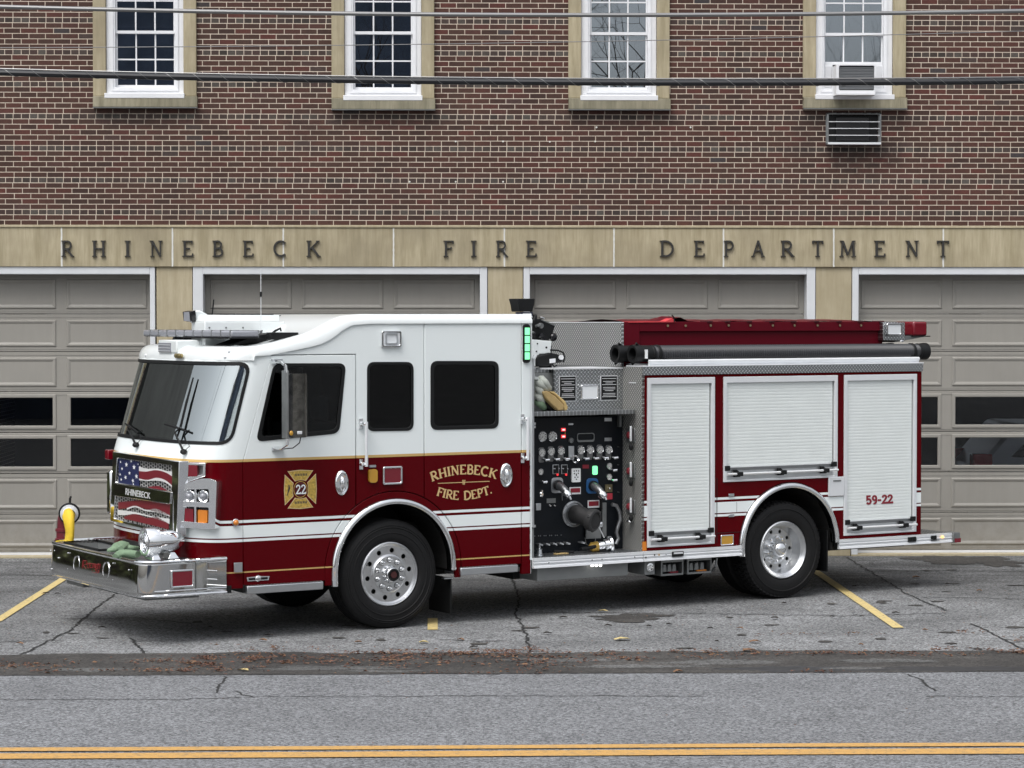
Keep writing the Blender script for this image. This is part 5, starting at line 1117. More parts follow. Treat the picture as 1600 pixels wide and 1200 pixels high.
# --- siren on the deck
sc_ = Zp(228, 874, zb1+.005); sv, su = sc_.y, sc_.x; zc = zb1+.165
sv = sv
sir = MB().lathe([(.001, .01), (.10, .0), (.105, -.01), (.135, -.012), (.142, 0), (.142, .11), (.125, .12), (.11, .125), (.105, .25), (.085, .33), (.05, .38), (.001, .395)], (su-.0, sv+.02, zc), (1, 0, 0), 36).build('mechanical_siren', CHR, tr, smooth=45)
for k in range(3): MB().lathe([(.03+.028*k, 0), (.036+.028*k, -.006), (.042+.028*k, 0)], (su-.008, sv+.02, zc), (1, 0, 0), 30).build('siren_ring', CHR, sir)
for k in range(12):
    a = 2*pi*k/12; MB().box((-.004, -.004, 0), (.004, .004, .03)); 
mb = MB(); mb.prism([(su+.03, sv-.09, zb1), (su+.12, sv-.09, zb1), (su+.1, sv-.05, zc-.1), (su+.05, sv-.05, zc-.1)], (0, .2, 0)); mb.prism([(su+.2, sv-.06, zb1), (su+.32, sv-.06, zb1), (su+.28, sv-.03, zc-.1), (su+.24, sv-.03, zc-.1)], (0, .15, 0)); mb.build('siren_pedestal', CHR, sir, bev=.006)
# --- elbow discharge
eu_ = -2.35; c = U(101, 845, eu_); c2 = U(110, 812, eu_)
mb = MB(); mb.lathe([(.10, 0), (.10, .03), (.085, .035), (.085, .1), (.095, .105), (.095, .13), (.082, .135)], (eu_, c.y, zb1-.03), (0, 0, 1), 24)
pth = [(eu_, c.y, zb1+.08)]+[(eu_-.0, c.y-.13*(1-cos(pi/2*i/6)), zb1+.14+.13*sin(pi/2*i/6)) for i in range(7)]; mb.tube(pth, .075, 20)
elb = mb.build('elbow_outlet', mat('outlet_red', (.13, .008, .018), .35, coat=.3), tr)
ex = pth[-1]; mb = MB(); mb.lathe([(.085, 0), (.10, .005), (.11, .02), (.11, .05), (.1, .055)], (ex[0], ex[1]-.01, ex[2]-.0), (-.35, -1, 0), 24, True, True); mb.tube([(ex[0], ex[1]-.03, ex[2]+.1), (ex[0], ex[1]-.03, ex[2]+.15), (ex[0]+.02, ex[1]+.0, ex[2]+.165)], .012, 8); mb.build('swivel_ring', M['black'], elb)
cpl = MB().lathe([(.092, 0), (.092, .03), (.075, .032), (.075, .07), (.062, .075), (.06, .02)], (ex[0]-.02, ex[1]-.06, ex[2]), (-.35, -1, -.12), 24).build('hose_coupling', M['alu_light'], elb)
# ================================================================ WHEELS
def wheel_front(cx, cz, y0, flip=1, par=tr, label=None):
    Rt = .541; W_ = .36
    def P(prof, n=48): return [(r, h) for r, h in prof]
    d = (0, flip, 0); o = (cx, y0, cz)
    # tyre: outer face at h=0 inward positive
    prof = [(.318, .05), (.325, .02), (.345, .006), (.375, .0), (.40, .002), (.405, -.003), (.412, -.003), (.416, .002), (.455, .006), (.462, .0), (.468, .006), (.478, .008), (.482, .003), (.488, .010), (.505, .018), (.523, .03), (.5355, .05)]
    for k in range(5):
        a = .06+k*.052; prof += [(Rt, a), (Rt, a+.042), (Rt-.012, a+.044), (Rt-.012, a+.050)]
    prof += [(Rt, .325), (.53, .335), (.5, .35), (.40, .36), (.33, .34)]
    wh = MB().lathe(prof, o, d, 72).build('wheel', M['rubber'], par, smooth=28)
    rim = MB().lathe([(.322, .05), (.318, .022), (.308, .016), (.300, .02), (.296, .035), (.275, .048)], o, d, 64).build('rim', M['wheel_alu'], wh, smooth=40)
    # disc with ten hand holes
    holes = [[(.235*cos(2*pi*k/10+.15)+.025*cos(t), .235*sin(2*pi*k/10+.15)+.025*sin(t)) for t in [2*pi*i/14 for i in range(14)]] for k in range(10)]
    holes.append([(.255*cos(2.75)+.010*cos(2*pi*i/8), .255*sin(2.75)+.010*sin(2*pi*i/8)) for i in range(8)])
    circ = lambda r, n=56: [(r*cos(2*pi*i/n), r*sin(2*pi*i/n)) for i in range(n)]
    plate('rim_disc', M['wheel_alu'], wh, circ(.277), [circ(.19)]+holes, lambda x, y, t: (cx+x, y0+flip*(.046-.012*0+t), cz+y), .012, smooth=40)
    MB().lathe([(.195, .046), (.180, .040), (.172, .030), (.10, .028), (.001, .028)], o, d, 48).build('hub_face', M['wheel_alu'], wh, smooth=40)
    for k in range(10):
        a = 2*pi*k/10+.3; x, z = .142*cos(a), .142*sin(a)
        MB().lathe([(.022, 0), (.022, .008), (.0175, .012), (.0175, .04), (.012, .052), (.001, .055)], (cx+x, y0+flip*.028, cz+z), (0, -flip, 0), 12).build('lug_nut', CHR, wh); MB().lathe([(.031, 0), (.031, .003), (.021, .004)], (cx+x, y0+flip*.028, cz+z), (0, -flip, 0), 16).build('nut_shade_ring', M['steel_dark'], wh)  # dark ring round each nut stands for its contact shade
    hb = MB().lathe([(.09, 0), (.088, .03), (.078, .045), (.07, .075), (.062, .085), (.055, .086), (.052, .07), (.001, .07)], (cx, y0+flip*.028, cz), (0, -flip, 0), 32).build('hub', CHR, wh, smooth=45)
    MB().lathe([(.001, 0), (.062, 0), (.062, .008), (.058, .012), (.045, .012), (.043, .004)], (cx, y0+flip*(.028-.088), cz), (0, -flip, 0), 28).build('hub_seal', M['black'], wh)
    MB().lathe([(.034, 0), (.034, .006), (.001, .006)], (cx, y0+flip*(.028-.092), cz), (0, -flip, 0), 24).build('hub_window', mat('hub_oil', (.06, .02, .02), .2), wh)
    MB().lathe([(.30, .12), (.001, .12)], o, d, 32).build('inner_disc', M['black_rough'], wh)
    return wh
M['wheel_alu'] = mat('forged_wheel', (.66, .67, .68), .33, 1, var=.08, vs=9, rvar=.06)
wheel_front(0.0, .541, .02); wheel_front(0, .541, 2.48, -1)
def wheel_rear(cx, cz, y0, flip=1, dual=True):
    Rt = .535; d = (0, flip, 0); o = (cx, y0, cz)
    prof = [(.315, .04), (.325, .012), (.345, .0), (.40, -.004), (.44, -.002), (.444, -.008), (.452, -.008), (.456, 0), (.49, .008), (.505, .02)]
    wh = MB().lathe(prof+[(.51, .025), (.51, .25), (.49, .27), (.33, .27)], o, d, 72).build('wheel', M['rubber'], tr, smooth=28)
    # tread blocks
    mb = MB(); N = 60
    for k in range(N):
        a = 2*pi*k/N; da = 2*pi/N*.40
        for (h0, h1, sh) in ((.018, .075, 0), (.085, .130, .5), (.140, .185, 0), (.195, .25, .5)):
            q = []
            for rr in (.50, Rt):
                for (hh, s_) in ((h0, -1), (h0, 1), (h1, 1), (h1, -1)):
                    aa = a+s_*da+sh*2*pi/N; r_ = rr-(.016 if (hh == .018 and rr == Rt) else 0); q.append((cx+r_*cos(aa), y0+flip*hh, cz+r_*sin(aa)))
            mb.hexa(q[:4], q[4:])
    mb.build('tread', M['rubber'], wh, smooth=0)
    MB().lathe([(.318, .04), (.316, .012), (.305, .004), (.295, .012), (.283, .03), (.262, .045), (.255, .10), (.235, .14), (.228, .165)], o, d, 64).build('rim', M['wheel_alu'], wh, smooth=40)
    circ = lambda r, n=56: [(r*cos(2*pi*i/n), r*sin(2*pi*i/n)) for i in range(n)]
    holes = [[(.197*cos(2*pi*k/10)+.021*cos(t), .197*sin(2*pi*k/10)+.021*sin(t)) for t in [2*pi*i/14 for i in range(14)]] for k in range(10)]
    plate('rim_disc', M['wheel_alu'], wh, circ(.23), [circ(.165)]+holes, lambda x, y, t: (cx+x, y0+flip*(.155+t), cz+y), .012, smooth=40)
    MB().lathe([(.168, .156), (.150, .168), (.001, .168)], o, d, 48).build('hub_face', M['wheel_alu'], wh, smooth=40)
    for k in range(10):
        a = 2*pi*k/10+.3; MB().lathe([(.020, 0), (.018, .012), (.016, .045), (.001, .05)], (cx+.125*cos(a), y0+flip*.168, cz+.125*sin(a)), (0, -flip, 0), 12).build('lug_nut', CHR, wh)
    MB().lathe([(.092, 0), (.088, .04), (.083, .11), (.06, .135), (.03, .145), (.001, .147)], (cx, y0+flip*.168, cz), (0, -flip, 0), 36).build('hub_cap', CHR, wh, smooth=60)
    MB().lathe([(.02, 0), (.022, .01), (.016, .014), (.001, .012)], (cx+.03, y0+flip*.04, cz), (0, -flip, 0), 20).build('cap_plug', M['steel_dark'], wh, smooth=60)
    MB().lathe([(.25, .17), (.001, .17)], o, d, 32).build('inner_disc', M['black_rough'], wh)
    MB().lathe([(.32, .33), (.36, .31), (.49, .315), (Rt, .34), (Rt, .54), (.49, .57), (.33, .57)], o, d, 48).build('inner_tyre', M['rubber'], wh)
wheel_rear(4.88, .535, .03); wheel_rear(4.88, .535, 2.47, -1)
# mud flaps
a, b = S(694, 900, .12), S(711.5, 965, .12); mb = MB(); mb.box((.70, .06, .10), (.715, .5, .46)); o = mb.build('mud_flap', M['black'], tr, smooth=0); MB().box((.62, .04, .455), (.72, .10, .468)).build('flap_bracket', M['alu'], o, smooth=0)
MB().box((5.50, .06, .26), (5.515, .6, .72)).build('mud_flap', M['black'], tr, smooth=0)
# ================================================================ PUMP MODULE
PV = .36
def pz(px, py): return S(px, py, PV)
BF = 2.98            # front face of the body
MB().box((1.66, PV, .62), (BF+.0, PV+.03, 2.03)).build('pump_panel', M['panel'], tr, smooth=0)
pp = [o for o in tr.children if o.name.startswith('pump_panel')][0]
MB().box((1.64, PV+.04, .5), (BF-.002, 2.1, 2.03)).build('pump_house', M['black_rough'], tr, smooth=0)
MB().box((1.63, .02, .62), (1.66, PV+.4, 2.45)).build('module_side', M['grey_metal'], tr, smooth=0)
# shelf
a, b = S(836, 641, .08), S(988.5, 641, .08); MB().box((1.66, .10, S(900, 649, .1).z), (BF-.02, .75, S(900, 642, .1).z)).build('crosslay_shelf', M['dp_top'], tr, bev=.004)
c = S(969, 650, .2); MB().box((c.x+.06, .30, c.z-.12), (c.x+.085, .35, c.z)).build('shelf_bracket', M['steel_dark'], tr, smooth=0)
# lower diamond plate with plaques
zq0, zq1 = S(900, 640, PV).z, S(900, 577, PV).z; xq0 = S(866.5, 600, PV).x
dpp = MB().box((xq0, PV, zq0), (BF-.004, PV+.03, zq1)).build('upper_plate', M['dp_side'], tr, smooth=0)
MB().box((xq0-.02, PV-.012, zq1), (BF-.004, PV+.6, zq1+.014)).build('plate_lip', M['alu_light'], tr, smooth=0)
def plaque(x0, y0, x1, y1):
    a, b = S(x0, y0, PV-.01), S(x1, y1, PV-.01); o = MB().box((a.x, PV-.008, b.z), (b.x, PV-.001, a.z)).build('plaque', M['alu_light'], dpp, smooth=0)
    MB().box((a.x+.008, PV-.011, b.z+.008), (b.x-.008, PV-.009, a.z-.008)).build('plaque_field', M['black'], o, smooth=0)
    t = MB(); zz_ = a.z-.03; k = 0
    while zz_ > b.z+.025:
        hl = (b.x-a.x)*(.36 if k % 3 else .42)*(.6 if k % 4 == 2 else 1); c_ = (a.x+b.x)/2; t.box((c_-hl, PV-.0118, zz_-.0035), (c_+hl, PV-.0112, zz_+.0015)); zz_ -= .017 if k % 3 else .03; k += 1
    t.build('plaque_text', M['white_trim'], o, smooth=0)
plaque(874, 587.5, 900.5, 627); plaque(938.5, 587, 965, 625.5)
bezel_lamp(906, 601, 933.5, 624, PV, CHR, M['clear_lens'], dpp, 'scene_light', .016)
# upper diamond plate wall with hose bed
UV = .50
a, b = S(842, 505, UV), S(973, 505, UV); zt = S(973, 504.5, UV).z
MB().box((S(973, 505, UV).x-.03, UV-.02, 2.5), (S(973, 505, UV).x-.001, 2.0, zt)).build('bed_front_wall', M['dp_bed'], tr, smooth=0); MB().box((1.64, .45, zq1-.03), (S(973, 505, UV).x-.03, 2.1, zq1-.001)).build('module_deck', M['dp_top'], tr, smooth=0)
MB().box((S(973, 505, UV).x-.034, UV-.024, zt), (S(973, 505, UV).x+.0, 2.0, zt+.01)).build('side_cap', M['alu_light'], tr, smooth=0)
HB0, HB1 = S(973.5, 505, UV).x, S(1380, 505, UV).x; ht = S(1100, 503, UV).z; hr = S(1100, 517.5, UV).z; hbm = 2.55
mb = MB(); mb.box((HB0, UV-.02, hbm), (HB0+.2, UV+.03, ht)); mb.box((HB0+.2, UV-.02, hr), (HB1, UV+.03, ht)); mb.box((HB0+.2, UV+.012, hbm), (HB1, UV+.03, hr)); mb.box((HB0, 1.97, hbm), (HB1, 2.0, ht)); mb.box((HB0, UV+.03, hbm), (HB0+.03, 1.97, ht)); hbd = mb.build('hose_bed_wall', M['bed_red'] if 'bed_red' in M else M.setdefault('bed_red', mat('hose_bed_red', (.10, .003, .010), .4, spec=.12)), tr, bev=.003)
for x in (1043, 1071, 1110, 1138, 1172, 1207, 1241, 1277, 1312, 1345, 1378):
    c = S(x, 508.5 if x > 1100 else 509, UV-.02); MB().cyl((c.x, UV-.02, c.z), (0, -1, 0), .013, .01, 10).build('snap_stud', mat('stud', (.3, .25, .15), .4, .6) if x == 1043 else bpy.data.materials['stud'], hbd)
    if x > 1100: MB().box((c.x-.05, UV-.035, ht-.002), (c.x+.02, UV+.1, ht+.012)).build('cover_tab', M['black_red'] if 'black_red' in M else M.setdefault('black_red', mat('dark_strap', (.06, .01, .014), .8)), hbd, smooth=0)
mb = MB(); P = []
for j in range(7):
    row = []
    for i in range(40):
        u = HB0+.05+(HB1-HB0-.1)*i/39; row.append((u, UV+.02+1.4*j/6, ht+.0+.012*sin(i*.9+j)+.02*sin(j*.6)+(.04 if abs(i-7.5) < 1.5 and j < 2 else 0)))
    P.append(row)
mb.grid(P).build('bed_cover', M['bed_red'], hbd, smooth=60)
# bright red strap end on top
mb = MB(); s1 = S(1000, 503, UV-.01); pts = [(982,502.5),(1010,501.5),(1040,502),(1050,497.5),(1053,499),(1056,503.5),(982,504)]
mb.prism([S(x, y, UV-.03) for x, y in pts], (0, .12, 0)); mb.build('cover_strap', M['red_fabric'], hbd, smooth=0); MB().tube([S(1050, 492.5, UV-.03), S(1053, 496, UV-.03), S(1053.5, 503, UV-.03)], .008, 6).build('strap_hook', M['black'], hbd)
# --- deck gun
def dgp(nm, m, pts, v, th, par, bev=.006): return MB().prism([S(x, y, v) for x, y in pts], (0, th, 0)).build(nm, m, par, bev=bev, smooth=32)
dg = MB().tube([S(852, 575, .75), S(852, 540, .75)], .07, 16).build('deck_gun', M['black'], tr)
dgp('gun_bell', M['black'], [(808,466.5),(836.5,466.5),(835,477),(832,487),(812.5,487),(811,477)], .7, .18, dg, .01)
dgp('gun_label', M['navy'], [(814,487.5),(832.5,487.5),(832.5,498),(816,497.5)], .72, .12, dg); dgp('gun_label_text', M['decal_white'], [(817,489.5),(830,489),(830.5,492),(818,492.5)], .715, .003, dg, 0); dgp('gun_label_text', M['decal_white'], [(827,494),(831.5,493.5),(832,496.5),(827.5,497)], .715, .003, dg, 0)
dgp('gun_barrel', M['black'], [(828,497),(834,500),(836,492),(840,491),(840,499),(845,498),(868.5,508),(864,521),(858,532),(849,532),(836,531),(829,530)], .68, .22, dg, .012)
dgp('gun_cap_edge', M['alu'], [(844.5,496),(847,494.5),(852,497),(851,499)], .675, .05, dg); dgp('gun_cap_edge', M['steel_dark'], [(845,498.5),(868,507.5),(867.5,509.5),(846,500.5)], .672, .01, dg, 0)
c = S(867, 527, .66); MB().lathe([(.02, 0), (.042, .01), (.046, .03), (.035, .045), (.001, .05)], (c.x, .72, c.z), (.2, -1, 0), 16).build('gun_knob', M['black_gloss'], dg); MB().tube([(c.x-.1, .74, c.z-.02), (c.x, .72, c.z)], .012, 8).build('knob_shaft', M['chrome'], dg)
wb = dgp('gun_bracket', M['white'], [(828,530),(862,533),(860.5,552.5),(843,553),(840,560),(837,572),(829,572)], .62, .25, dg, .006)
for x, y, r in ((839.5, 537, .008), (838, 549, .008), (853.5, 543, .011)): c = S(x, y, .62); MB().cyl((c.x, .62, c.z), (0, -1, 0), r, .006, 10).build('bracket_bolt', M['black'], dg)
for k in range(9): c = S(830+rnd.uniform(0, 18), 503+rnd.uniform(0, 26), .66); MB().cyl((c.x, .66, c.z), (rnd.uniform(-.3, .3), -1, rnd.uniform(-.3, .3)), rnd.uniform(.012, .028), .04, 10).build('gun_fitting', M['steel_dark'] if k % 2 else M['black_gloss'], dg)
dgp('valve_motor', M['black'], [(838,556),(858,551),(872,553),(881,559),(880,566),(868,568),(855,573),(838,573)], .6, .2, dg, .02)
c = S(877.5, 558.5, .58); MB().cyl((c.x, .6, c.z), (0, -1, 0), .026, .02, 16).build('motor_cap', M['white_trim'], dg); dgp('motor_tag', M['white_trim'], [(859,561),(868,560),(868,566.5),(859,567.5)], .592, .006, dg, 0)
MB().tube([S(860, 547, .6), S(872, 547.5, .6), S(880, 551, .6), S(882.5, 559, .6), S(880, 566, .6)], .009, 8).build('gun_cable', M['black'], dg)
MB().tube([S(862, 568, .6), S(866, 573, .6), S(870, 571, .6)], .008, 6).build('gun_cable', M['black'], dg)
# vertical handrail at the cab back and pipe fittings
p0, p1 = S(833.5, 560, -.01), S(834.5, 824, -.01); MB().tube([(p0.x, .0, p0.z), (p0.x, .0, p1.z)], .014, 12).build('pump_handrail', M['alu'], tr)
for y in (575, 662, 667, 822): c = S(834, y, 0); MB().tube([(c.x, 0, c.z-.012), (c.x, 0, c.z+.012)], .022, 12).build('rail_fitting', M['alu'], tr)
c = S(831, 565, .03); MB().tube([S(836, 556, .15), S(833, 562, .1), S(832, 575, .05), S(833, 590, .05), S(840, 592, .2)], .02, 10).build('white_pipe', M['white'], tr)
# --- pump panel instruments
M['alu_grey2'] = mat('gauge_plate_grey', (.2, .2, .2), .4, .8)
def disc(px, py, r, nm='gauge', ring=CHR, face=None, par=pp, d=.02, n=24):
    c = pz(px, py); o = MB().lathe([(r, 0), (r*1.02, d*.7), (r*.92, d), (r*.84, d*.8)], (c.x, PV, c.z), (0, -1, 0), n).build(nm, ring, par, smooth=45)
    MB().lathe([(r*.86, d*.72), (.001, d*.72)], (c.x, PV, c.z), (0, -1, 0), n).build('dial', face or M['gauge_face'], o)
    t = MB()
    for k in range(8):
        a = R(225-k*270/7); t.add([(c.x+r*.55*cos(a+s_), PV-d*.74, c.z+r*.55*sin(a+s_)) for s_ in (-.12, .12)]+[(c.x+r*.78*cos(a+s_), PV-d*.74, c.z+r*.78*sin(a+s_)) for s_ in (.1, -.1)], [(0,1,2,3)])
    t.add([(c.x-.1*r, PV-d*.76, c.z), (c.x+.1*r, PV-d*.76, c.z), (c.x-.4*r, PV-d*.76, c.z-.45*r)], [(0,1,2)]); t.build('dial_marks', M['black'], o, smooth=0, fix=False); return o
disc(847, 682, .055); disc(862.5, 682, .055)
for x, y in ((846,707),(860.5,705.5),(876,704.5),(907,703.5),(921.5,703),(936.5,702.5),(950.5,703)):
    c = pz(x, y); plate('gauge_plate', M['alu_grey2'], pp, rrect(c.x-.036, c.z-.105, c.x+.034, c.z+.052, .02), [], side(PV-.004), .004, smooth=0); disc(x, y, .045)
c = pz(892, 708); MB().box((c.x-.035, PV-.012, c.z-.07), (c.x+.035, PV, c.z+.075)).build('drain_plate', M['alu'], pp, bev=.004)
c = pz(896, 717); MB().lathe([(.026, 0), (.04, .01), (.046, 0), (.04, -.01), (.026, 0)], (c.x, PV-.04, c.z), (0, -1, .3), 20).build('ring_pull', CHR, pp)
def lever(px, py, ln=.075, par=pp):
    c = pz(px, py); o = MB().tube([(c.x-.045, PV-.005, c.z+.008), (c.x-.022, PV-.05, c.z), (c.x+ln*.18, PV-.06, c.z+.004)], [.010, .018, .015], 10).build('valve_handle', CHR, par); return o
for x, y in ((852,718.5),(868,717.5),(883.5,717),(914,716.5),(929,716),(944,715.5),(959,715),(848.5,753),(957.5,734.5),(957.5,750)): lever(x, y)
for x, y in ((844,737),(951,728),(951,745)): disc(x, y, .035)
for x, y in ((868,733),(881.5,733)):
    c = pz(x, y); o = MB().box((c.x-.042, PV-.01, c.z-.05), (c.x+.038, PV, c.z+.048)).build('switch_box', M['alu'], pp, bev=.003); MB().box((c.x-.033, PV-.013, c.z-.045), (c.x+.03, PV-.01, c.z+.042)).build('switch_face', M['black'], o, smooth=0)
    q = pz(x+2, y+8.5); MB().cyl((q.x, PV-.012, q.z), (0, -1, 0), .012, .006, 10).build('red_led', M['led_red'], o)
    for dx in (-3.5, 3): q = pz(x+dx, y-1); MB().cyl((q.x, PV-.012, q.z), (0, -1, 0), .007, .02, 8).build('toggle', CHR, o)
for x, y in ((880,671.5),(880,682)): c = pz(x, y); MB().box((c.x-.026, PV-.008, c.z-.016), (c.x+.026, PV, c.z+.018)).build('red_readout', M['led_red'], pp, smooth=0); MB().box((c.x-.016, PV-.0095, c.z-.008), (c.x+.016, PV-.0085, c.z+.008)).build('readout_digits', mat('readout_glow', (1, .5, .5), .3, emit=(1, .4, .4), es=1.5) if y < 680 else bpy.data.materials['readout_glow'], pp, smooth=0)
c = pz(882, 677); MB().box((c.x+.0, PV-.008, c.z-.01), (c.x+.008, PV, c.z+.012)).build('amber_bar', M['amber_dim'], pp, smooth=0)
disc(891.5, 688, .03, ring=M['steel_dark'], face=M['steel_dark'])
c0, c1 = pz(901, 680), pz(928, 690); plate('recess_grip', M['steel_dark'], pp, rrect(c0.x, c1.z, c1.x, c0.z+.02, .025), [rrect(c0.x+.008, c1.z+.02, c1.x-.008, c0.z+.012, .02)], side(PV-.012), .012, smooth=0)
for x0, y0, x1, y1 in ((888,661.5,895.5,664),(944.5,653,955.5,658),(944.5,684,955.5,689)): a, b = pz(x0, y0), pz(x1, y1); MB().box((a.x, PV-.004, b.z), (b.x, PV, a.z)).build('small_plate', M['alu'], pp, smooth=0)
a, b = pz(892.5, 732), pz(906, 753); wp = plate('control_pad', M['decal_white'], pp, rrect(a.x, b.z, b.x, a.z, .01), [], side(PV-.016), .016, bev=.003); t = MB()
for dx, dz in ((-.028, .045), (.0, .047), (.028, .045), (-.024, .02), (.024, .02), (0, 0), (-.018, -.02), (.018, -.02), (0, -.042), (0, .012)): t.cyl(((a.x+b.x)/2+dx, PV-.016, (a.z+b.z)/2+dz), (0, -1, 0), .007, .003, 8)
t.build('pad_buttons', M['black'], wp, smooth=0)
a, b = pz(925, 728), pz(932.5, 741.5); plate('green_tank_light', M['led_green'], pp, rrect(a.x+.004, b.z, b.x, a.z, .014), [], side(PV-.016), .016, bev=.003)
MB().add([(pz(910, 726).x, PV-.003, pz(910, 732).z), (pz(920, 726).x, PV-.003, pz(920, 732).z), (pz(920, 726).x, PV-.003, pz(920, 726).z), (pz(910, 726).x, PV-.003, pz(910, 726).z)], [(0,1,2,3)]).build('red_label', M['decal_red'], pp, smooth=0)
def outlet(px, py, rimcol):
    c = pz(px, py); o = plate('discharge_outlet', rimcol, pp, rrect(c.x-.075, c.z-.082, c.x+.07, c.z+.08, .04), [], side(PV-.014), .014, bev=.004)
    MB().lathe([(.055, 0), (.055, .03), (.045, .035)], (c.x, PV-.01, c.z), (0, -1, 0), 24).build('flange', M['black'], o)
    e = Vector((c.x+.015, PV-.19, c.z-.09)); MB().tube([(c.x, PV-.02, c.z), (c.x+.0, PV-.08, c.z-.01), (c.x+.01, PV-.14, c.z-.045), e], [.043, .043, .04, .036], 18).build('elbow', M['steel_dark'] if 0 else M['alu_grey'], o)
    MB().tube([e+Vector((-.01, .02, .018)), e+Vector((.0, 0, 0)), e+Vector((.008, -.015, -.02))], [.046, .046, .038], 18).build('cap_ring', CHR, o); MB().tube([e+Vector((.008, -.015, -.02)), e+Vector((.02, -.03, -.05))], [.02, .012], 10).build('cap_lug', CHR, o)
    return o
M['alu_grey'] = mat('cast_elbow', (.30, .31, .32), .38, .9); M['blue_rim'] = mat('blue_bezel', (.03, .12, .3), .4, .3)
outlet(870, 758, M['alu']); outlet(925, 759, M['blue_rim'])
for x0, y0, x1, y1 in ((889.5,761.5,907,772),(918,782,936,793)): a, b = pz(x0, y0), pz(x1, y1); o = MB().box((a.x, PV-.008, b.z), (b.x, PV, a.z)).build('name_plate', M['alu_light'], pp, bev=.002); MB().box((a.x+.01, PV-.0095, b.z+.02), (b.x-.01, PV-.0085, a.z-.01)).build('plate_field', M['decal_red'], o, smooth=0)
a, b = pz(944, 771), pz(956.5, 780); MB().box((a.x, PV-.006, b.z), (b.x, PV, a.z)).build('red_sticker', mat('red_sticker', (.4, .03, .05), .5), pp, smooth=0)
a, b = pz(945, 757), pz(956, 768.5); o = MB().box((a.x, PV-.01, b.z), (b.x, PV, a.z)).build('brass_plate', mat('dull_brass', (.2, .17, .1), .4, .7), pp, smooth=0); q = pz(951, 763); MB().sphere((q.x, PV-.02, q.z), .012, 10).build('drain_knob', CHR, o)
for x, y, r in ((845, 772, .03), (845, 767, .018), (858, 790, .015), (865, 790, .012), (965, 769, .006), (965, 726, .006), (965, 698, .006)): c = pz(x, y); MB().lathe([(r, 0), (r*.9, .02), (r*.5, .03), (.001, .03)], (c.x, PV, c.z), (0, -1, 0), 14).build('small_fitting', CHR if r > .01 else M['steel_dark'], pp)
a, b = pz(854, 779), pz(868, 785.5); MB().box((a.x, PV-.005, b.z), (b.x, PV, a.z)).build('small_plate', M['steel_dark'], pp, smooth=0)
a, b = pz(836, 786.5), pz(844, 797); MB().box((a.x, PV-.02, b.z), (b.x, PV, a.z)).build('switch_cover', M['alu'], pp, bev=.004)
for k in range(11): 
    x = 835+k*4.4+(1.5 if k % 2 else 0)
    if k < 10: c = pz(x, 837.5-.035*(x-835)); MB().sphere((c.x, PV-.006, c.z), .006, 6).build('drain_bolt', M['alu'], pp)
for x in (840, 851, 862, 872.5, 882.5, 906): c = pz(x, 850-.05*(x-840)); o = MB().tube([(c.x-.02, PV, c.z), (c.x, PV-.04, c.z-.0), (c.x+.03, PV-.06, c.z-.01)], [.01, .014, .010], 8).build('drain_valve', M['alu_grey'], pp)
# large intake
c = pz(895, 803); o = MB().lathe([(.135, 0), (.138, .02), (.12, .03), (.112, .02), (.10, .022), (.098, .06)], (c.x, PV, c.z), (0, -1, 0), 40).build('intake', M['alu_grey'], pp, smooth=45)
M['dark_cast'] = mat('dark_casting', (.045, .045, .046), .5, .4)
e = Vector((c.x+.045, PV-.33, c.z-.045)); c_ = Vector((c.x, PV, c.z))
MB().tube([c_, c_+Vector((.01, -.08, 0)), c_+Vector((.02, -.15, -.01)), c_+Vector((.035, -.23, -.035)), e], [.098, .098, .092, .085, .082], 28).build('intake_elbow', M['dark_cast'], o)
dr = (e-(c_+Vector((.0, -.23, -.025)))).normalized(); MB().lathe([(.085, -.03), (.112, -.025), (.118, .0), (.118, .05), (.1, .06), (.085, .055), (.078, .0), (.001, -.01)], e-dr*.03, dr, 32).build('intake_ring', M['dark_cast'], o, smooth=45)
for k in range(3): a = 2*pi*k/3+.6; x_, y_, _ = frame_for(dr); q = e+(x_*cos(a)+y_*sin(a))*.108; MB().sphere(q, .024, 8).build('ring_lug', M['dark_cast'], o)
for k in range(8): a = 2*pi*k/8; MB().lathe([(.009, 0), (.009, .008), (.001, .01)], (c.x+.125*cos(a), PV-.02, c.z+.125*sin(a)), (0, -1, 0), 8).build('flange_bolt', M['steel_dark'], o)
a, b = pz(913, 800), pz(936, 840.5); o2 = MB().box((a.x, PV-.04, b.z), (b.x, PV-.02, a.z)).build('relief_plate', M['grey_metal'], pp, bev=.003)
MB().box((pz(937, 785).x, PV-.06, pz(937, 838).z), (pz(943, 785).x, PV-.04, pz(937, 785).z)).build('slide_bar', M['steel_dark'], pp, bev=.003)
q = pz(933, 818); MB().lathe([(.03, 0), (.028, .03), (.012, .04), (.001, .04)], (q.x-.03, PV-.1, q.z), (0, -1, 0), 18).build('gear_cap', M['alu'], o2); MB().tube([S(934, 820, .2), S(944, 840, .2)], .006, 6).build('crank_rod', M['alu_light'], o2)
MB().tube([S(914, 840, .3), S(916, 850, .3), S(922, 854, .3), S(929, 850, .3), S(931, 840, .3)], .004, 6).build('chain', M['steel_dark'], o2)
MB().tube([S(878, 765, .3), S(878.5, 782, .3)], .004, 5).build('chain', M['alu_grey'], pp); MB().tube([S(939, 775, .25), S(940, 796, .25)], .012, 6).build('rod', M['black'], pp)
MB().tube([S(956, 788, .3), S(963, 790, .3), S(968, 800, .3), S(969, 812, .3), S(965, 824, .3), S(963, 832, .3), S(966, 842, .3), S(962, 850, .3)], .02, 12).build('hard_suction_handle', M['alu_grey'], pp)
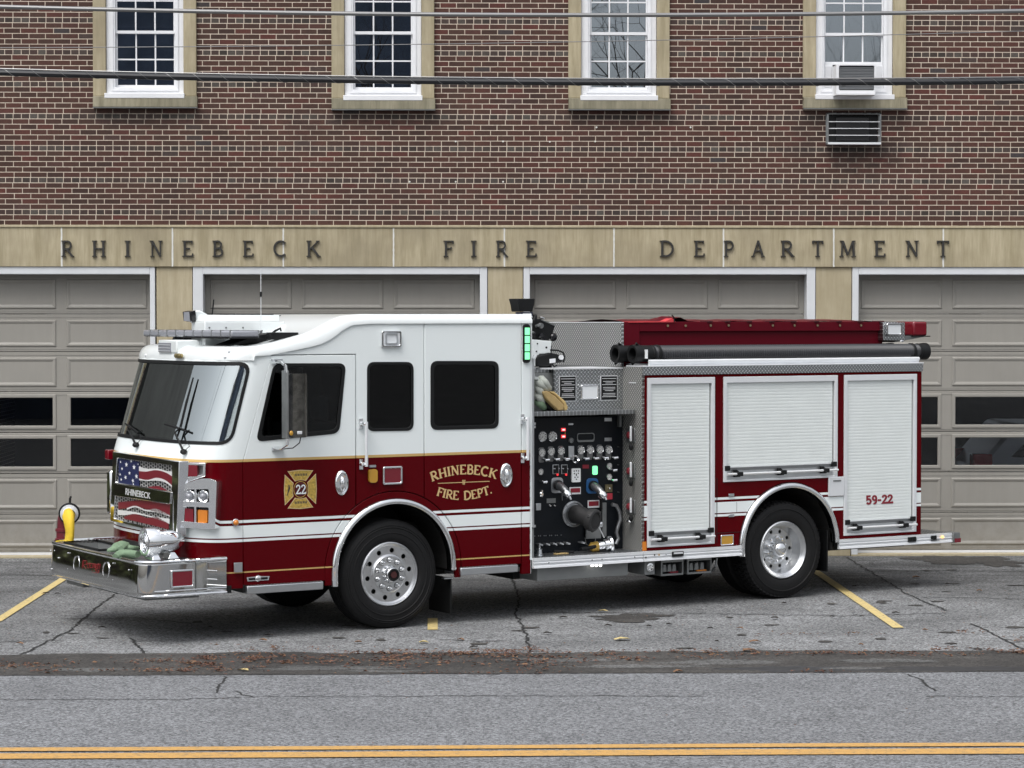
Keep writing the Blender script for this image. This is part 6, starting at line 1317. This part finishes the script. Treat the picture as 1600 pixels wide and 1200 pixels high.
# front face of the body with three side outlets
ff = MB().box((BF-.002, .0, .60), (BF+.03, PV+.3, 2.555)).build('body_front_plate', M['dp_front'], tr, smooth=0)
for y in (680, 736, 791.5):
    c = U(988, y, BF); o = plate('side_gate', M['steel_dark'], ff, [(c.y-.07, c.z-.075), (c.y+.09, c.z-.075), (c.y+.09, c.z+.075), (c.y-.07, c.z+.075)], [], lambda y_, z_, t: (BF-.02+t, y_, z_), .016, bev=.006)
    MB().lathe([(.04, 0), (.036, .02), (.02, .03), (.001, .03)], (BF-.02, c.y+.02, c.z), (-1, 0, 0), 18).build('red_wheel', mat('valve_red', (.2, .02, .03), .5), o)
    MB().box((BF-.07, c.y-.07, c.z-.06), (BF-.05, c.y-.05, c.z+.10)).build('gate_handle', M['alu_light'], o, bev=.005); MB().sphere((BF-.05, c.y-.05, c.z-.12), .03, 10, (.8, .8, 1.3)).build('gate_knob', M['black'], o)
c = U(989, 813.5, BF); MB().sphere((BF-.04, c.y, c.z), .035, 12, (1, 1.2, .55)).build('chrome_lever', CHR, ff)
c = U(989, 598, BF); MB().box((BF-.012, c.y-.06, c.z-.006), (BF-.002, c.y+.06, c.z+.005)).build('hinge_strip', M['alu_light'], ff, smooth=0)
# pump step
zs1 = S(1003, 869, -.02).z; zs0 = S(1003, 886, -.02).z
zs1, zs0 = .618, .512
stp_ = plate('pump_step', M['alu'], tr, [(1.66, -.012), (BF-.01, -.012), (BF-.01, PV), (1.66, PV)], [], lambda x, y, t: (x, y, zs1-t), .02, smooth=0)
def rail_front(x0, x1, par, nm='rail'):
    prof = [(-.0, zs1), (-.034, zs1), (-.034, zs1-.03), (-.028, zs1-.034), (-.028, zs1-.044), (-.036, zs1-.05), (-.036, zs1-.056), (-.028, zs1-.062), (-.028, zs0+.028), (-.038, zs0+.022), (-.042, zs0+.002), (-.038, zs0), (0, zs0)]
    return MB().prism([(x0, y+.0, z) for y, z in prof], (x1-x0, 0, 0)).build(nm, M['alu_light'], par, smooth=0)
rail_front(1.625, BF-.006, tr, 'step_rail')
mb = MB()
for i in range(26): mb.box((1.7+i*.048, .0, zs1), (1.72+i*.048, PV-.02, zs1+.006))
mb.build('step_slats', M['alu_grey'], stp_, smooth=0)
a, b = S(846, 886, -.0), S(983, 905, -.0); MB().box((1.72, .05, .37), (2.84, .4, zs0-.002)).build('step_well', M['grey_metal'], tr, bev=.005)
for x in (926, 932.5, 939): c = S(x, 883.5, -.03); MB().sphere((c.x, -.02, c.z), .018, 10, (1, .6, .8)).build('step_light', M['led_white'], tr)
for x, y in ((858, 879.5), (925.5, 875), (941, 874), (992, 870.5)): c = S(x, y, -.04); MB().sphere((c.x, -.036, c.z), .007, 6).build('rail_bolt', M['black'], tr)
# ================================================================ BODY
BX1 = 6.805; zt_b = 2.455; AB = (4.93, .59); ABR = .69
open_ = [((1011,594),(1116,857)), ((1130,592),(1308,749)), ((1318.5,589.5),(1431,838))]
# level openings: take u from the picture, z from the middle
ops = []
for (p, q), zb_ in zip(open_, (None, None, None)):
    a, b = S(*p), S(*q); ops.append([a.x, b.x, b.z, a.z])
ops[0][2] = .655; ops[2][2] = .655; zto = 2.44
for o_ in ops: o_[3] = zto
ops[1][2] = S(1220, 749.5).z
out_ = [(BF, .62), (AB[0]-ABR, .62)]+arc(AB[0], AB[1], ABR, pi-.02, .02, 40)+[(AB[0]+ABR, .62), (BX1, .62), (BX1, 2.47), (BF, 2.47)]
body = plate('body_side', M['body_paint'], tr, out_, [[(a, c), (b, c), (b, d), (a, d)] for a, b, c, d in ops], side(0), .05, bev=.003, smooth=0)
mb = MB(); mb.box((BF+.03, .35, .62), (4.1, 2.1, 2.5)); mb.box((5.72, .35, .62), (BX1-.05, 2.1, 2.5)); mb.box((4.1, .35, 1.4), (5.72, 2.1, 2.5)); mb.build('compartment_core', M['interior'], tr, smooth=0)
MB().box((BX1-.03, .05, .62), (BX1, 2.5, 2.55)).build('rear_wall', M['body_paint'], tr, smooth=0); MB().box((BF, 2.45, .62), (BX1-.04, 2.5, 2.55)).build('far_body_side', M['body_paint'], tr, smooth=0)
MB().box((BF+.03, .05, 2.5), (BX1-.03, 2.45, 2.55)).build('body_top', M['dp_top'], tr, smooth=0)
def shutter(a, b, c, d, nbr):
    fw = .045; o = plate('shutter_frame', M['alu_light'], tr, [(a+.002, c), (b-.002, c), (b-.002, d), (a+.002, d)], [[(a+fw, c+.02), (b-fw, c+.02), (b-fw, d-.065), (a+fw, d-.065)]], side(-.012), .05, bev=.004, smooth=0)
    z = c+.15; n = int((d-.065-z)/.0345); h = (d-.065-z)/n; prof = []
    for i in range(n):
        z0 = z+i*h; prof += [(.0138, z0), (.0126, z0+.0012), (.0122, z0+.006), (.012, z0+h*.5), (.0122, z0+h-.006), (.0126, z0+h-.0032), (.0138, z0+h-.0022)]
    prof.append((.020, d-.06))
    MB().grid([[(a+fw+.008, y, z_) for y, z_ in prof], [(b-fw-.014, y, z_) for y, z_ in prof]]).build('roller_shutter', M['shutter'], o, smooth=20)
    MB().box((a+fw+.001, .024, c+.021), (a+fw+.008, .045, d-.066)).build('track_gap', M['black'], o, smooth=0); MB().box((b-fw-.014, .024, c+.021), (b-fw-.001, .045, d-.066)).build('track_gap', M['black'], o, smooth=0)
    MB().box((a+fw+.008, .006, z-.028), (b-fw-.014, .03, z)).build('bottom_bar', M['alu_grey'], o, bev=.002, smooth=0)
    MB().box((a+fw+.001, .01, c+.021), (b-fw-.001, .03, z-.03)).build('kick_plate', M['alu'], o, smooth=0)
    zb = z-.065; MB().tube([(a+.03, -.042, zb), (b-.022, -.042, zb)], .013, 12).build('lift_bar', M['bar_white'], o)
    ks = [a+.19, b-.19]+([(a+b)/2] if nbr == 3 else [])
    for x in ks: MB().prism([(x-.05, -.02, zb-.035), (x+.03, -.02, zb-.035), (x+.03, -.02, zb+.01), (x-.015, -.02, zb+.045), (x-.05, -.02, zb+.045)], (0, .03, 0)).build('bar_bracket', M['black'], o, bev=.004); MB().box((x-.04, -.06, zb-.024), (x+.04, -.02, zb+.022)).build('bracket_clip', M['black'], o, bev=.006)
    for x in (a+.05, b-.05): MB().box((x-.035, -.02, z-.03), (x+.035, .004, z+.025)).build('end_catch', M['black'], o, bev=.006)
    MB().box((a+fw+.02, -.002, z+.005), (b-fw-.02, .006, z+.012)).build('end_lip', M['alu_light'], o, smooth=0)
    return o
M['shutter'] = mat('satin_shutter', (.70, .74, .73), .42, .0, var=.03, vs=3); M['bar_white'] = mat('lift_bar_satin', (.85, .86, .86), .3, .5)
sh = [shutter(*ops[0], 2), shutter(*ops[1], 3), shutter(*ops[2], 2)]
# writing on the rear shutter
a = S(1354, 786.5, .0); b = S(1396, 773, .0); t = MB(); txt = '59-22'; advs = [GL[c_][0] for c_ in txt]; tot = sum(advs); x = 0; zc0 = S(1375, 787, 0).z; hh = S(1375, 774, 0).z-zc0
for ch, ad in zip(txt, advs):
    put_glyph(t, ch, lambda X, Y, e: (a.x+(x+X)/tot*(b.x-a.x), .0095-e, zc0+Y*hh), 0, .24, .08); x += ad
t.build('unit_number', M['decal_red'], sh[2], smooth=0, fix=False)
# diamond band, cap rail, hose tray
band = MB().box((BF+.002, -.014, 2.472), (BX1+.01, .04, S(1200, 571, 0).z)).build('upper_band', M['dp_side'], tr, smooth=0); zr = S(1200, 571, 0).z
MB().box((BF-.002, -.022, zr), (BX1+.015, .3, zr+.012)).build('band_cap', M['alu_light'], tr, bev=.003, smooth=0)
prof = [(.05, zr+.012), (.05, zr+.02), (.03, zr+.05), (.03, zr+.062), (.045, zr+.075), (.06, zr+.075), (.06, zr+.012)]
MB().prism([(BF+.12, y, z) for y, z in prof], (BX1-BF-.12, 0, 0)).build('hose_tray', M['alu_light'], tr, smooth=0)
MB().box((BF+.12, .06, zr+.012), (BX1, .48, zr+.03)).build('hose_tray_floor', M['alu'], tr, smooth=0)
# lower rail
rail_front(BF+.002, AB[0]-ABR+.02, tr, 'lower_rail'); rl2 = rail_front(AB[0]+ABR-.02, 7.27, tr, 'lower_rail')
lip(AB, .685, .50, tr, zl2=.60); liner(AB, .64, .05, .9, .5)
# rear step
mb = MB(); mb.box((BX1, .0, zs1-.02), (7.27, 2.5, zs1)); mb.build('tail_step', M['dp_top'], tr, smooth=0)
MB().box((7.22, -.0, zs0), (7.27, 2.5, zs1-.021)).build('tail_step_edge', M['alu'], tr, smooth=0)
a = S(1484, 832, -.05); mb = MB(); mb.box((7.24, -.055, .505), (7.345, .1, .62)); tc_ = mb.build('corner_casting', M['steel_dark'], tr, bev=.006); MB().box((7.262, -.062, .508), (7.35, -.05, .555)).build('reflector', M['red_lens'], tc_, smooth=0)
for x0, x1, z0, z1, m_ in ((1419, 1431, .545, .60, 'black'), (1424, 1432, .555, .59, 'steel_dark'), (1455, 1463, .545, .60, 'black'), (1455, 1468, .55, .565, 'alu')): MB().box((US(x0, 845, -.04), -.048, z0), (US(x1, 845, -.04), -.03, z1)).build('lamp_clip', M[m_], rl2, bev=.003)
MB().sphere((US(1473.5, 842, -.05), -.045, .578), .016, 10).build('amber_led', M['led_amber'], rl2)
a = S(1060, 863, -.04); MB().box((US(1050, 862, -.04), -.05, .545), (US(1068, 862, -.04), -.03, .60)).build('lamp_clip', M['black'], tr, bev=.008); MB().box((US(1052, 862, -.04), -.054, .575), (US(1066, 862, -.04), -.048, .592)).build('clip_strip', M['alu_light'], tr, smooth=0)
for x, y, m_ in ((1009.5, 871, 'black'), (1023, 867, 'black'), (1030, 867, 'amber_dim'), (1041, 866, 'alu')): c = S(x, y, -.04); MB().sphere((c.x, -.038, c.z), .009, 6).build('rail_bolt', M[m_], tr)
# marker lights and small body hardware
bezel_lamp(1125, 836, 1145, 851, 0, CHR, M['amber_dim'], body, 'side_marker', .012, .02, .015)
a, b = S(1003.5, 844, 0), S(1010, 860, 0); MB().box((BF+.006, -.008, .625), (BF+.055, 0, .72)).build('amber_reflector', M['amber_lens'], body, smooth=0)
a, b = S(1293.5, 745.5), S(1317.5, 774.5); fpl = MB().box((a.x, -.02, b.z), (b.x, 0, a.z)).build('filler_hatch', M['alu_light'], body, bev=.006); MB().box((a.x+.06, -.026, a.z-.05), (b.x-.05, -.02, a.z-.035)).build('hatch_latch', M['steel_dark'], fpl, smooth=0)
for y in (773.5, 805.5): c = S(1142, y); MB().box((c.x-.035, -.014, c.z-.015), (c.x+.035, 0, c.z+.015)).build('hatch_hinge', M['alu'], body, bev=.003)
MB().box((US(1120, 800)-.003, -.004, .66), (US(1120, 800)+.003, .0, 1.36)).build('panel_seam', M['black'], body, smooth=0); MB().box((US(1151, 800)-.0015, -.0025, .98), (US(1151, 800)+.0015, .0, 1.09)).build('panel_seam', M['steel_dark'], body, smooth=0); z_ = ZS(1140, 832); MB().box((US(1121, 832), -.003, z_-.003), (4.26, 0, z_+.003)).build('panel_seam', M['black'], body, smooth=0)
# under-body items
c = S(1016, 885, .03); ub_ = MB().box((3.05, .05, .36), (3.18, .35, zs0-.004)).build('fender_box', M['grey_metal'], tr, bev=.004)
MB().lathe([(.045, 0), (.045, .02), (.03, .024), (.02, .01), (.001, .01)], (3.11, .05, .44), (0, -1, 0), 22).build('air_port', CHR, ub_)
for x0, x1 in ((1033, 1068), (1074, 1112)):
    a, b = US(x0, 885, .05), US(x1, 885, .05); zt2 = zs0-.006; o = plate('wheel_chock_tray', M['steel_dark'], tr, [(a, .335), (b, .335), (b, zt2), (a, zt2)], [[(a+.02, .355), (b-.015, .355), (b-.015, zt2-.03), (a+.02, zt2-.03)]], side(.05), .25, bev=.004, smooth=0)
    MB().box((a+.01, .24, .34), (b-.01, .26, zt2-.01)).build('tray_back', M['black'], o, smooth=0)
    for k in range(3): xx = a+.05+(b-a-.1)*(k+.5)/3; MB().prism([(xx-.028, .1, .37), (xx+.028, .1, .37), (xx+.018, .1, .45), (xx-.018, .1, .45)], (0, .1, 0)).build('chock', M['grey_metal'], o, bev=.006)
    MB().box(((a+b)/2+.0, .09, .357), (b-.04, .12, .372)).build('tray_label', M['amber_lens'] if x0 > 1070 else M['decal_red'], o, smooth=0)
MB().tube([S(1120, 872, .1), S(1118, 885, .1), S(1110, 895, .2)], .012, 8).build('dangling_line', M['alu_grey'], tr)
c = S(1322, 857, .3); MB().box((5.56, .25, .46), (5.66, .4, .52)).build('amber_tow_eye', M['amber_lens'], tr, bev=.008)
# rear light stalk
dgx = MB().box((S(1380, 505, .42).x, .42, S(1390, 532, .42).z), (S(1414, 505, .42).x, .8, S(1390, 503.5, .42).z)).build('light_box', M['dp_side'], tr, bev=.004)
bezel_lamp(1383.5, 505, 1407, 524, .42, CHR, M['clear_lens'], dgx, 'rear_scene_light', .018, .03, .02)
a, b = S(1420.5, 502.5, .5), S(1445, 524.5, .5); bc = MB().box((a.x, .42, b.z), (b.x-.03, .75, a.z)).build('red_beacon', M['red_lens'], tr, bev=.02)
MB().box((a.x-.01, .4, b.z-.012), (b.x, .78, b.z)).build('beacon_base', M['black'], bc, bev=.004)
mb = MB(); mb.prism([S(x, y, .45) for x, y in ((1398,535),(1446,526),(1446,524.5),(1396,525))], (0, .35, 0)); mb.build('beacon_bracket', M['steel_dark'], bc, bev=.004)
c = S(1410, 533, .4); MB().sphere(c, .02, 8, (1.6, .5, .6)).build('bracket_nut', CHR, bc)
MB().box((BX1, .12, .75), (BX1+.03, .16, 1.2)).build('rear_grab', M['steel_dark'], tr, smooth=0)
# ================================================================ LOOSE THINGS ON THE ENGINE (each its own)
def topl(root): root.location = TO; root.rotation_euler = (0, 0, TH); return root
def ribbed(name, u0, u1, v, z, r, label):
    root = empty(name, TO, TH, label, 'hose', 'black suction hoses along the hose tray')
    N = int((u1-u0-.3)/.030); prof = []
    for i in range(N*2+1): prof.append((r-(.017 if i % 2 else 0), .22+(u1-u0-.36)*i/(N*2)))
    MB().lathe(prof, (u0, v, z), (1, 0, 0), 28).build('hose_body', M['suction'], root, smooth=0, fix=False)
    MB().lathe([(r*.70, .12), (r*.74, .0), (r*1.08, -.005), (r*1.12, .02), (r*1.12, .08), (r*1.0, .085), (r*.98, .22), (r*1.04, .225), (r*1.04, .25)], (u0, v, z), (1, 0, 0), 32).build('front_coupling', M['black'], root, smooth=45)
    MB().lathe([(r*1.0, -.15), (r*1.04, -.145), (r*1.04, -.12), (r*1.0, -.115), (r*1.06, -.09), (r*1.1, -.05), (r*1.1, -.01), (r*.9, 0), (.001, .002)], (u1, v, z), (1, 0, 0), 32).build('rear_coupling', M['black'], root, smooth=45)
    MB().lathe([(r*.72, .14), (.001, .14)], (u0, v, z), (1, 0, 0), 24).build('bore', M['black_rough'], root)
    for k in range(2): a = k*pi+1.9; MB().tube([(u0+.05, v+r*1.1*cos(a), z+r*1.1*sin(a)), (u0+.02, v+r*1.35*cos(a), z+r*1.35*sin(a))], .012, 8).build('coupling_lug', M['black'], root)
    return root
M['suction'] = mat('suction_hose', (.035, .037, .042), .38)
hz = S(1200, 551, .17).z; hr_ = .088; u0h = S(988, 554, .17).x
h1 = ribbed('suction_hose', u0h, S(1447, 547, .17).x, .17, hz, hr_, 'black ribbed suction hose, the nearer of two, strapped over the roller shutters')
MB().box((u0h+.10, .17-hr_*1.13, hz-.05), (u0h+.13, .17-hr_*.9, hz+.045)).build('white_band', M['decal_white'], h1)
for x in (1025.5, 1423): c = S(x, 552, .17); MB().lathe([(hr_*1.02, -.02), (hr_*1.08, -.015), (hr_*1.08, .015), (hr_*1.02, .02)], (c.x, .17, hz), (1, 0, 0), 28).build('velcro_strap', M['black'], h1); MB().box((c.x-.06, .09, hz-hr_-.08), (c.x+.02, .12, hz-.04)).build('strap_tail', M['black'], h1, bev=.008)
h2 = ribbed('suction_hose', S(961, 553, .38).x+.0, 6.7, .38, hz+.0, hr_, 'black suction hose behind the nearer one, its open end sticking out at the left')
# yellow hose at the bumper elbow
e0 = Vector((ex[0]-.045, ex[1]-.13, ex[2]-.015))
yr = empty('yellow_hose', TO, TH, 'yellow jacketed fire hose drooping from the red elbow outlet into the bumper well', 'hose')
def flat_hose(path, w, th, name, m, root, up=None, n=18, sub=5):
    P = [Vector(p) for p in path]; Q = []
    for i in range(len(P)-1):
        for k in range(sub):
            t = k/sub; p0, p1, p2, p3 = P[max(0, i-1)], P[i], P[i+1], P[min(len(P)-1, i+2)]
            Q.append(.5*((2*p1)+(-p0+p2)*t+(2*p0-5*p1+4*p2-p3)*t*t+(-p0+3*p1-3*p2+p3)*t**3))
    Q.append(P[-1]); rows = []; m_ = len(Q)
    for i, p in enumerate(Q):
        t = (Q[min(i+1, m_-1)]-Q[max(0, i-1)]).normalized(); u_ = Vector(up) if up else Vector((0, 0, 1)); a = t.cross(u_).normalized(); b = t.cross(a)
        f = i/(m_-1)*(len(path)-1); j = min(int(f), len(path)-2); fr = f-j; ww = (w[j]*(1-fr)+w[j+1]*fr) if isinstance(w, (list, tuple)) else w; tt = (th[j]*(1-fr)+th[j+1]*fr) if isinstance(th, (list, tuple)) else th
        rows.append([p+a*ww*cos(2*pi*k/n)+b*tt*sin(2*pi*k/n)*(1+.12*sin(3*2*pi*k/n+i*.3)) for k in range(n)]+[])
    mb = MB(); mb.grid([r_+[r_[0]] for r_ in rows]); mb.add(rows[0], [tuple(range(n))]); mb.add(rows[-1], [tuple(range(n))]); return mb.build(name, m, root, smooth=70)
wl = Vector((-2.35, ex[1]-.1, .6))
flat_hose([e0+Vector((.0, .02, .0)), e0+Vector((-.02, -.035, .005)), e0+Vector((-.03, -.075, -.06)), e0+Vector((-.03, -.085, -.18)), e0+Vector((-.025, -.05, -.32)), e0+Vector((.0, -.03, -.48))], [.062, .072, .08, .085, .09, .07], [.06, .062, .05, .035, .035, .03], 'hose_jacket', M['yellow'], yr, up=(1, 0, 0))
# green hose heap on the deck
gh = empty('green_hose', TO, TH, 'limp sage green hose folded on the chrome bumper deck beside the siren', 'hose')
def dk(px, py, z=.815): return Zp(px, py, z)
flat_hose([dk(168, 861), dk(178, 858, .83), dk(186, 854, .845), dk(192, 852, .85), dk(189, 857, .84)], [.02, .05, .07, .07, .03], [.015, .03, .045, .045, .02], 'hose_fold', M['green_hose'], gh)
flat_hose([dk(180, 869), dk(190, 865, .83), dk(204, 865, .83), dk(216, 866, .83)], [.03, .06, .055, .04], [.02, .035, .04, .03], 'hose_fold', M['green_hose'], gh)
flat_hose([dk(192, 858), dk(202, 856, .83), dk(212, 856, .82)], [.04, .05, .05], [.02, .03, .02], 'hose_fold', M['green_hose'], gh)
# nozzle and tools on the pump step
nz = empty('hose_nozzle', TO, TH, 'chrome and amber capped fitting lying on the pump step under the large intake', 'nozzle')
q = Vector((S(948, 860, .15).x, .15, zs1+.075)); MB().lathe([(.03, -.12), (.045, -.08), (.045, -.03), (.06, -.025), (.06, .02), (.085, .025), (.09, .05), (.08, .055), (.06, .045), (.001, .045)], q, (1, -.25, .12), 26).build('nozzle_body', CHR, nz, smooth=45)
MB().lathe([(.02, -.20), (.05, -.17), (.052, -.10), (.046, -.095)], q, (1, -.25, .12), 20).build('amber_grip', mat('amber_grip', (.45, .28, .05), .4), nz, smooth=45)
MB().tube([q+Vector((-.32, .0, -.03)), q+Vector((-.2, 0, -.02)), q+Vector((-.14, -.0, -.01))], .02, 10).build('nozzle_tail', M['black'], nz)
tl = empty('spanner_tool', TO, TH, 'black and tan hand tool lying on the pump step below the gauges', 'tool')
q = S(868, 864, .2); q.z = zs1+.02; MB().tube([(q.x-.02, .2, q.z+.012), (q.x+.1, .17, q.z+.005), (q.x+.2, .16, q.z)], [.014, .02, .012], 8).build('tool_handle', M['black'], tl); MB().box((q.x-.06, .1, zs1+.007), (q.x+.1, .15, zs1+.02)).build('tool_head', M['tan'], tl, bev=.004)
ft = MB().lathe([(.04, 0), (.045, .01), (.03, .02), (.025, .06), (.035, .07), (.012, .08), (.012, .11), (.001, .112)], (S(843, 868, .12).x, .12, zs1+.006), (0, 0, 1), 18).build('drain_fitting', M['alu'], tr)
# crosslay hoses
M['tan_light'] = mat('tan_webbing', (.55, .40, .17), .85, var=.15, vs=30, bump=.3, bs=150)
cl = empty('crosslay_hose', TO, TH, 'tan fire hose folded over the crosslay shelf beside the cab', 'hose')
for pts, v0, m_ in (([(847,612),(856,611),(868,619),(881,632),(882,641),(873,642),(862,632),(852,621)], .10, 'tan'), ([(859,611.5),(867,612),(884,627),(888,636),(887,641.5),(882,641.5),(881.5,632),(869,619)], .115, 'tan_light'), ([(850,622),(861,633),(871,642),(860,641),(853,632)], .16, 'black')):  # the black piece stands for the shaded opening inside the fold
    MB().prism([S(x, y, v0) for x, y in pts], (0, .16, 0)).build('hose_loop', M[m_], cl, bev=.012, smooth=40)
c2_ = empty('crosslay_hose', TO, TH, 'pale grey green hose folds stacked in the crosslay bay behind the cab', 'hose')
for k, (x0, y0, x1, y1) in enumerate(((836,595,854,608),(838,604,848,618),(837,616,848,628),(838,628,850,636),(845,590,857,606))): flat_hose([S(x0, y0, .2), S((x0+x1)/2, (y0+y1)/2-1, .14), S(x1, y1, .2), S(x1+1, y1+1, .4)], .04, .028, 'hose_fold', M['pale_hose'] if k != 3 else M['green_hose'], c2_, up=(0, 1, 0))
MB().box((1.67, .45, 2.05), (BF-.1, .47, 2.5)).build('crosslay_back', M['grey_metal'], tr, smooth=0)
# ================================================================ AROUND THE STREET (mirrored in glass and chrome; house and left building are added)
def bare_tree(x, y, h, seed, label):
    r_ = random.Random(seed); root = empty('bare_tree', (x, y, 0), 0, label, 'tree', 'bare trees across the street'); mb = MB(); tk = MB()
    def grow(p, d, L, r, k, M_):
        q = p; pts = [p]; rr = [r]
        for i in range(3):
            d = (d+Vector((r_.uniform(-.22, .22), r_.uniform(-.22, .22), r_.uniform(-.05, .18)))).normalized(); q = q+d*L/3; pts.append(q); rr.append(r*(1-.13*(i+1)))
        M_.tube(pts, rr, 5 if k < 3 else 3, cap=False)
        if k >= 7: return
        for i in range(3 if k < 4 else 2):
            a = r_.uniform(0, 2*pi); x_, y_, _ = frame_for(d); nd = (d*r_.uniform(.55, 1.0)+(x_*cos(a)+y_*sin(a))*r_.uniform(.5, .9)).normalized(); grow(q if i == 0 else pts[r_.choice((2, 3))], nd, L*r_.uniform(.62, .8), rr[-1]*r_.uniform(.68, .85), k+1, mb)
    grow(Vector((0, 0, 0)), Vector((0, 0, 1)), h*.30, .34, 0, tk)
    tk.build('trunk', M['bark'], root, smooth=60, fix=False); mb.build('crown', M['bark'], root, smooth=0, fix=False)
bare_tree(-1.5, -9, 17, 3, 'tall bare tree across the street, mirrored in the second upper window'); bare_tree(4.2, -9, 17, 5, 'tall bare tree across the street, mirrored in the third upper window'); bare_tree(12.3, -9, 17, 9, 'tall bare tree across the street, mirrored in the right upper window')
# car inside the right hand bay, seen through the garage door glass
q = bw(1518, 700, 2.2)
car = empty('parked_car', (q.x, YW+2.0, 0), 0, 'silver car parked inside, seen through the glass of the right garage door', 'car')
prof = [(0, .35), (0, 1.0), (.12, 1.12), (.55, 1.62), (2.3, 1.62), (3.1, 1.05), (4.2, .85), (4.4, .6), (4.4, .35)]
MB().prism([(x, 0, z) for x, z in prof], (0, 1.75, 0)).build('body', mat('silver_paint', (.5, .52, .54), .3, .3), car, bev=.06)
for y in (-.004, 1.754-.01): MB().prism([(.5, y, 1.16), (.85, y, 1.5), (2.2, y, 1.5), (2.9, y, 1.1)], (0, .012, 0)).build('side_glass', M['black_gloss'], car, smooth=0)
for x in (.85, 3.5):
    for y in (-.01, 1.56): MB().cyl((x, y, .33), (0, 1, 0), .33, .2, 28).build('wheel', M['rubber'], car)
for y in (-.01, 1.5): MB().box((-.02, y, 1.02), (.25, y+.26, 1.2)).build('tail_light', mat('tail_lens', (.5, .01, .02), .2) if y < 0 else bpy.data.materials['tail_lens'], car, bev=.02)
hs_ = empty('reflection_house', (-9, -17, 0), 0, 'unseen dark gabled house added across the street for the left upper window reflections', 'house')  # unseen house added to darken what the left upper panes mirror
MB().box((-7, -5, 0), (8.4, 5, 13.5)).build('wall', mat('slate_clapboard', (.12, .145, .20), .8, var=.3, vs=1), hs_, smooth=0)
MB().prism([(-7.4, -5.4, 13.5), (7.4, -5.4, 13.5), (7.4, 0, 17), (-7.4, 0, 17)], (0, .1, .05)).build('roof', mat('roof_slate', (.035, .036, .04), .8, var=.3, vs=2), hs_, smooth=0)
MB().prism([(-7.4, 5.4, 13.5), (7.4, 5.4, 13.5), (7.4, 0, 17), (-7.4, 0, 17)], (0, -.1, .05)).build('roof', bpy.data.materials['roof_slate'], hs_, smooth=0)
for x in (-5, -2, 2, 5):
    for z in (1.5, 5): MB().box((x-.6, 5.0, z), (x+.6, 5.05, z+1.7)).build('window', M['white_trim'], hs_, smooth=0)

nb = empty('reflection_building', (-22, 44, 0), 0, 'unseen dark building added left of the station for the windshield reflection', 'building')  # unseen block added for the dark half of the windshield reflection
MB().box((-9, -6, 0), (6, 8, 17)).build('wall', mat('reflection_wall', (.07, .07, .068), .85, var=.25, vs=.8), nb, smooth=0)
MB().box((-9.3, -6.3, 17), (6.3, 8.3, 17.5)).build('roof', M['grey_metal'], nb, smooth=0)

hr2 = random.Random(11); hd_ = empty('hedge', (-13.5, 29.5, 0), atan2(.8, .6), 'long leafy hedge left of the forecourt, mirrored in the bumper', 'hedge')
mb = MB()
for _ in range(9000):
    x = hr2.uniform(-9, 9); a = hr2.uniform(0, pi); hgt = 2.6+.5*sin(x*.9)+.3*sin(x*2.3); c = Vector((x, .9*cos(a)*hr2.uniform(.7, 1.05), hgt*sin(a)*hr2.uniform(.75, 1.05))); s = hr2.uniform(.05, .13)
    p = Vector((hr2.gauss(0, 1), hr2.gauss(0, 1), hr2.gauss(0, 1))).normalized(); q = p.cross(Vector((.2, .6, .7))).normalized(); mb.add([c+p*s, c+q*s, c-p*s, c-q*s], [(0,1,2,3)])
mb.build('leaves', M['green'], hd_, smooth=0, fix=False)
MB().box((-9, -.5, 0), (9, .5, 2.0)).build('twigs', M['bark'], hd_, smooth=0)
